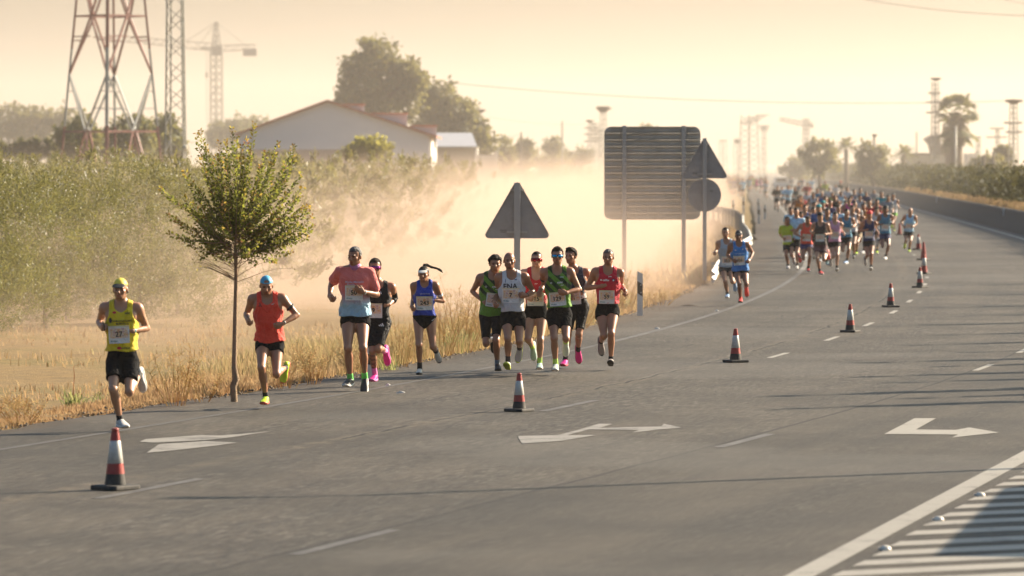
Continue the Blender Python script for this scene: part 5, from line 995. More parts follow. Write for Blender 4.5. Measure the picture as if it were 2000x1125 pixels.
# ------------------------------------------------------------------ reflector posts
PW = mat('post_white', (.60, .59, .56), .5, .1, 8); PK = mat('post_black', (.02, .02, .02), .6)
def marker(loc, h, label, tilt=0):
    t = empty('marker_post', loc); t.rotation_euler = (0, tilt, 0); tag(t, label, 'marker post', 'reflector posts beside the road'); w = .055; sl = lambda z0, z1, ex: [(-w, z0), (w, z0), (w, z1), (-w, z1+ex)]
    MB().slab([(-w, -.2), (w, -.2), (w, h*.42), (-w, h*.50)], -.04, .04).build('lower_post', PW, t); MB().slab([(-w*1.01, h*.50), (w*1.01, h*.42), (w*1.01, h*.70), (-w*1.01, h*.78)], -.041, .041).build('black_band', PK, t); MB().slab([(-w, h*.78), (w, h*.70), (w, h*.93), (-w, h)], -.04, .04).build('cap', PW, t)
    for s in (-1, 1): MB().lathe([(.001, 0), (.013, 0), (.013, .006), (.001, .008)], 10).build('reflector', PW, t).matrix_local = Matrix.Translation((.02, -.041, h*.6+s*.075)) @ Matrix.Rotation(R(90), 4, 'X')
marker(G(1250, 616), .88, 'black-banded white marker post right of the red singlet runner'); marker(G(722, 745), .5, 'pale marker post foot hidden behind the tall runner leg')
for px, py, h, lb in ((1482, 436, .95, 'marker post at the guardrail curve nearest the pack'), (1452, 415, .95, 'marker post left of the guardrail crest'), (1481, 418, .95, 'marker post above the guardrail crest'), (1494, 428, .8, 'marker post at the end of the guardrail crest'), (1432, 420, .9, 'faint marker post in the dust behind the signs')): g = G(px, py); marker((g.x, g.y, 0), h, lb)
# ------------------------------------------------------------------ concrete barrier on the right with small white posts
cb = mat('barrier_concrete', (.085, .075, .065), .9, .25, 1.5, bmp=.3); prof = [(9.35, -.05), (9.35, .10), (9.52, .30), (9.62, .82), (9.64, .92), (9.86, .92), (9.92, .3), (9.98, -.05)]
ys = list(np.arange(112, 300, 3.0))+list(np.arange(300, 900, 20.0)); hb_ = lambda y: float(np.interp(y, [112, 122, 400, 900], [.55, 1, 1, .5]))
V = [(p.x, p.y, z_*hb_(y)) for y in ys for (o, z_) in prof for p in [rp(o, y)]]; n = len(prof); Q = [(i*n+j, i*n+j+1, (i+1)*n+j+1, (i+1)*n+j) for i in range(len(ys)-1) for j in range(n-1)]
tag(obj('barrier', np_mesh('barrier', V, Q, cb, False)), 'long dark concrete barrier along the right road edge', 'barrier')
for px, py, lb in ((1776, 398, 'small white reflector on the barrier left of the hedge foot'), (1906, 424, 'small white reflector midway along the barrier'), (1991, 440, 'small white reflector on the barrier at right edge')):
    y = float(np.interp(px, [1776, 1906, 1991], [290, 215, 182])); p = rp(9.58, y, .62); t = MB().box((0, 0, .12), (.10, .05, .36)).build('barrier_reflector', PW, None, bevel=.01); t.location = p; tag(t, lb, 'reflector', 'barrier reflectors')
# ------------------------------------------------------------------ road studs in the hatched area
for px, py, lb in ((1916, 971, 'round road stud farthest along the hatched area'), (1835, 1019, 'round road stud midway along the hatched area'), (1731, 1077, 'round road stud nearest in the hatched area')):
    g = G(px, py); t = empty('road_stud', g); tag(t, lb, 'road stud', 'road studs beside the solid line'); MB().lathe([(.045, 0), (.045, .012), (.038, .03), (.018, .042)], 16).build('dome', mat('stud_white', (.6, .56, .48), .25), t, True); MB().box((-.05, 0, .02), (.012, .05, .02)).build('reflector', mat('stud_glass', (.4, .42, .45), .1), t)
# ------------------------------------------------------------------ beyond the right edge: a lamp post and a minibus shape added for its shadow on the road
lp = empty('lamp_post', (13.0, 49.9, 0)); tag(lp, 'tall grey lamp post beyond the right edge of the view', 'lamp post'); MB().tube([(0, 0, 0), (0, 0, 8)], [.10, .06], 12).build('pole', SP, lp, True); MB().tube([(0, 0, 7.9), (-.3, 0, 8.25), (-.8, 0, 8.35)], .04, 8).build('arm', SP, lp, True); MB().box((-.95, 0, 8.36), (.55, .22, .10)).build('lamp_head', SP, lp, bevel=.02)
vn = empty('added_minibus', (9.45, 42.6, 0), R(-9.5)); vn.scale = (1, 1.75, 1); tag(vn, 'white minibus shape added beyond the right edge to shade the road', 'minibus'); VW = mat('van_white', (.7, .7, .69), .35)
b = MB(); pr = [(-3.0, .35), (2.6, .35), (2.9, .6), (2.95, 1.0), (2.3, 1.25), (1.7, 2.2), (1.3, 2.45), (-2.95, 2.5)]
b.poly([(-1, y, z_) for y, z_ in pr]+[(1, y, z_) for y, z_ in pr], [tuple(range(8)), tuple(range(15, 7, -1))]+[(i, 8+i, 8+(i+1) % 8, (i+1) % 8) for i in range(8)]); b.build('body', VW, vn, bevel=.06)
for s in (-1, 1):
    for y in (-1.9, 1.8): w_ = MB().lathe([(.08, -.12), (.33, -.12), (.36, -.08), (.36, .08), (.33, .12), (.08, .12)], 18).build('wheel', mat('tyre', (.02, .02, .02), .9), vn, True); w_.rotation_euler = (0, R(90), 0); w_.location = (s*.92, y, .36)
    MB().box((s*1.004, 1.2, 1.75), (.012, .9, .6)).build('side_window', mat('window_dark', (.03, .03, .035), .2), vn)
# litter on the shoulder
for i, (px, py, sx_, sy_) in enumerate([(757, 754, .07, .05), (1283, 643, .10, .05), (1400, 608, .09, .05), (782, 769, .12, .03), (1345, 598, .4, .05)]):
    g = G(px, py); MBx = MB().poly([(-sx_/2, -sy_/2, .004), (sx_/2, -sy_/2, .012), (sx_/2, sy_/2, .02), (-sx_/2, sy_/2, .008), (0, 0, .035)], [(0, 1, 4), (1, 2, 4), (2, 3, 4), (3, 0, 4), (3, 2, 1, 0)]); t = MBx.build('litter', mat('litter_white', (.55, .52, .48), .8) if i < 4 else mat('litter_dark', (.05, .045, .04), .9)); t.location = (g.x, g.y, 0); tag(t, ['crumpled white scrap beside the pink shoe', 'white scrap on the shoulder right of the group', 'white scrap on the shoulder before the blue singlet', 'flat white scrap on the lane below the tall runner', 'dark twig lying on the shoulder'][i], 'litter')
# ------------------------------------------------------------------ runner materials
def skin_mat(name, c):
    if name in MATS: return MATS[name]
    m = bpy.data.materials.new(name); nt, bs, N, L = tree_nodes(m); v = coord(nt)
    base = mixc(nt, noise(nt, 14, v, 5), tuple(x*.86 for x in c), (min(1, c[0]*1.12), c[1]*1.06, c[2]*1.04))
    L.new(mixc(nt, 1.0, base, attr(nt, 'tint', 'Color'), 'MULTIPLY'), bs.inputs['Base Color'])
    bs.inputs['Roughness'].default_value = .42; bs.inputs['Specular IOR Level'].default_value = .5
    bs.inputs['Subsurface Weight'].default_value = .0
    bump(nt, bs, noise(nt, 60, v, 6), .12, .004); MATS[name] = m; return m
def cloth_mat(name, c, rough=.75, pattern=None, c2=None, c3=None, sheen=.2):
    if name in MATS: return MATS[name]
    m = bpy.data.materials.new(name); nt, bs, N, L = tree_nodes(m); t = attr(nt, 'tuv'); v = coord(nt)
    sx = nd(nt, 'ShaderNodeSeparateXYZ'); L.new(t, sx.inputs[0]); X, Y, Z = sx.outputs
    base = mixc(nt, noise(nt, 9, v), tuple(x*.9 for x in c), tuple(min(1, x*1.08) for x in c))
    if pattern == 'gradient':      # c at the shoulders down to c2 at the hem
        f = math_(nt, 'ADD', Z, math_(nt, 'MULTIPLY', noise(nt, 7, t), .10)); base = ramp(nt, f, [(.10, c2), (.22, c3 or c2), (.36, c), (.6, c)])
    elif pattern == 'slash':       # dark diagonal slashes over the chest, plain below
        a = math_(nt, 'ADD', math_(nt, 'MULTIPLY', X, 1.0), math_(nt, 'MULTIPLY', Z, 1.15))
        w = nd(nt, 'ShaderNodeTexWave', wave_type='BANDS', bands_direction='X'); w.inputs['Scale'].default_value = 1.9; w.inputs['Distortion'].default_value = 5.0; w.inputs['Detail'].default_value = 1.0
        cb = nd(nt, 'ShaderNodeCombineXYZ'); L.new(a, cb.inputs[0]); L.new(cb.outputs[0], w.inputs[0])
        k = math_(nt, 'MULTIPLY', ramp(nt, w.outputs[0], [(.46, 0), (.54, 1)]), ramp(nt, Z, [(.24, 0), (.33, 1)])); base = mixc(nt, k, base, c2)
    elif pattern == 'marble': base = mixc(nt, ramp(nt, noise(nt, 18, t, 5, .6, dist=1.5), [(.42, 0), (.58, 1)]), base, c2)
    elif pattern == 'block':       # c above, c2 below the waist line
        base = mixc(nt, ramp(nt, Z, [(.20, 1), (.215, 0)]), base, c2)
    L.new(base, bs.inputs['Base Color']); bs.inputs['Roughness'].default_value = rough; bs.inputs['Sheen Weight'].default_value = sheen; bs.inputs['Specular IOR Level'].default_value = .3 if max(c) > .02 else .08
    n1 = noise(nt, 9, v, 3, .5, dist=1.6); bump(nt, bs, n1, .8, .05); MATS[name] = m; return m
def bib_mat():
    if 'bib' in MATS: return MATS['bib']
    m = bpy.data.materials.new('bib'); nt, bs, N, L = tree_nodes(m); u = nd(nt, 'ShaderNodeUVMap').outputs[0]; sx = nd(nt, 'ShaderNodeSeparateXYZ'); L.new(u, sx.inputs[0]); U, V, _ = sx.outputs
    inner = math_(nt, 'MULTIPLY', ramp(nt, V, [(.26, 0), (.34, 1), (.86, 1), (.9, 0)]), ramp(nt, U, [(.04, 0), (.1, 1), (.9, 1), (.96, 0)]))
    n = noise(nt, 5, u, 4, .6); col = ramp(nt, n, [(.30, (.70, .30, .20)), (.42, (.80, .52, .26)), (.52, (.83, .70, .55)), (.62, (.62, .34, .34)), (.75, (.72, .66, .62))])
    base = mixc(nt, inner, (.78, .76, .72), col)
    bar = math_(nt, 'MULTIPLY', ramp(nt, V, [(.90, 0), (.92, 1)]), 1.0); base = mixc(nt, math_(nt, 'MULTIPLY', bar, .6), base, (.68, .52, .18))
    tx = math_(nt, 'MULTIPLY', math_(nt, 'MULTIPLY', ramp(nt, V, [(.07, 0), (.09, 1), (.16, 1), (.18, 0)]), ramp(nt, U, [(.07, 0), (.08, 1), (.4, 1), (.42, 0)])), ramp(nt, noise(nt, 34, u, 2), [(.46, 0), (.5, 1)]))
    base = mixc(nt, tx, base, (.12, .28, .30))
    L.new(base, bs.inputs['Base Color']); bs.inputs['Roughness'].default_value = .6; bump(nt, bs, noise(nt, 3.5, u, 3, .5, dist=1.2), .8, .05); MATS['bib'] = m; return m
def glow_lens(name, c): 
    if name in MATS: return MATS[name]
    m = mat(name, c, .12, .3, 20, metal=.75); return m

_txt = {}
def text_mesh(body, bold=True):
    """flat glyph outlines of a word, centred, cap height 1"""
    if body in _txt: return _txt[body]
    cu = bpy.data.curves.new('txt', 'FONT'); cu.body = body; cu.align_x = 'CENTER'; cu.align_y = 'CENTER'; cu.resolution_u = 2; cu.offset = .022 if bold else 0
    o = bpy.data.objects.new('txt', cu); COL.objects.link(o); bpy.context.view_layer.update()
    me = bpy.data.meshes.new_from_object(o.evaluated_get(bpy.context.evaluated_depsgraph_get()))
    bm = bmesh.new(); bm.from_mesh(me); bmesh.ops.triangulate(bm, faces=bm.faces)
    V = np.array([v.co[:2] for v in bm.verts]); F = [tuple(v.index for v in f.verts) for f in bm.faces]; bm.free()
    bpy.data.objects.remove(o); bpy.data.curves.remove(cu); bpy.data.meshes.remove(me)
    hgt = V[:, 1].max()-V[:, 1].min(); V = (V-(V.max(0)+V.min(0))/2)/hgt; _txt[body] = (V, F); return _txt[body]
def decal(info, bvh, pts2, faces, lift=.006):
    """lays flat points (u right, v up, torso metres) on the front of the garment"""
    o, Rm, s = info['o'], info['R'], info['s']; V = []
    for u, v in pts2:
        st = o+Rm[:, 0]*u+Rm[:, 2]*v-Rm[:, 1]*.6
        hit = bvh.ray_cast(Vector(st), Vector(Rm[:, 1])); d = hit[3] if hit[0] is not None else .6-.105*s
        V.append(st+Rm[:, 1]*(d-lift))
    return np.array(V), faces
def put_text(info, bvh, body, u, v, hgt, m, parent, name='lettering', lift=.006, wmax=None, rot=0):
    P, F = text_mesh(body); sx = hgt
    if wmax and (P[:, 0].max()*2*hgt) > wmax: sx = wmax/(P[:, 0].max()*2)
    c, s_ = math.cos(rot), math.sin(rot); Q = [(u+x*sx*c-y*hgt*s_, v+x*sx*s_+y*hgt*c) for x, y in P]; V, F = decal(info, bvh, Q, F, lift)
    me = bpy.data.meshes.new(name); me.from_pydata([tuple(p) for p in V], [], F); me.materials.append(m); return obj(name, me, parent)
def put_shape(info, bvh, outline, u, v, m, parent, name='emblem', lift=.006):
    n = len(outline); cx = sum(p[0] for p in outline)/n; cyy = sum(p[1] for p in outline)/n
    Q = [(u+x, v+y) for x, y in outline]+[(u+cx, v+cyy)]; V, F = decal(info, bvh, Q, [(i, (i+1) % n, n) for i in range(n)], lift)
    me = bpy.data.meshes.new(name); me.from_pydata([tuple(p) for p in V], [], F); me.materials.append(m); return obj(name, me, parent)
def ring(r, n=14, sx=1.0): return [(r*sx*math.cos(2*math.pi*i/n), r*math.sin(2*math.pi*i/n)) for i in range(n)]
def put_bib(info, bvh, u, v, parent, number=None, w=.235, hgt=.20, rot=0, n=7):
    c, s_ = math.cos(rot), math.sin(rot); pts = []; uv = []
    for j in range(n+1):
        for i in range(n+1):
            a, b = (i/n-.5)*w, (j/n-.5)*hgt; pts.append((u+a*c-b*s_, v+a*s_+b*c)); uv.append((i/n, j/n))
    V, _ = decal(info, bvh, pts, None, .009)
    Rm = info['R']; dep = V @ Rm[:, 1]; A = np.c_[np.array(pts), np.ones(len(pts))]; k, *_r = np.linalg.lstsq(A, dep, rcond=None); tgt = np.minimum(A @ k-.004, dep)   # paper stays stiffer than the cloth
    tgt = .6*tgt+.4*dep; V = V+(tgt-dep)[:, None]*Rm[:, 1]
    Q = np.array([(j*(n+1)+i, j*(n+1)+i+1, (j+1)*(n+1)+i+1, (j+1)*(n+1)+i) for j in range(n) for i in range(n)])
    b = obj('race_bib', np_mesh('race_bib', V, Q, bib_mat(), uv=uv), parent)
    if number:
        bv2 = BVHTree.FromPolygons([tuple(p) for p in V], [tuple(q) for q in Q]); put_text(info, bv2, number, u, v+.005, .062, mat('bib_ink', (.035, .03, .03), .6), b, 'bib_number', .004, w*.8, rot)
    return b

SKIN = {'tan': (.35, .165, .088), 'mid': (.41, .215, .125), 'fair': (.47, .27, .175), 'dark': (.25, .115, .065)}
BLACK = (.012, .012, .014)
def add_band(parent, a, b, t, r, m, name, w=.03):
    a = Vector(a); b = Vector(b); c = a.lerp(b, t); d = (b-a).normalized(); return MB().tube([c-d*w/2, c+d*w/2], r, 14).build(name, m, parent, True)

def dress(root, out, sp, mats=None):
    """hangs the meshes of one built person under its Empty"""
    info = out['_']; nm = sp['id']; made = {}
    sk = skin_mat('skin_'+sp.get('skin', 'mid'), SKIN[sp.get('skin', 'mid')])
    def put(part, name, m, parent=root):
        V, Q, at_ = out[part]
        if len(V) == 0: return None
        o = obj(name, np_mesh(name, V, Q, m, attrs=at_), parent); made[part] = o; return o
    put('body', 'body', sk)
    tk = 'singlet' if 'singlet' in out else 't_shirt'
    put(tk, tk, sp['topmat']); put('shorts', {'briefs': 'running_briefs', 'tights': 'half_tights'}.get(sp.get('bottom'), 'shorts'), sp['botmat'])
    for S in 'AB':
        sh = put('shoe.'+S, 'shoe', sp['shoemat']); put('sole.'+S, 'sole', sp['solemat'], sh)
        if 'sock.'+S in out: put('sock.'+S, 'sock', sp['sockmat'])
    if 'hair' in out: put('hair', 'hair', sp['hairmat'])
    return made, tk

def head_gear(root, info, sp):
    H, HR, hs, hc = info['H'], info['HR'], info['hs'], info['hc']
    if 'cap' in sp:
        kind, m, m2 = sp['cap']; F = Field(); F.ell(H(0, .012, .032), np.array([.084, .106, .100])*hs, HR, .01)
        def cp(f, X, Y, Z):
            x, y, z = X-hc[0], Y-hc[1], Z-hc[2]; q = [(x*HR[0, i]+y*HR[1, i]+z*HR[2, i])/hs for i in range(3)]
            f = np.maximum(f, (.048-.10*np.clip(q[1], -.1, .1)*(1 if kind != 'back' else .55)-q[2])*hs)
            if kind == 'visor': f = np.maximum(f, (q[2]-.095)*hs)
            if kind == 'back': f = np.maximum(f, -(np.sqrt((q[0]/.036)**2+((q[2]-.062)/.036)**2)-1)*.03*hs-(q[1]+.02)*0) if False else np.where((q[1] < -.03)&(np.sqrt((q[0]/.035)**2+((q[2]-.066)/.03)**2) < 1)&(q[2] > .066), .02, f)
            return f
        V, Q = F.mesh(.006, hc-.17, hc+.17, cp); c = obj('cap', np_mesh('cap', V, Q, m), root)
        if kind in ('peak', 'visor'):
            F = Field(); F.ell(H(0, -.105, .052), np.array([.074, .075, .013])*hs, HR @ np.array([[1, 0, 0], [0, math.cos(.3), -math.sin(.3)], [0, math.sin(.3), math.cos(.3)]]), .005)
            def pk(f, X, Y, Z):
                x, y, z = X-hc[0], Y-hc[1], Z-hc[2]; q = [(x*HR[0, i]+y*HR[1, i]+z*HR[2, i])/hs for i in range(3)]; return np.maximum(f, (q[1]+.075)*hs)
            V, Q = F.mesh(.005, hc-.2, hc+.2, pk); obj('cap_peak', np_mesh('cap_peak', V, Q, m2), c)
    if 'glasses' in sp:
        m, style = sp['glasses']; fr = mat('glasses_frame', (.02, .02, .02), .3)
        def strip(a0, a1, zt, zb, nm, mm, par):
            n = 10; V = []; 
            for i in range(n+1):
                a = a0+(a1-a0)*i/n; x, y = .083*math.sin(a), -.028-.082*math.cos(a)*.98
                k = math.cos((i/n-.5)*2*1.15)**.35
                V += [tuple(H(x, y, zt-.004*(1-k))), tuple(H(x*1.01, y-.003, .003+(zb-.003)*max(.35, k)))]
            F = [(2*i, 2*i+2, 2*i+3, 2*i+1) for i in range(n)]; me = bpy.data.meshes.new(nm); me.from_pydata(V, [], F); me.materials.append(mm)
            me.polygons.foreach_set('use_smooth', [True]*len(me.polygons)); o = obj(nm, me, par); so_ = o.modifiers.new('t', 'SOLIDIFY'); so_.thickness = .003; return o
        if style == 'shield': g = strip(-1.1, 1.1, .026, -.024, 'sunglasses', m, root)
        else:
            g = strip(-1.0, -.08, .020, -.018, 'sunglasses', m, root); strip(.08, 1.0, .020, -.018, 'lens', m, g)
        for q in (-1, 1): MB().bar(H(q*.078, -.055, .016), H(q*.084, .02, .008), .006*hs).build('sunglasses_arm', fr, g)
        if style != 'shield': MB().bar(H(-.012, -.112, .012), H(.012, -.112, .012), .005*hs).build('bridge', fr, g)

def KP(x0, y0, sc, foot, pts, **kw):
    """key points read in an enlarged crop (x0, y0, scale) -> metres round the standing foot"""
    fx, fy = x0+foot[0]/sc, y0+foot[1]/sc; D = FPX*CAMH/(fy-HOR); ppm = FPX/D
    c = lambda p: ((x0+p[0]/sc-fx)/ppm, (fy-(y0+p[1]/sc))/ppm)+tuple(p[2:])
    kp = {k: c(p) for k, p in pts.items()}; kp.update(kw)
    if 'nk' not in kp: kp['nk'] = ((kp['sA'][0]+kp['sB'][0])/2, (kp['sA'][1]+kp['sB'][1])/2+.05*kp['s'])
    return kp, Vector(((fx-1000)/ppm, D, 0))
DOWN = lambda x: (x, .22, -.97)
Rn = []   # (label, key points, place, spec)
FLAT = (0, -1, -.02)
W_ = lambda n, c, **k: mat('plain_'+n, c, **k)
shoe_white = mat('shoe_white', (.55, .53, .50), .6, .2, 30); sole_white = mat('sole_white', (.62, .60, .56), .6); shoe_black = mat('shoe_black', (.02, .02, .022), .55, .3, 30)
sole_black = mat('sole_black', (.02, .02, .02), .7); shoe_pink = mat('shoe_pink', (.70, .03, .26), .5, .2, 30); shoe_lime = mat('shoe_lime', (.52, .72, .05), .5, .2, 30); sole_lime = mat('sole_lime', (.50, .60, .06), .6)
shoe_mint = mat('shoe_mint', (.42, .58, .52), .55, .3, 30); shoe_beige = mat('shoe_beige', (.48, .42, .36), .6, .2, 30); shoe_red = mat('shoe_red', (.75, .07, .06), .5, .2, 30); sole_red = mat('sole_red', (.55, .10, .06), .6)
shoe_grey = mat('shoe_grey', (.36, .37, .40), .6, .3, 30); shoe_blue = mat('shoe_blue', (.22, .36, .58), .6, .3, 30)
hair_dark = mat('hair_dark', (.012, .008, .006), .7, .5, 90, bmp=.6, bscale=160, spec=.15); hair_brown = mat('hair_brown', (.03, .018, .011), .7, .5, 90, bmp=.6, bscale=160, spec=.15); hair_grey = mat('hair_grey', (.085, .08, .075), .6, .6, 90, bmp=.6, bscale=160)
black_short = cloth_mat('cloth_black', (.007, .007, .008), .85, sheen=0); black_tight = cloth_mat('cloth_black_tight', (.009, .009, .011), .5, sheen=0)
ink_b = mat('ink_black', (.02, .02, .02), .6); ink_w = mat('ink_white', (.75, .74, .72), .6); ink_r = mat('ink_red', (.5, .03, .03), .6); ink_navy = mat('ink_navy', (.03, .035, .12), .6); sock_black = mat('sock_black', (.015, .015, .016), .8); sock_lime = mat('sock_lime', (.42, .62, .12), .8); sock_green = mat('sock_green', (.16, .60, .12), .8); sock_grey = mat('sock_grey', (.25, .28, .32), .8); sock_pink = mat('sock_pink', (.72, .22, .50), .8)
strap = mat('strap_black', (.02, .02, .022), .5)

def R_(*a): Rn.append(a)
z = (170, 510, 3.214)
R_('runner in yellow singlet and plain yellow cap holding a phone, ahead of everyone', *KP(*z, (205, 1070), dict(hd=(208, 178), sA=(112, 290), sB=(310, 292), eA=(62, 385, 1), wA=(84, 412, -1), eB=(366, 425, 1), wB=(285, 438, -1), hA=(165, 640), hB=(265, 640), kA=(172, 800, -1), aA=(206, 1000, 1), kB=(272, 815, -1), aB=(318, 715, 1)), s=.985, sup='A', fA=(.45, -1, -.02), fB=DOWN(.1), lean=.06, head=(-.1, .06, 0), hpA=(.2, -.9, -.1), hpB=(-.95, -.3, .1)),
   dict(id='r1', waist=0.165, skin='mid', top='singlet', topmat=cloth_mat('yellow_club', (.70, .53, .02)), botmat=black_short, legcut=0.62, flare=0.024, loose=.018, hem=0.12, shoemat=shoe_white, solemat=sole_white, sock=(.06,), sockmat=sock_black, beard=.35, cap=('peak', mat('cap_yellow', (.75, .58, .06), .6), ink_b), bulk=1.03, seed=3))
z = (460, 520, 3.879)
R_('runner in orange-red singlet with backwards blue cap beside the young tree', *KP(*z, (232, 1080), dict(hd=(232, 148), sA=(140, 245), sB=(335, 240), eA=(72, 370, 1), wA=(88, 400, -1), eB=(462, 372, 1), wB=(358, 432, -1), hA=(195, 600), hB=(310, 605), kA=(200, 765, -1), aA=(228, 995, 1), kB=(312, 815, -1), aB=(368, 775, 1)), s=.955, sup='A', fA=(-.12, -1, -.02), fB=DOWN(-.25), lean=.09, head=(.08, .3, 0), hpA=(.1, -.7, -.5), hpB=(-.75, -.35, -.5)),
   dict(id='r2', skin='tan', top='singlet', topmat=cloth_mat('neon_orange', (.80, .06, .03)), botmat=black_short, legcut=0.26, flare=0.02, loose=.016, hem=0.045, waist=0.09, neckz=0.47, shoemat=shoe_lime, solemat=sole_red, sock=(.06,), sockmat=sock_black, beard=.45, cap=('back', mat('cap_blue', (.06, .35, .55), .6), None), seed=5, hair=(.004, .002, .10), hairmat=hair_dark))
z = (630, 470, 3.631)
R_('tall grey-haired runner in coral and blue t-shirt with lilac neck warmer', *KP(*z, (195, 1068), dict(hd=(228, 112), sA=(118, 215), sB=(338, 225), eA=(58, 310, 1), wA=(48, 395, -1), eB=(382, 385, 1), wB=(290, 362, -1), hA=(172, 570), hB=(288, 580), kA=(182, 760, -1), aA=(196, 985, 1), kB=(290, 760, -1), aB=(298, 975, 1)), s=1.06, sup='A', fA=(-.3, -1, -.04), fB=(-.05, -.75, -.65), lean=.07, head=(-.5, .12, 0), hpA=(.2, -.8, -.4), hpB=(-.85, -.3, .4)),
   dict(id='r3', skin='tan', top='tee', topmat=cloth_mat('coral_blue', (.72, .17, .15), pattern='gradient', c2=(.26, .47, .66), c3=(.32, .50, .60)), botmat=black_short, legcut=0.2, flare=0.02, loose=0.022, hem=0.065, waist=0.1, shoemat=shoe_black, solemat=sole_white, sock=(.07,), sockmat=sock_green, hair=(.006, .003, .072), hairmat=hair_grey, brow=(.2, .18, .17), bulk=1.06, seed=9))
R_('runner in black suit with purple mirrored glasses and pink shoes, half hidden behind another', *KP(*z, (372, 1035), dict(hd=(375, 187), sA=(330, 325), sB=(462, 325), eA=(300, 420, 1), wA=(360, 470, -1), eB=(512, 412, 1), wB=(472, 452, -1), hA=(362, 585), hB=(428, 585), kA=(356, 780, -1), aA=(370, 955, 1), kB=(400, 765, -1), aB=(442, 785, 1)), s=.96, sup='A', fA=(-.2, -1, -.02), fB=DOWN(.1), lean=.07, head=(.0, .06, 0), hpB=(-.6, -.7, 0)),
   dict(id='r4', skin='tan', top='singlet', topmat=cloth_mat('black_suit', (.016, .016, .018)), botmat=black_tight, bottom='tights', legcut=.86, loose=.004, hem=0.1, waist=0.15, shoemat=shoe_pink, solemat=mat('sole_pink', (.6, .12, .35), .6), sock=(.12,), sockmat=sock_pink, hair=(.012, .004, .068), hairmat=hair_brown, beard=.35, glasses=(glow_lens('lens_purple', (.30, .03, .20)), 'shield'), tattoo=[('A', 'leg'), ('B', 'leg')], seed=12))
z = (780, 500, 4.33)
R_('woman in blue racing vest and black briefs with dark visor and flying ponytail', *KP(*z, (170, 1036), dict(hd=(205, 152), sA=(140, 250), sB=(288, 245), eA=(116, 370, 1), wA=(104, 425, -1), eB=(368, 382, 1), wB=(262, 362, -1), hA=(165, 530), hB=(262, 530), kA=(168, 745, -1), aA=(172, 955, 1), kB=(285, 765, -1), aB=(305, 812, 1)), s=.925, fem=True, sup='A', fA=(-.05, -1, -.02), fB=DOWN(.3), lean=.06, head=(-.12, .06, 0), hpB=(-.95, -.2, .2), hpA=(.1, -.8, -.5)),
   dict(id='r5', skin='tan', top='singlet', topmat=cloth_mat('royal_blue', (.016, .045, .36)), botmat=black_short, bottom='briefs', loose=.006, hem=0.06, waist=0.075, shoemat=mat('shoe_cream', (.60, .57, .49), .6, .1), solemat=sole_black, sock=(.10,), sockmat=sock_black, hair=(.008, .003, .062), hairmat=hair_dark, beard=0, cap=('visor', mat('cap_black', (.02, .02, .02), .6), mat('peak_white', (.6, .58, .52), .6)), neckw=.066, armw=.118, seed=15, bulk=.97))
z = (905, 480, 4.166)
R_('curly-haired runner in green slashed singlet and black half-tights at left of the group', *KP(*z, (275, 1050), dict(hd=(258, 146), sA=(168, 255), sB=(318, 250), eA=(75, 372, 1), wA=(160, 452, -1), eB=(370, 370, 1), wB=(300, 440, -1), hA=(190, 575), hB=(268, 575), kA=(185, 790, -1), aA=(232, 765, 1), kB=(266, 765, -1), aB=(277, 970, 1)), s=.965, sup='B', fB=(.08, -1, -.02), fA=DOWN(.1), lean=.08, head=(.1, .08, 0), hpA=(.3, -.9, -.2)),
   dict(id='r6', waist=0.07, skin='tan', top='singlet', topmat=cloth_mat('green_slash', (.12, .27, .02), pattern='slash', c2=(.022, .045, .012)), botmat=black_tight, bottom='tights', legcut=.82, loose=.014, hem=0.02, shoemat=shoe_black, solemat=sole_black, sock=(.08,), sockmat=sock_grey, hair=(.024, .012, .066), hairmat=hair_dark, beard=.3, seed=18))
R_('balding runner in white singlet lettered in black, leading the group behind the cone', *KP(*z, (372, 1056), dict(hd=(374, 122), sA=(303, 252), sB=(482, 248), eA=(278, 388, 1), wA=(252, 455, -1), eB=(568, 375, 1), wB=(512, 405, -1), hA=(356, 590), hB=(450, 592), kA=(362, 755, -1), aA=(365, 960, 1), kB=(455, 775, -1), aB=(458, 838, 1)), s=.985, sup='A', toeup=1, fA=(-.1, -.93, .30), fB=DOWN(-.15), lean=.07, head=(.05, .05, 0), hpA=(.0, -.7, -.6), hpB=(-.8, -.6, 0)),
   dict(id='r7', waist=0.14, skin='tan', top='singlet', topmat=cloth_mat('white_vest', (.62, .62, .63)), botmat=black_short, legcut=0.44, flare=0.014, loose=.014, hem=0.095, shoemat=mat('shoe_pale', (.5, .48, .52), .6), solemat=sole_lime, sock=(.13,), sockmat=sock_black, beard=.5, buzz=(.75, .7, .68), hair=(.003, .001, .066), balding=1, hairmat=hair_dark, seed=21))
z = (1010, 470, 4.02)
R_('runner in red singlet with dark red shield glasses behind the white vest', *KP(*z, (176, 1045), dict(hd=(153, 147), sA=(78, 252), sB=(222, 250), eA=(40, 380, 1), wA=(82, 455, -1), eB=(236, 372, 1), wB=(205, 425, -1), hA=(112, 590), hB=(185, 590), kA=(84, 772, -1), aA=(122, 838, 1), kB=(182, 775, -1), aB=(176, 965, 1)), s=.955, sup='B', fB=(0, -1, -.02), fA=DOWN(.05), lean=.07, head=(.0, .04, 0), hpB=(-.7, -.7, 0), hpA=(.6, -.7, 0)),
   dict(id='r8', waist=0.19, skin='fair', top='singlet', topmat=cloth_mat('red_vest', (.50, .015, .025)), botmat=black_short, legcut=0.22, flare=0.008, loose=.010, hem=0.15, neckz=0.45, shoemat=shoe_mint, solemat=sole_white, sock=(.10,), sockmat=sock_lime, hair=(.004, .0015, .07), hairmat=hair_dark, beard=.1, glasses=(glow_lens('lens_red', (.25, .008, .015)), 'shield'), seed=24))
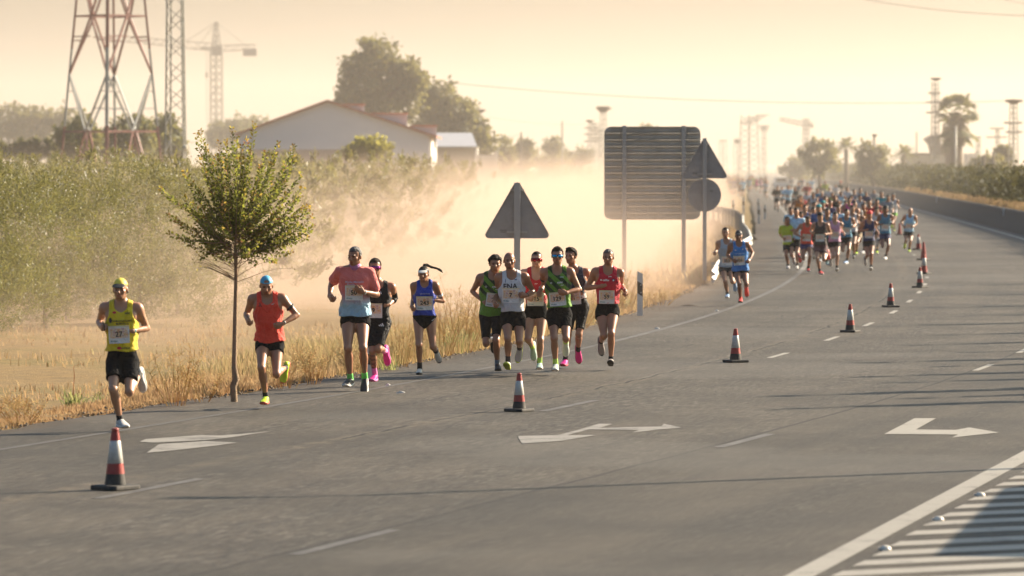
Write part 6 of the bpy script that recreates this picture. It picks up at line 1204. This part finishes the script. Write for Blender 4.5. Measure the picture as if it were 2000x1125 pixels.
R_('runner in green slashed singlet with blue mirrored glasses at front of the group', *KP(*z, (300, 1058), dict(hd=(316, 118), sA=(232, 245), sB=(395, 240), eA=(210, 355, 1), wA=(168, 415, -1), eB=(490, 385, 1), wB=(385, 408, -1), hA=(285, 590), hB=(380, 590), kA=(290, 765, -1), aA=(302, 975, 1), kB=(384, 765, -1), aB=(384, 800, 1)), s=.985, sup='A', fA=(-.05, -1, -.02), fB=DOWN(0), lean=.07, head=(-.02, .05, 0), hpA=(-.2, -.9, 0), hpB=(-.95, -.25, 0)),
   dict(id='r9', waist=0.15, skin='tan', top='singlet', topmat=cloth_mat('green_slash', (.16, .37, .03)), botmat=black_short, legcut=0.54, flare=0.014, loose=.017, hem=0.11, shoemat=mat('shoe_mintwhite', (.55, .60, .54), .6, .3), solemat=sole_white, sock=(.09,), sockmat=sock_lime, hair=(.013, .006, .066, 'quiff'), hairmat=hair_brown, beard=.35, glasses=(glow_lens('lens_blue', (.04, .34, .62)), 'two'), seed=27))
R_('dark-haired runner in patterned dark vest and pink shoes behind the green singlet', *KP(*z, (376, 1005), dict(hd=(420, 120), sA=(375, 250), sB=(512, 245), eA=(352, 370, 1), wA=(400, 430, -1), eB=(560, 340, 1), wB=(478, 372, -1), hA=(436, 525), hB=(505, 525), kA=(400, 735, -1), aA=(378, 940, 1), kB=(484, 735, -1), aB=(482, 860, 1)), s=.98, sup='A', fA=(-.2, -1, -.02), fB=DOWN(.1), lean=.07, head=(-.45, .05, 0), hpB=(-.7, -.6, 0)),
   dict(id='r10', waist=0.17, skin='tan', top='singlet', topmat=cloth_mat('dark_pattern', (.035, .04, .06), pattern='block', c2=(.55, .50, .48)), botmat=black_tight, bottom='tights', legcut=0.8, loose=.006, hem=0.13, shoemat=shoe_pink, solemat=mat('sole_crimson', (.45, .03, .06), .6), sock=(.09,), sockmat=sock_black, hair=(.016, .005, .064, 'quiff'), hairmat=hair_dark, beard=.15, seed=30))
z = (1130, 470, 4.164)
R_('grey-haired runner in red singlet at right end of the group, fist before his chest', *KP(*z, (262, 1055), dict(hd=(243, 135), sA=(158, 250), sB=(322, 258), eA=(70, 388, 1), wA=(180, 372, -1), eB=(352, 372, 1), wB=(380, 405, -1), hA=(190, 590), hB=(285, 585), kA=(206, 775, -1), aA=(188, 830, 1), kB=(266, 752, -1), aB=(264, 975, 1)), s=.965, sup='B', toeup=1, fB=(-.05, -.96, .24), fA=DOWN(.1), lean=.07, head=(-.18, .06, 0), hpA=(.95, -.25, .1), hpB=(.3, -.6, -.6)),
   dict(id='r11', waist=0.165, skin='tan', top='singlet', topmat=cloth_mat('red_vest_b', (.55, .015, .035)), botmat=black_short, legcut=0.24, flare=0.03, loose=.010, hem=0.125, shoemat=mat('shoe_taupe', (.32, .28, .26), .6), solemat=sole_black, sock=(.05,), sockmat=sock_black, hair=(.006, .003, .07), hairmat=hair_grey, beard=.5, beardcol=(.5, .48, .46), seed=33))
z = (1380, 430, 6.25)
R_('runner in pale grey-blue singlet behind the bright blue one near the guardrail', *KP(*z, (258, 992), dict(hd=(230, 152), sA=(165, 275), sB=(318, 268), eA=(128, 370, 1), wA=(95, 400, -1), eB=(375, 390, 1), wB=(330, 450, -1), hA=(205, 600), hB=(290, 600), kA=(222, 745, -1), aA=(258, 905, 1), kB=(308, 745, -1), aB=(345, 765, 1)), s=.95, sup='A', fA=(-.1, -1, -.02), fB=DOWN(.1), lean=.07, head=(0, .05, 0)),
   dict(id='r12', waist=0.09, skin='mid', top='singlet', topmat=cloth_mat('pale_blue', (.36, .43, .50)), botmat=cloth_mat('cloth_darkgrey', (.03, .03, .03)), legcut=0.32, loose=.015, hem=0.05, shoemat=shoe_blue, solemat=sole_white, sock=(.08,), sockmat=sock_black, hair=(.007, .003, .068), hairmat=hair_brown, seed=36))
R_('runner in bright blue singlet with black cap and red shoes near the guardrail', *KP(*z, (415, 1048), dict(hd=(392, 192), sA=(300, 305), sB=(492, 298), eA=(262, 430, 1), wA=(322, 488, -1), eB=(568, 400, 1), wB=(528, 485, -1), hA=(362, 640), hB=(475, 640), kA=(392, 775, -1), aA=(416, 960, 1), kB=(480, 775, -1), aB=(490, 825, 1)), s=.95, sup='A', fA=(-.05, -1, -.02), fB=DOWN(.1), lean=.07, head=(0, .06, 0)),
   dict(id='r13', waist=0.08, skin='dark', top='singlet', topmat=cloth_mat('bright_blue', (.03, .17, .50), pattern='marble', c2=(.05, .24, .58)), botmat=black_short, legcut=0.22, loose=.016, hem=0.04, shoemat=shoe_red, solemat=sole_black, sock=(.04,), sockmat=shoe_red, beard=.3, cap=('peak', mat('cap_black', (.02, .02, .02), .6), ink_b), seed=39))

def build_front():
    for i, (label, kp, loc, sp) in enumerate(Rn):
        far = i >= 11; out = build_person(kp, sp, h=.0105 if not far else .013, hh=.0055 if not far else .008, hd=.0052 if not far else .007)
        info = out['_']; root = empty('person', loc); tag(root, label, 'person', 'runners ahead of the pack')
        made, tk = dress(root, out, sp); head_gear(root, info, sp); V, Q = info['shirt']
        if sp['id'] == 'r12' or sp['id'] == 'r13' or True: info['bvh'] = BVHTree.FromPolygons([tuple(p) for p in V], [tuple(q) for q in Q])
        b = info['bvh']; T = made[tk]; J = info['J']; tl = info['tl']; i_ = sp['id']; s = info['s']
        def wt(S, m, name='watch', t=.93, r=.031, w=.028): return add_band(root, J['e'+S], J['w'+S], t, r*s, m, name, w)
        if i_ == 'r1':
            put_bib(info, b, -.02, .285*tl, root, '27', rot=.04); put_text(info, b, 'CLUB ATLETISMO', .01, .415*tl, .022, ink_b, T, wmax=.24); put_text(info, b, 'MONTILLA', .02, .388*tl, .022, ink_b, T, wmax=.17)
            put_text(info, b, 'obs', .075, .49*tl, .03, ink_b, T); put_shape(info, b, ring(.014, sx=1.6), -.07, .495*tl, ink_r, T); put_shape(info, b, ring(.03, sx=.6), -.115, .42*tl, ink_b, T); put_shape(info, b, ring(.018, sx=1.5), -.02, .155*tl, ink_r, T); put_text(info, b, 'VIVEROS', .05, .152*tl, .02, ink_b, T, wmax=.1)
            wt('B', mat('watch_teal', (.08, .22, .22), .4)); W, u, v, w = info['hands']['A']; MB().box((0, 0, 0), (.072, .012, .145), None)
            m3 = Matrix((u*.2+v*.97, w, u*.97-v*.2)).transposed(); p = tag(MB().box((0, 0, 0), (.07, .010, .14), m3).build('phone', strap, None, bevel=.003), 'dark mobile phone in the hand of the runner in yellow', 'phone'); p.location = loc+Vector(W+u*.075+w*.022*s+v*.02)
            add_band(root, info['H'](.082, .01, -.03), info['H'](.088, .01, -.03), .5, .014, strap, 'earphone', .014)
        elif i_ == 'r2':
            put_text(info, b, 'λ', -.085, .475*tl, .045, ink_b, T); put_shape(info, b, [(-.025, .0), (.0, -.008), (.03, .010), (.0, -.002)], .065, .48*tl, ink_w, T); wt('B', strap); add_band(root, J['sB'], J['eB'], .55, .058*s, strap, 'arm_band', .028)
            bs_ = BVHTree.FromPolygons([tuple(p) for p in out['shorts'][0]], [tuple(q) for q in out['shorts'][1]]); put_text(info, bs_, 'NNN', .115, -.075, .012, ink_w, made['shorts'], wmax=.04)
        elif i_ == 'r3':
            put_bib(info, b, -.01, .32*tl, root, '50', rot=.0); put_text(info, b, 'Media Maratón', .0, .435*tl, .030, mat('ink_lilac', (.62, .45, .55), .6), T, wmax=.25); put_text(info, b, 'Montilla', -.05, .41*tl, .024, mat('ink_lilac', (.62, .45, .55), .6), T); wt('B', strap); wt('B', mat('watch_face', (.6, .6, .58), .3), 'watch_face', .93, .0335, .012)
            nm = J['nk']; MB().tube([nm+np.array([0, .0, -.01]), nm+np.array([0, -.012, .03]), nm+np.array([-.003, -.022, .075])], [.083*s, .072*s, .066*s], 18).build('neck_warmer', mat('lilac', (.42, .16, .38), .8, bmp=.4, bscale=60), root, True)
        elif i_ == 'r4':
            put_bib(info, b, -.06, .20*tl, root, '9'); bt = BVHTree.FromPolygons([tuple(p) for p in out['shorts'][0]], [tuple(q) for q in out['shorts'][1]])
            for n_ in range(3): put_shape(info, bt, [(-.008, 0), (.008, 0), (.0-.012, .018+.012*n_), (-.025, .012+.012*n_)], .03+.022*n_, -.02, ink_w, made['shorts'], 'emblem')
            for n_ in range(3): put_shape(info, b, [(-.006, 0), (.006, 0), (-.008, .015+.01*n_), (-.018, .01+.01*n_)], .01+.018*n_, .44*tl, ink_w, T, 'emblem')
            a, c_ = J['sB'], J['eB']; MB().tube([Vector(a).lerp(Vector(c_), t) for t in (.45, .7, 1.0)]+[Vector(c_).lerp(Vector(J['wB']), t) for t in (.25, .5)], [.055*s, .050*s, .046*s, .049*s, .043*s], 14).build('arm_sleeve', black_tight, root, True)
            add_band(root, J['eA'], J['wA'], .6, .045*s, black_tight, 'arm_sleeve', .14)
        elif i_ == 'r5':
            put_bib(info, b, .0, .26*tl, root, '243', w=.23, hgt=.20); put_text(info, b, 'globalcenter', .01, .41*tl, .026, mat('ink_grey', (.35, .37, .5), .6), T, wmax=.23); wt('B', strap, r=.027); wt('A', mat('bracelet', (.4, .36, .33), .5), 'bracelet', .92, .026, .012); add_band(root, J['sB'], J['eB'], .62, .043*s, ink_w, 'arm_band', .035)
            H = info['H']; MB().tube([H(0, .08, .10), H(.005, .11, .13), H(.04, .13, .135), H(.08, .14, .115), H(.11, .15, .10), H(.14, .155, .092), H(.17, .16, .085), H(.20, .165, .075), H(.23, .17, .06), H(.26, .175, .038), H(.285, .18, .008)], [.024, .030, .024, .017, .020, .015, .018, .014, .020, .016, .003], 8).build('ponytail', hair_dark, root, True)
            bt = BVHTree.FromPolygons([tuple(p) for p in out['shorts'][0]], [tuple(q) for q in out['shorts'][1]]); put_shape(info, bt, [(-.025, -.01), (-.005, -.012), (.028, .02), (-.004, -.004)], .12, .0, ink_w, made['shorts'])
        elif i_ in ('r6', 'r9'):
            put_bib(info, b, .03 if i_ == 'r6' else -.015, .235*tl if i_ == 'r6' else .215*tl, root, '25' if i_ == 'r6' else '129', rot=-.1 if i_ == 'r6' else .06); put_text(info, b, 'O', -.095, .41*tl, .028, ink_w, T); put_text(info, b, 'eyas', .03, .408*tl, .034, ink_w, T); put_text(info, b, 'team', .06, .38*tl, .014, ink_w, T)
            put_text(info, b, 'rms', .06, .475*tl, .018, mat('ink_pale', (.45, .6, .55), .6), T)
            if i_ == 'r9':
                bt = BVHTree.FromPolygons([tuple(p) for p in out['shorts'][0]], [tuple(q) for q in out['shorts'][1]]); put_text(info, bt, 'A TEAM', .10, -.19, .018, ink_w, made['shorts'], wmax=.08); add_band(root, J['sA'], J['eA'], .5, .058*s, strap, 'arm_band', .03)
        elif i_ == 'r7':
            put_bib(info, b, -.02, .305*tl, root, '7', w=.25, hgt=.215, rot=-.03); put_text(info, b, 'ENA', -.02, .422*tl, .075, ink_b, T, wmax=.215); put_text(info, b, 'j', -.09, .49*tl, .05, ink_navy, T); put_shape(info, b, [(-.016, -.006), (.016, -.006), (.016, .006), (-.016, .006)], .055, .50*tl, ink_navy, T); wt('B', strap)
            bt = BVHTree.FromPolygons([tuple(p) for p in out['shorts'][0]], [tuple(q) for q in out['shorts'][1]]); put_shape(info, bt, [(-.025, -.004), (-.008, -.012), (.03, .012), (-.008, -.003)], .13, -.17, ink_w, made['shorts'])
        elif i_ == 'r8':
            put_bib(info, b, -.01, .22*tl, root, '115'); put_text(info, b, 'JOMA', .0, .41*tl, .016, ink_w, T, wmax=.08); put_shape(info, b, ring(.018), .055, .365*tl, ink_w, T); put_shape(info, b, ring(.011), .055, .365*tl, ink_r, T, lift=.008)
        elif i_ == 'r10':
            put_bib(info, b, -.05, .165*tl, root, '11'); add_band(root, J['sB'], J['eB'], .0, .02, strap, 'strap', .02); bt = BVHTree.FromPolygons([tuple(p) for p in out['shorts'][0]], [tuple(q) for q in out['shorts'][1]]); put_shape(info, bt, [(-.015, -.006), (.0, -.008), (.02, .012), (.0, 0)], .12, -.24, ink_w, made['shorts'])
        elif i_ == 'r11':
            put_bib(info, b, -.015, .215*tl, root, '59', w=.225, hgt=.20); put_text(info, b, 'JOMA', .03, .48*tl, .018, ink_w, T, wmax=.09); put_text(info, b, 'califas', -.03, .437*tl, .03, ink_w, T, wmax=.11); put_shape(info, b, ring(.012), -.10, .437*tl, ink_w, T); put_shape(info, b, ring(.021), .08, .437*tl, ink_navy, T); put_shape(info, b, ring(.012), .08, .434*tl, ink_w, T, lift=.008)
            wt('B', ink_w, 'wristband', .93, .030, .02); wt('B', ink_r, 'wristband', .86, .031, .012)
            MB().box(info['H'](.0, -.108, -.004), (.03, .012, .012)).build('nasal_strip', strap, root, bevel=.003)
        elif i_ == 'r12': put_bib(info, b, .0, .18*tl, root, '553')
        elif i_ == 'r13':
            put_bib(info, b, -.02, .245*tl, root, '436'); put_text(info, b, 'NUTRANIUM', .0, .378*tl, .024, mat('ink_sky', (.4, .6, .8), .6), T, wmax=.2); wt('B', strap)
            put_shape(info, b, ring(.012), -.085, .45*tl, ink_w, T); put_shape(info, b, ring(.013, sx=.8), .07, .46*tl, ink_w, T)
build_front()
# ------------------------------------------------------------------ the pack: a few running poses, each runner its own copy with its own clothes
def mirror(kp):
    m = {}
    for k, v in kp.items():
        k2 = k[:-1]+{'A': 'B', 'B': 'A'}[k[-1]] if len(k) <= 3 and k[-1] in 'AB' and k != 'hpB_' else k
        if k in ('hd', 'nk') or (k[-1] in 'AB' and len(k) == 2): v = (-v[0],)+tuple(v[1:])
        elif k in ('hpA', 'hpB'): v = (-v[0],)+tuple(v[1:])
        elif k == 'head': v = (-v[0], v[1], v[2])
        elif k == 'sup': v = {'A': 'B', 'B': 'A'}[v]
        m[k2] = v
    return m
poses = [Rn[0][1], Rn[1][1], Rn[10][1], Rn[8][1], Rn[12][1], Rn[6][1]]
VAR = []; none_mat = mat('unused', (.5, .5, .5))
for i, (pi, mir, top, legcut, hair) in enumerate([(0, 0, 'singlet', .5, 1), (1, 1, 'singlet', .3, 1), (2, 0, 'singlet', .34, 1), (3, 1, 'tee', .55, 1), (4, 0, 'tee', .5, 1), (4, 1, 'singlet', .4, 0), (5, 1, 'tee', .45, 1), (0, 1, 'singlet', .4, 1)]):
    kp = dict(poses[pi]); kp = mirror(kp) if mir else kp
    sp = dict(id='v%d' % i, top=top, legcut=legcut, hem=.075, loose=.016, flare=.018, seed=50+i, sock=(.09,), hair=(.010, .004, .066) if hair else None, beard=.3)
    out = build_person(kp, sp, h=.016, full=False); info = out['_']; V, Q = info['shirt']; info['bvh'] = BVHTree.FromPolygons([tuple(p) for p in V], [tuple(q) for q in Q]); ms = {}
    for part, (v_, q_, at_) in [(k, x) for k, x in out.items() if k != '_']:
        if len(v_): ms[part] = np_mesh(part, v_, q_, none_mat, attrs=at_)
    tmp = empty('tmp'); bb = put_bib(info, info['bvh'], -.01, .24*info['tl'], tmp, None, n=4); ms['bib'] = bb.data; bpy.data.objects.remove(bb); bpy.data.objects.remove(tmp); zt = max(out['body'][0][:, 2]); VAR.append((ms, info, zt))
PSK = [skin_mat('skin_'+k, c) for k, c in SKIN.items()]; PSH = [shoe_white, shoe_black, shoe_red, shoe_lime, shoe_blue, shoe_grey, shoe_mint]; PHR = [hair_dark, hair_brown, hair_grey]
def slot(o, m): o.material_slots[0].link = 'OBJECT'; o.material_slots[0].material = m
COLS = {'lime': (.42, .52, .03), 'coral': (.78, .09, .05), 'taupe': (.06, .045, .04), 'pink': (.58, .30, .42), 'teal': (.04, .16, .24), 'black': (.012, .012, .013), 'navy': (.012, .02, .09), 'white': (.60, .58, .58), 'lightblue': (.30, .48, .60), 'blue': (.05, .11, .30), 'red': (.42, .02, .025), 'hotpink': (.70, .03, .25), 'grey': (.30, .30, .31), 'green': (.05, .25, .06), 'orange': (.62, .20, .03), 'darkgreen': (.04, .06, .05), 'yellow': (.55, .58, .06), 'khaki': (.28, .20, .11), 'maroon': (.08, .02, .03), 'purple': (.05, .04, .13), 'aqua': (.05, .30, .33), 'palegreen': (.16, .42, .04)}
CM = {k: cloth_mat('pack_'+k, c, .75, pattern='marble' if k in ('teal', 'lightblue') else None, c2=tuple(min(1, x*1.5+.03) for x in c)) for k, c in COLS.items()}
def pack_runner(px, py, var, top, bot, skin, shoe, label, hair=0, hat=None, D=None, sc=1.0, yaw=0, group='runners in the pack', bib=True):
    ms, info, zt = VAR[var]; H_ = zt*sc
    if D is None: D = (CAMH-H_)*FPX/(py-HOR)                  # py is the top of the head
    t = empty('person', ((px-1000)*D/FPX, D, 0), yaw); t.scale = (sc, sc, sc); tag(t, label, 'person', group)
    off = info['hc'][0]
    for part, me in ms.items():
        if part == 'bib' and not bib: continue
        if part == 'hair' and hat: continue
        S = part[-1] if '.' in part else ''; nm = {'bib': 'race_bib'}.get(part, part.split('.')[0])
        if nm == 'sole': continue
        o = bpy.data.objects.new(nm, me); o.parent = t; COL.objects.link(o); o.location = (-off, 0, 0)
        m = {'body': PSK[skin], 'singlet': CM[top], 't_shirt': CM[top], 'shorts': CM[bot], 'shoe': PSH[shoe], 'sock': sock_black, 'hair': PHR[hair], 'race_bib': bib_mat()}[nm]
        if nm != 'race_bib': slot(o, m)
        if nm == 'shoe':
            so2 = bpy.data.objects.new('sole', ms['sole.'+S]); so2.parent = o; COL.objects.link(so2); slot(so2, sole_white)
    if hat:
        m = mat('hat_'+hat, {'red': (.6, .05, .05), 'black': (.02, .02, .02), 'white': (.6, .58, .55), 'teal': (.05, .3, .3)}[hat], .7); H = info['H']; b = MB(); c = info['hc']+info['HR'] @ np.array([0, .012, .045])*info['hs']; b.lathe([(.088, 0), (.09, .02), (.08, .06), (.05, .088), (.01, .1)], 14, c); b.box(c+np.array([0, -.11, .012]), (.12, .09, .014)); o = b.build('cap', m, t, True); o.location = (-off, 0, 0)
    return t
Zx = lambda x: 1380+x*.2667
Zy = lambda y: 330+y*.2667
PACK = [  # (x, y of the head top in an enlarged crop, pose, top, shorts, skin, shoe, label)
 (590, 350, 4, 'lime', 'black', 0, 5, 'bearded runner in lime vest over black sleeves at left front of the pack', 0, None),
 (742, 345, 1, 'coral', 'purple', 0, 2, 'runner in coral singlet and violet shorts in the pack front row', 1, None),
 (832, 322, 0, 'taupe', 'maroon', 1, 2, 'runner in dark and tan singlet with dark cap, pack front row', 0, 'black'),
 (945, 315, 2, 'pink', 'black', 2, 0, 'runner in pale pink singlet in the pack front row', 0, None),
 (1026, 292, 7, 'teal', 'black', 0, 4, 'runner in teal-blue singlet right behind the pink one', 0, None),
 (1108, 285, 5, 'black', 'khaki', 0, 3, 'runner in black singlet and khaki shorts', 0, None),
 (1195, 310, 2, 'navy', 'black', 0, 0, 'runner in navy singlet and red cap in the pack front row', 0, 'red'),
 (1246, 278, 1, 'white', 'black', 2, 3, 'runner in white top half hidden behind the navy singlet', 0, None),
 (1312, 270, 7, 'teal', 'navy', 3, 0, 'runner in blue patterned singlet with dark cap right of the navy one', 0, 'black'),
 (1492, 285, 5, 'lightblue', 'black', 1, 3, 'lone bald runner in light blue singlet by the cones', 0, None),
 (1366, 178, 2, 'white', 'palegreen', 1, 3, 'runner in pale vest and bright green shorts at right of the pack', 2, None),
 (1122, 190, 0, 'white', 'black', 3, 1, 'runner in white singlet in the middle of the pack', 0, None),
 (1192, 225, 3, 'red', 'black', 0, 2, 'runner in red t-shirt behind the navy singlet', 0, None),
 (1248, 222, 0, 'red', 'black', 1, 1, 'runner in dark red singlet beside the red t-shirt', 1, None),
 (618, 282, 4, 'lightblue', 'black', 0, 3, 'runner in light blue t-shirt behind the lime vest', 0, None),
 (657, 285, 3, 'lightblue', 'black', 1, 0, 'second light blue t-shirt close behind the first', 1, None),
 (720, 262, 7, 'blue', 'navy', 1, 4, 'runner in mid-blue singlet behind the coral one', 1, None),
 (783, 278, 6, 'blue', 'black', 0, 1, 'runner in blue t-shirt between coral and tan singlets', 0, None),
 (822, 262, 3, 'blue', 'black', 0, 5, 'runner in dark teal cap and blue t-shirt mid pack', 0, 'teal'),
 (884, 288, 0, 'teal', 'black', 0, 6, 'runner half hidden left of the pale pink singlet', 0, None),
 (1018, 232, 1, 'hotpink', 'black', 2, 1, 'runner in hot pink singlet mid pack at left', 0, None),
 (1046, 208, 2, 'hotpink', 'black', 1, 2, 'runner in hot pink singlet mid pack at right', 0, None),
 (551, 127, 4, 'lightblue', 'black', 0, 5, 'runner in pale blue printed t-shirt at the left rear of the pack', 0, None),
 (520, 120, 6, 'black', 'black', 0, 1, 'runner dressed in black at the left rear of the pack', 0, None),
 (598, 115, 3, 'lightblue', 'black', 0, 1, 'runner in blue t-shirt second from the left rear', 0, None),
 (648, 125, 6, 'darkgreen', 'black', 0, 1, 'runner in dark green t-shirt at the left rear', 0, None),
 (672, 95, 3, 'grey', 'black', 0, 1, 'runner in grey behind the dark green t-shirt', 0, None),
 (692, 190, 4, 'red', 'black', 0, 1, 'runner in dark red t-shirt at the left of mid pack', 1, None),
 (676, 200, 1, 'orange', 'black', 1, 1, 'runner showing an orange shirt behind the dark red one', 1, None),
 (738, 98, 3, 'red', 'black', 1, 1, 'runner in bright red t-shirt at the pack rear', 0, None),
 (770, 66, 6, 'lightblue', 'black', 2, 0, 'farthest runner in pale top at the pack rear', 1, None),
 (832, 105, 4, 'taupe', 'black', 0, 1, 'runner in brown t-shirt at the pack rear', 0, None),
 (868, 85, 3, 'yellow', 'black', 0, 1, 'runner in yellow-green t-shirt at the pack rear', 0, None),
 (900, 130, 6, 'white', 'black', 2, 0, 'runner in white cap and white t-shirt at the pack rear', 0, 'white'),
 (945, 112, 4, 'white', 'black', 1, 0, 'runner in white t-shirt at the pack rear right', 0, None),
 (982, 88, 6, 'darkgreen', 'black', 0, 1, 'tall runner in red cap and dark green shirt at the rear', 0, 'red'),
 (1082, 148, 3, 'grey', 'black', 1, 1, 'runner in grey t-shirt at the right rear', 1, None),
 (1126, 140, 6, 'teal', 'black', 1, 1, 'runner in teal t-shirt behind the white singlet', 1, None),
 (1166, 165, 4, 'navy', 'black', 0, 1, 'runner in dark navy t-shirt at the right rear', 0, None),
 (1281, 165, 3, 'aqua', 'black', 1, 1, 'runner in aqua t-shirt left of the green shorts', 1, None),
 (1330, 190, 6, 'grey', 'black', 1, 1, 'runner half hidden behind the green shorts', 0, None),
 (790, 240, 0, 'grey', 'black', 0, 1, 'runner mid pack above the teal cap', 0, None),
 (852, 235, 2, 'white', 'navy', 1, 0, 'runner in white singlet with teal cap mid pack', 0, 'teal'),
 (906, 225, 6, 'purple', 'black', 0, 1, 'runner in violet shirt mid pack', 1, None),
 (940, 190, 7, 'black', 'black', 0, 1, 'runner in black singlet mid pack', 0, None),
 (780, 170, 2, 'white', 'black', 1, 1, 'runner in white singlet at the left of mid pack', 1, None),
 (845, 165, 5, 'blue', 'black', 0, 1, 'bald runner in blue singlet mid pack', 0, None),
 (985, 165, 1, 'lightblue', 'black', 0, 1, 'runner in pale blue singlet mid pack right', 1, None),
 (690, 310, 1, 'navy', 'black', 0, 1, 'runner in navy singlet peeping between lime vest and coral singlet', 0, None),
 (870, 200, 3, 'red', 'black', 1, 2, 'runner in red t-shirt in the centre of the pack', 1, None),
 (965, 265, 6, 'lightblue', 'black', 0, 1, 'runner in light blue t-shirt above the pale pink singlet', 0, None),
 (1070, 265, 2, 'white', 'black', 1, 0, 'runner in white singlet between teal and black ones', 1, None),
 (1150, 250, 7, 'orange', 'navy', 0, 5, 'runner in orange singlet left of the red cap', 0, None),
 (735, 160, 4, 'white', 'black', 2, 0, 'runner in white t-shirt above the dark red one', 1, None),
 (810, 140, 6, 'teal', 'black', 0, 1, 'runner in teal t-shirt below the brown one', 0, None),
 (920, 170, 0, 'lime', 'black', 1, 3, 'runner in lime singlet mid pack', 0, None),
 (1030, 130, 3, 'white', 'navy', 1, 0, 'runner in white t-shirt right of the tall red cap', 0, None),
 (1060, 190, 1, 'blue', 'black', 0, 4, 'runner in blue singlet behind the hot pink pair', 0, None),
 (1225, 150, 4, 'grey', 'black', 1, 1, 'runner in grey t-shirt right of the dark navy one', 2, None),
 (700, 60, 6, 'navy', 'black', 0, 1, 'farthest runner in navy at the left rear', 0, None),
 (1085, 235, 3, 'grey', 'black', 1, 1, 'runner in grey t-shirt before the hot pink pair', 0, None),
]
for i, (x, y, v, a, b, sk, sh_, lb, hr, hat) in enumerate(PACK):
    sc = .955+.04*((i*37 % 11)/10); pack_runner(Zx(x), Zy(y), v, a, b, sk, sh_, lb, hr, hat, sc=sc, yaw=-.06+.05*((i*13) % 5-2))
FAR = [(1497, 352, 'white', 'faint runner in pale clothes alone in the dust beside the pack')]
pack_runner(1497, 352, 6, 'white', 'khaki', 2, 0, FAR[0][3], 1, None, sc=.97)
pack_runner(1516, 344.5, 4, 'grey', 'black', 1, 0, 'faint runner left of the distant car', 0, None, sc=.97); pack_runner(1546, 344.5, 3, 'grey', 'black', 1, 0, 'faint runner right of the distant car', 0, None, sc=.97)
r = np.random.RandomState(31); ks = list(COLS)
for i in range(34):
    px = 1418+r.rand()*95; py = 341+r.rand()*8; pack_runner(px, py, [3, 4, 6, 0, 2][i % 5], ks[r.randint(len(ks))], 'black', r.randint(3), r.randint(7), 'faint distant runner dissolving in the dust far down the road', i % 3, None, sc=.96, group='far runners lost in the dust', bib=False)
# ------------------------------------------------------------------ the air: thin even haze over everything, and the dust the runners and wind have raised
def vol_box(name, lo, hi):
    b = MB(); c = [(lo[i]+hi[i])/2 for i in range(3)]; d = [hi[i]-lo[i] for i in range(3)]; b.box(c, d); return b
hz = bpy.data.materials.new('haze_air'); hz.use_nodes = True; nt = hz.node_tree
for n in list(nt.nodes): nt.nodes.remove(n)
out = nd(nt, 'ShaderNodeOutputMaterial'); pv = nd(nt, 'ShaderNodeVolumePrincipled'); pv.inputs['Color'].default_value = (.80, .74, .68, 1); pv.inputs['Density'].default_value = HAZE_D; pv.inputs['Anisotropy'].default_value = .45; nt.links.new(pv.outputs[0], out.inputs['Volume'])
tag(vol_box('haze', (-1500, -30, -2.2), (1500, 2600, 48)).build('haze', hz), 'pale warm morning haze filling the air', 'haze', kind='stuff')
vm = hz.copy(); vm.name = 'dust_veil'; pv2 = [n for n in vm.node_tree.nodes if n.type == 'PRINCIPLED_VOLUME'][0]; pv2.inputs['Density'].default_value = VEIL_D; pv2.inputs['Color'].default_value = (.80, .73, .66, 1)
tag(vol_box('dust_veil', (-1400, 230, -2.0), (1400, 2500, 46)).build('dust_veil', vm), 'thin dusty air veiling everything beyond the bend', 'dust', kind='stuff')
dm = bpy.data.materials.new('dust_air'); dm.use_nodes = True; nt = dm.node_tree
for n in list(nt.nodes): nt.nodes.remove(n)
out = nd(nt, 'ShaderNodeOutputMaterial'); pv = nd(nt, 'ShaderNodeVolumePrincipled'); pv.inputs['Color'].default_value = (.76, .60, .49, 1); pv.inputs['Anisotropy'].default_value = .4; nt.links.new(pv.outputs[0], out.inputs['Volume'])
v = coord(nt); sx = nd(nt, 'ShaderNodeSeparateXYZ'); nt.links.new(v, sx.inputs[0]); X, Y, Z = sx.outputs
mr = lambda val, a, b: ramp(nt, math_(nt, 'DIVIDE', math_(nt, 'SUBTRACT', val, a), b-a), [(0, 0), (1, 1)])
rel = math_(nt, 'SUBTRACT', X, math_(nt, 'MULTIPLY_ADD', Y, .052, 0.5))            # about metres right of the road's left edge
mp = nd(nt, 'ShaderNodeMapping'); mp.inputs['Scale'].default_value = (1, .55, 1.3); nt.links.new(v, mp.inputs[0]); ns = noise(nt, .11, mp.outputs[0], 4, .6)
hgt = math_(nt, 'POWER', 2.718, math_(nt, 'MULTIPLY', math_(nt, 'MAXIMUM', Z, 0.0), -.62))
top = mr(Z, 3.6, 1.6)
side = math_(nt, 'MULTIPLY', mr(rel, -32, -11), mr(rel, -1.0, -4.5)); along = math_(nt, 'MULTIPLY', mr(Y, 76, 108), mr(Y, 420, 300))
d = math_(nt, 'MULTIPLY', math_(nt, 'MULTIPLY', hgt, top), math_(nt, 'MULTIPLY', side, along))
d = math_(nt, 'MULTIPLY', d, ramp(nt, ns, [(.36, .05), (.48, .45), (.62, 1.4)])); nt.links.new(math_(nt, 'MULTIPLY', d, DUST_D), pv.inputs['Density'])
dm.cycles.volume_step_rate = 1.0 if hasattr(dm.cycles, 'volume_step_rate') else 1
tag(vol_box('dust_cloud', (-40, 70, -1.2), (26, 424, 6.6)).build('dust_cloud', dm), 'bright cloud of dust hanging over the field left of the road', 'dust', kind='stuff')
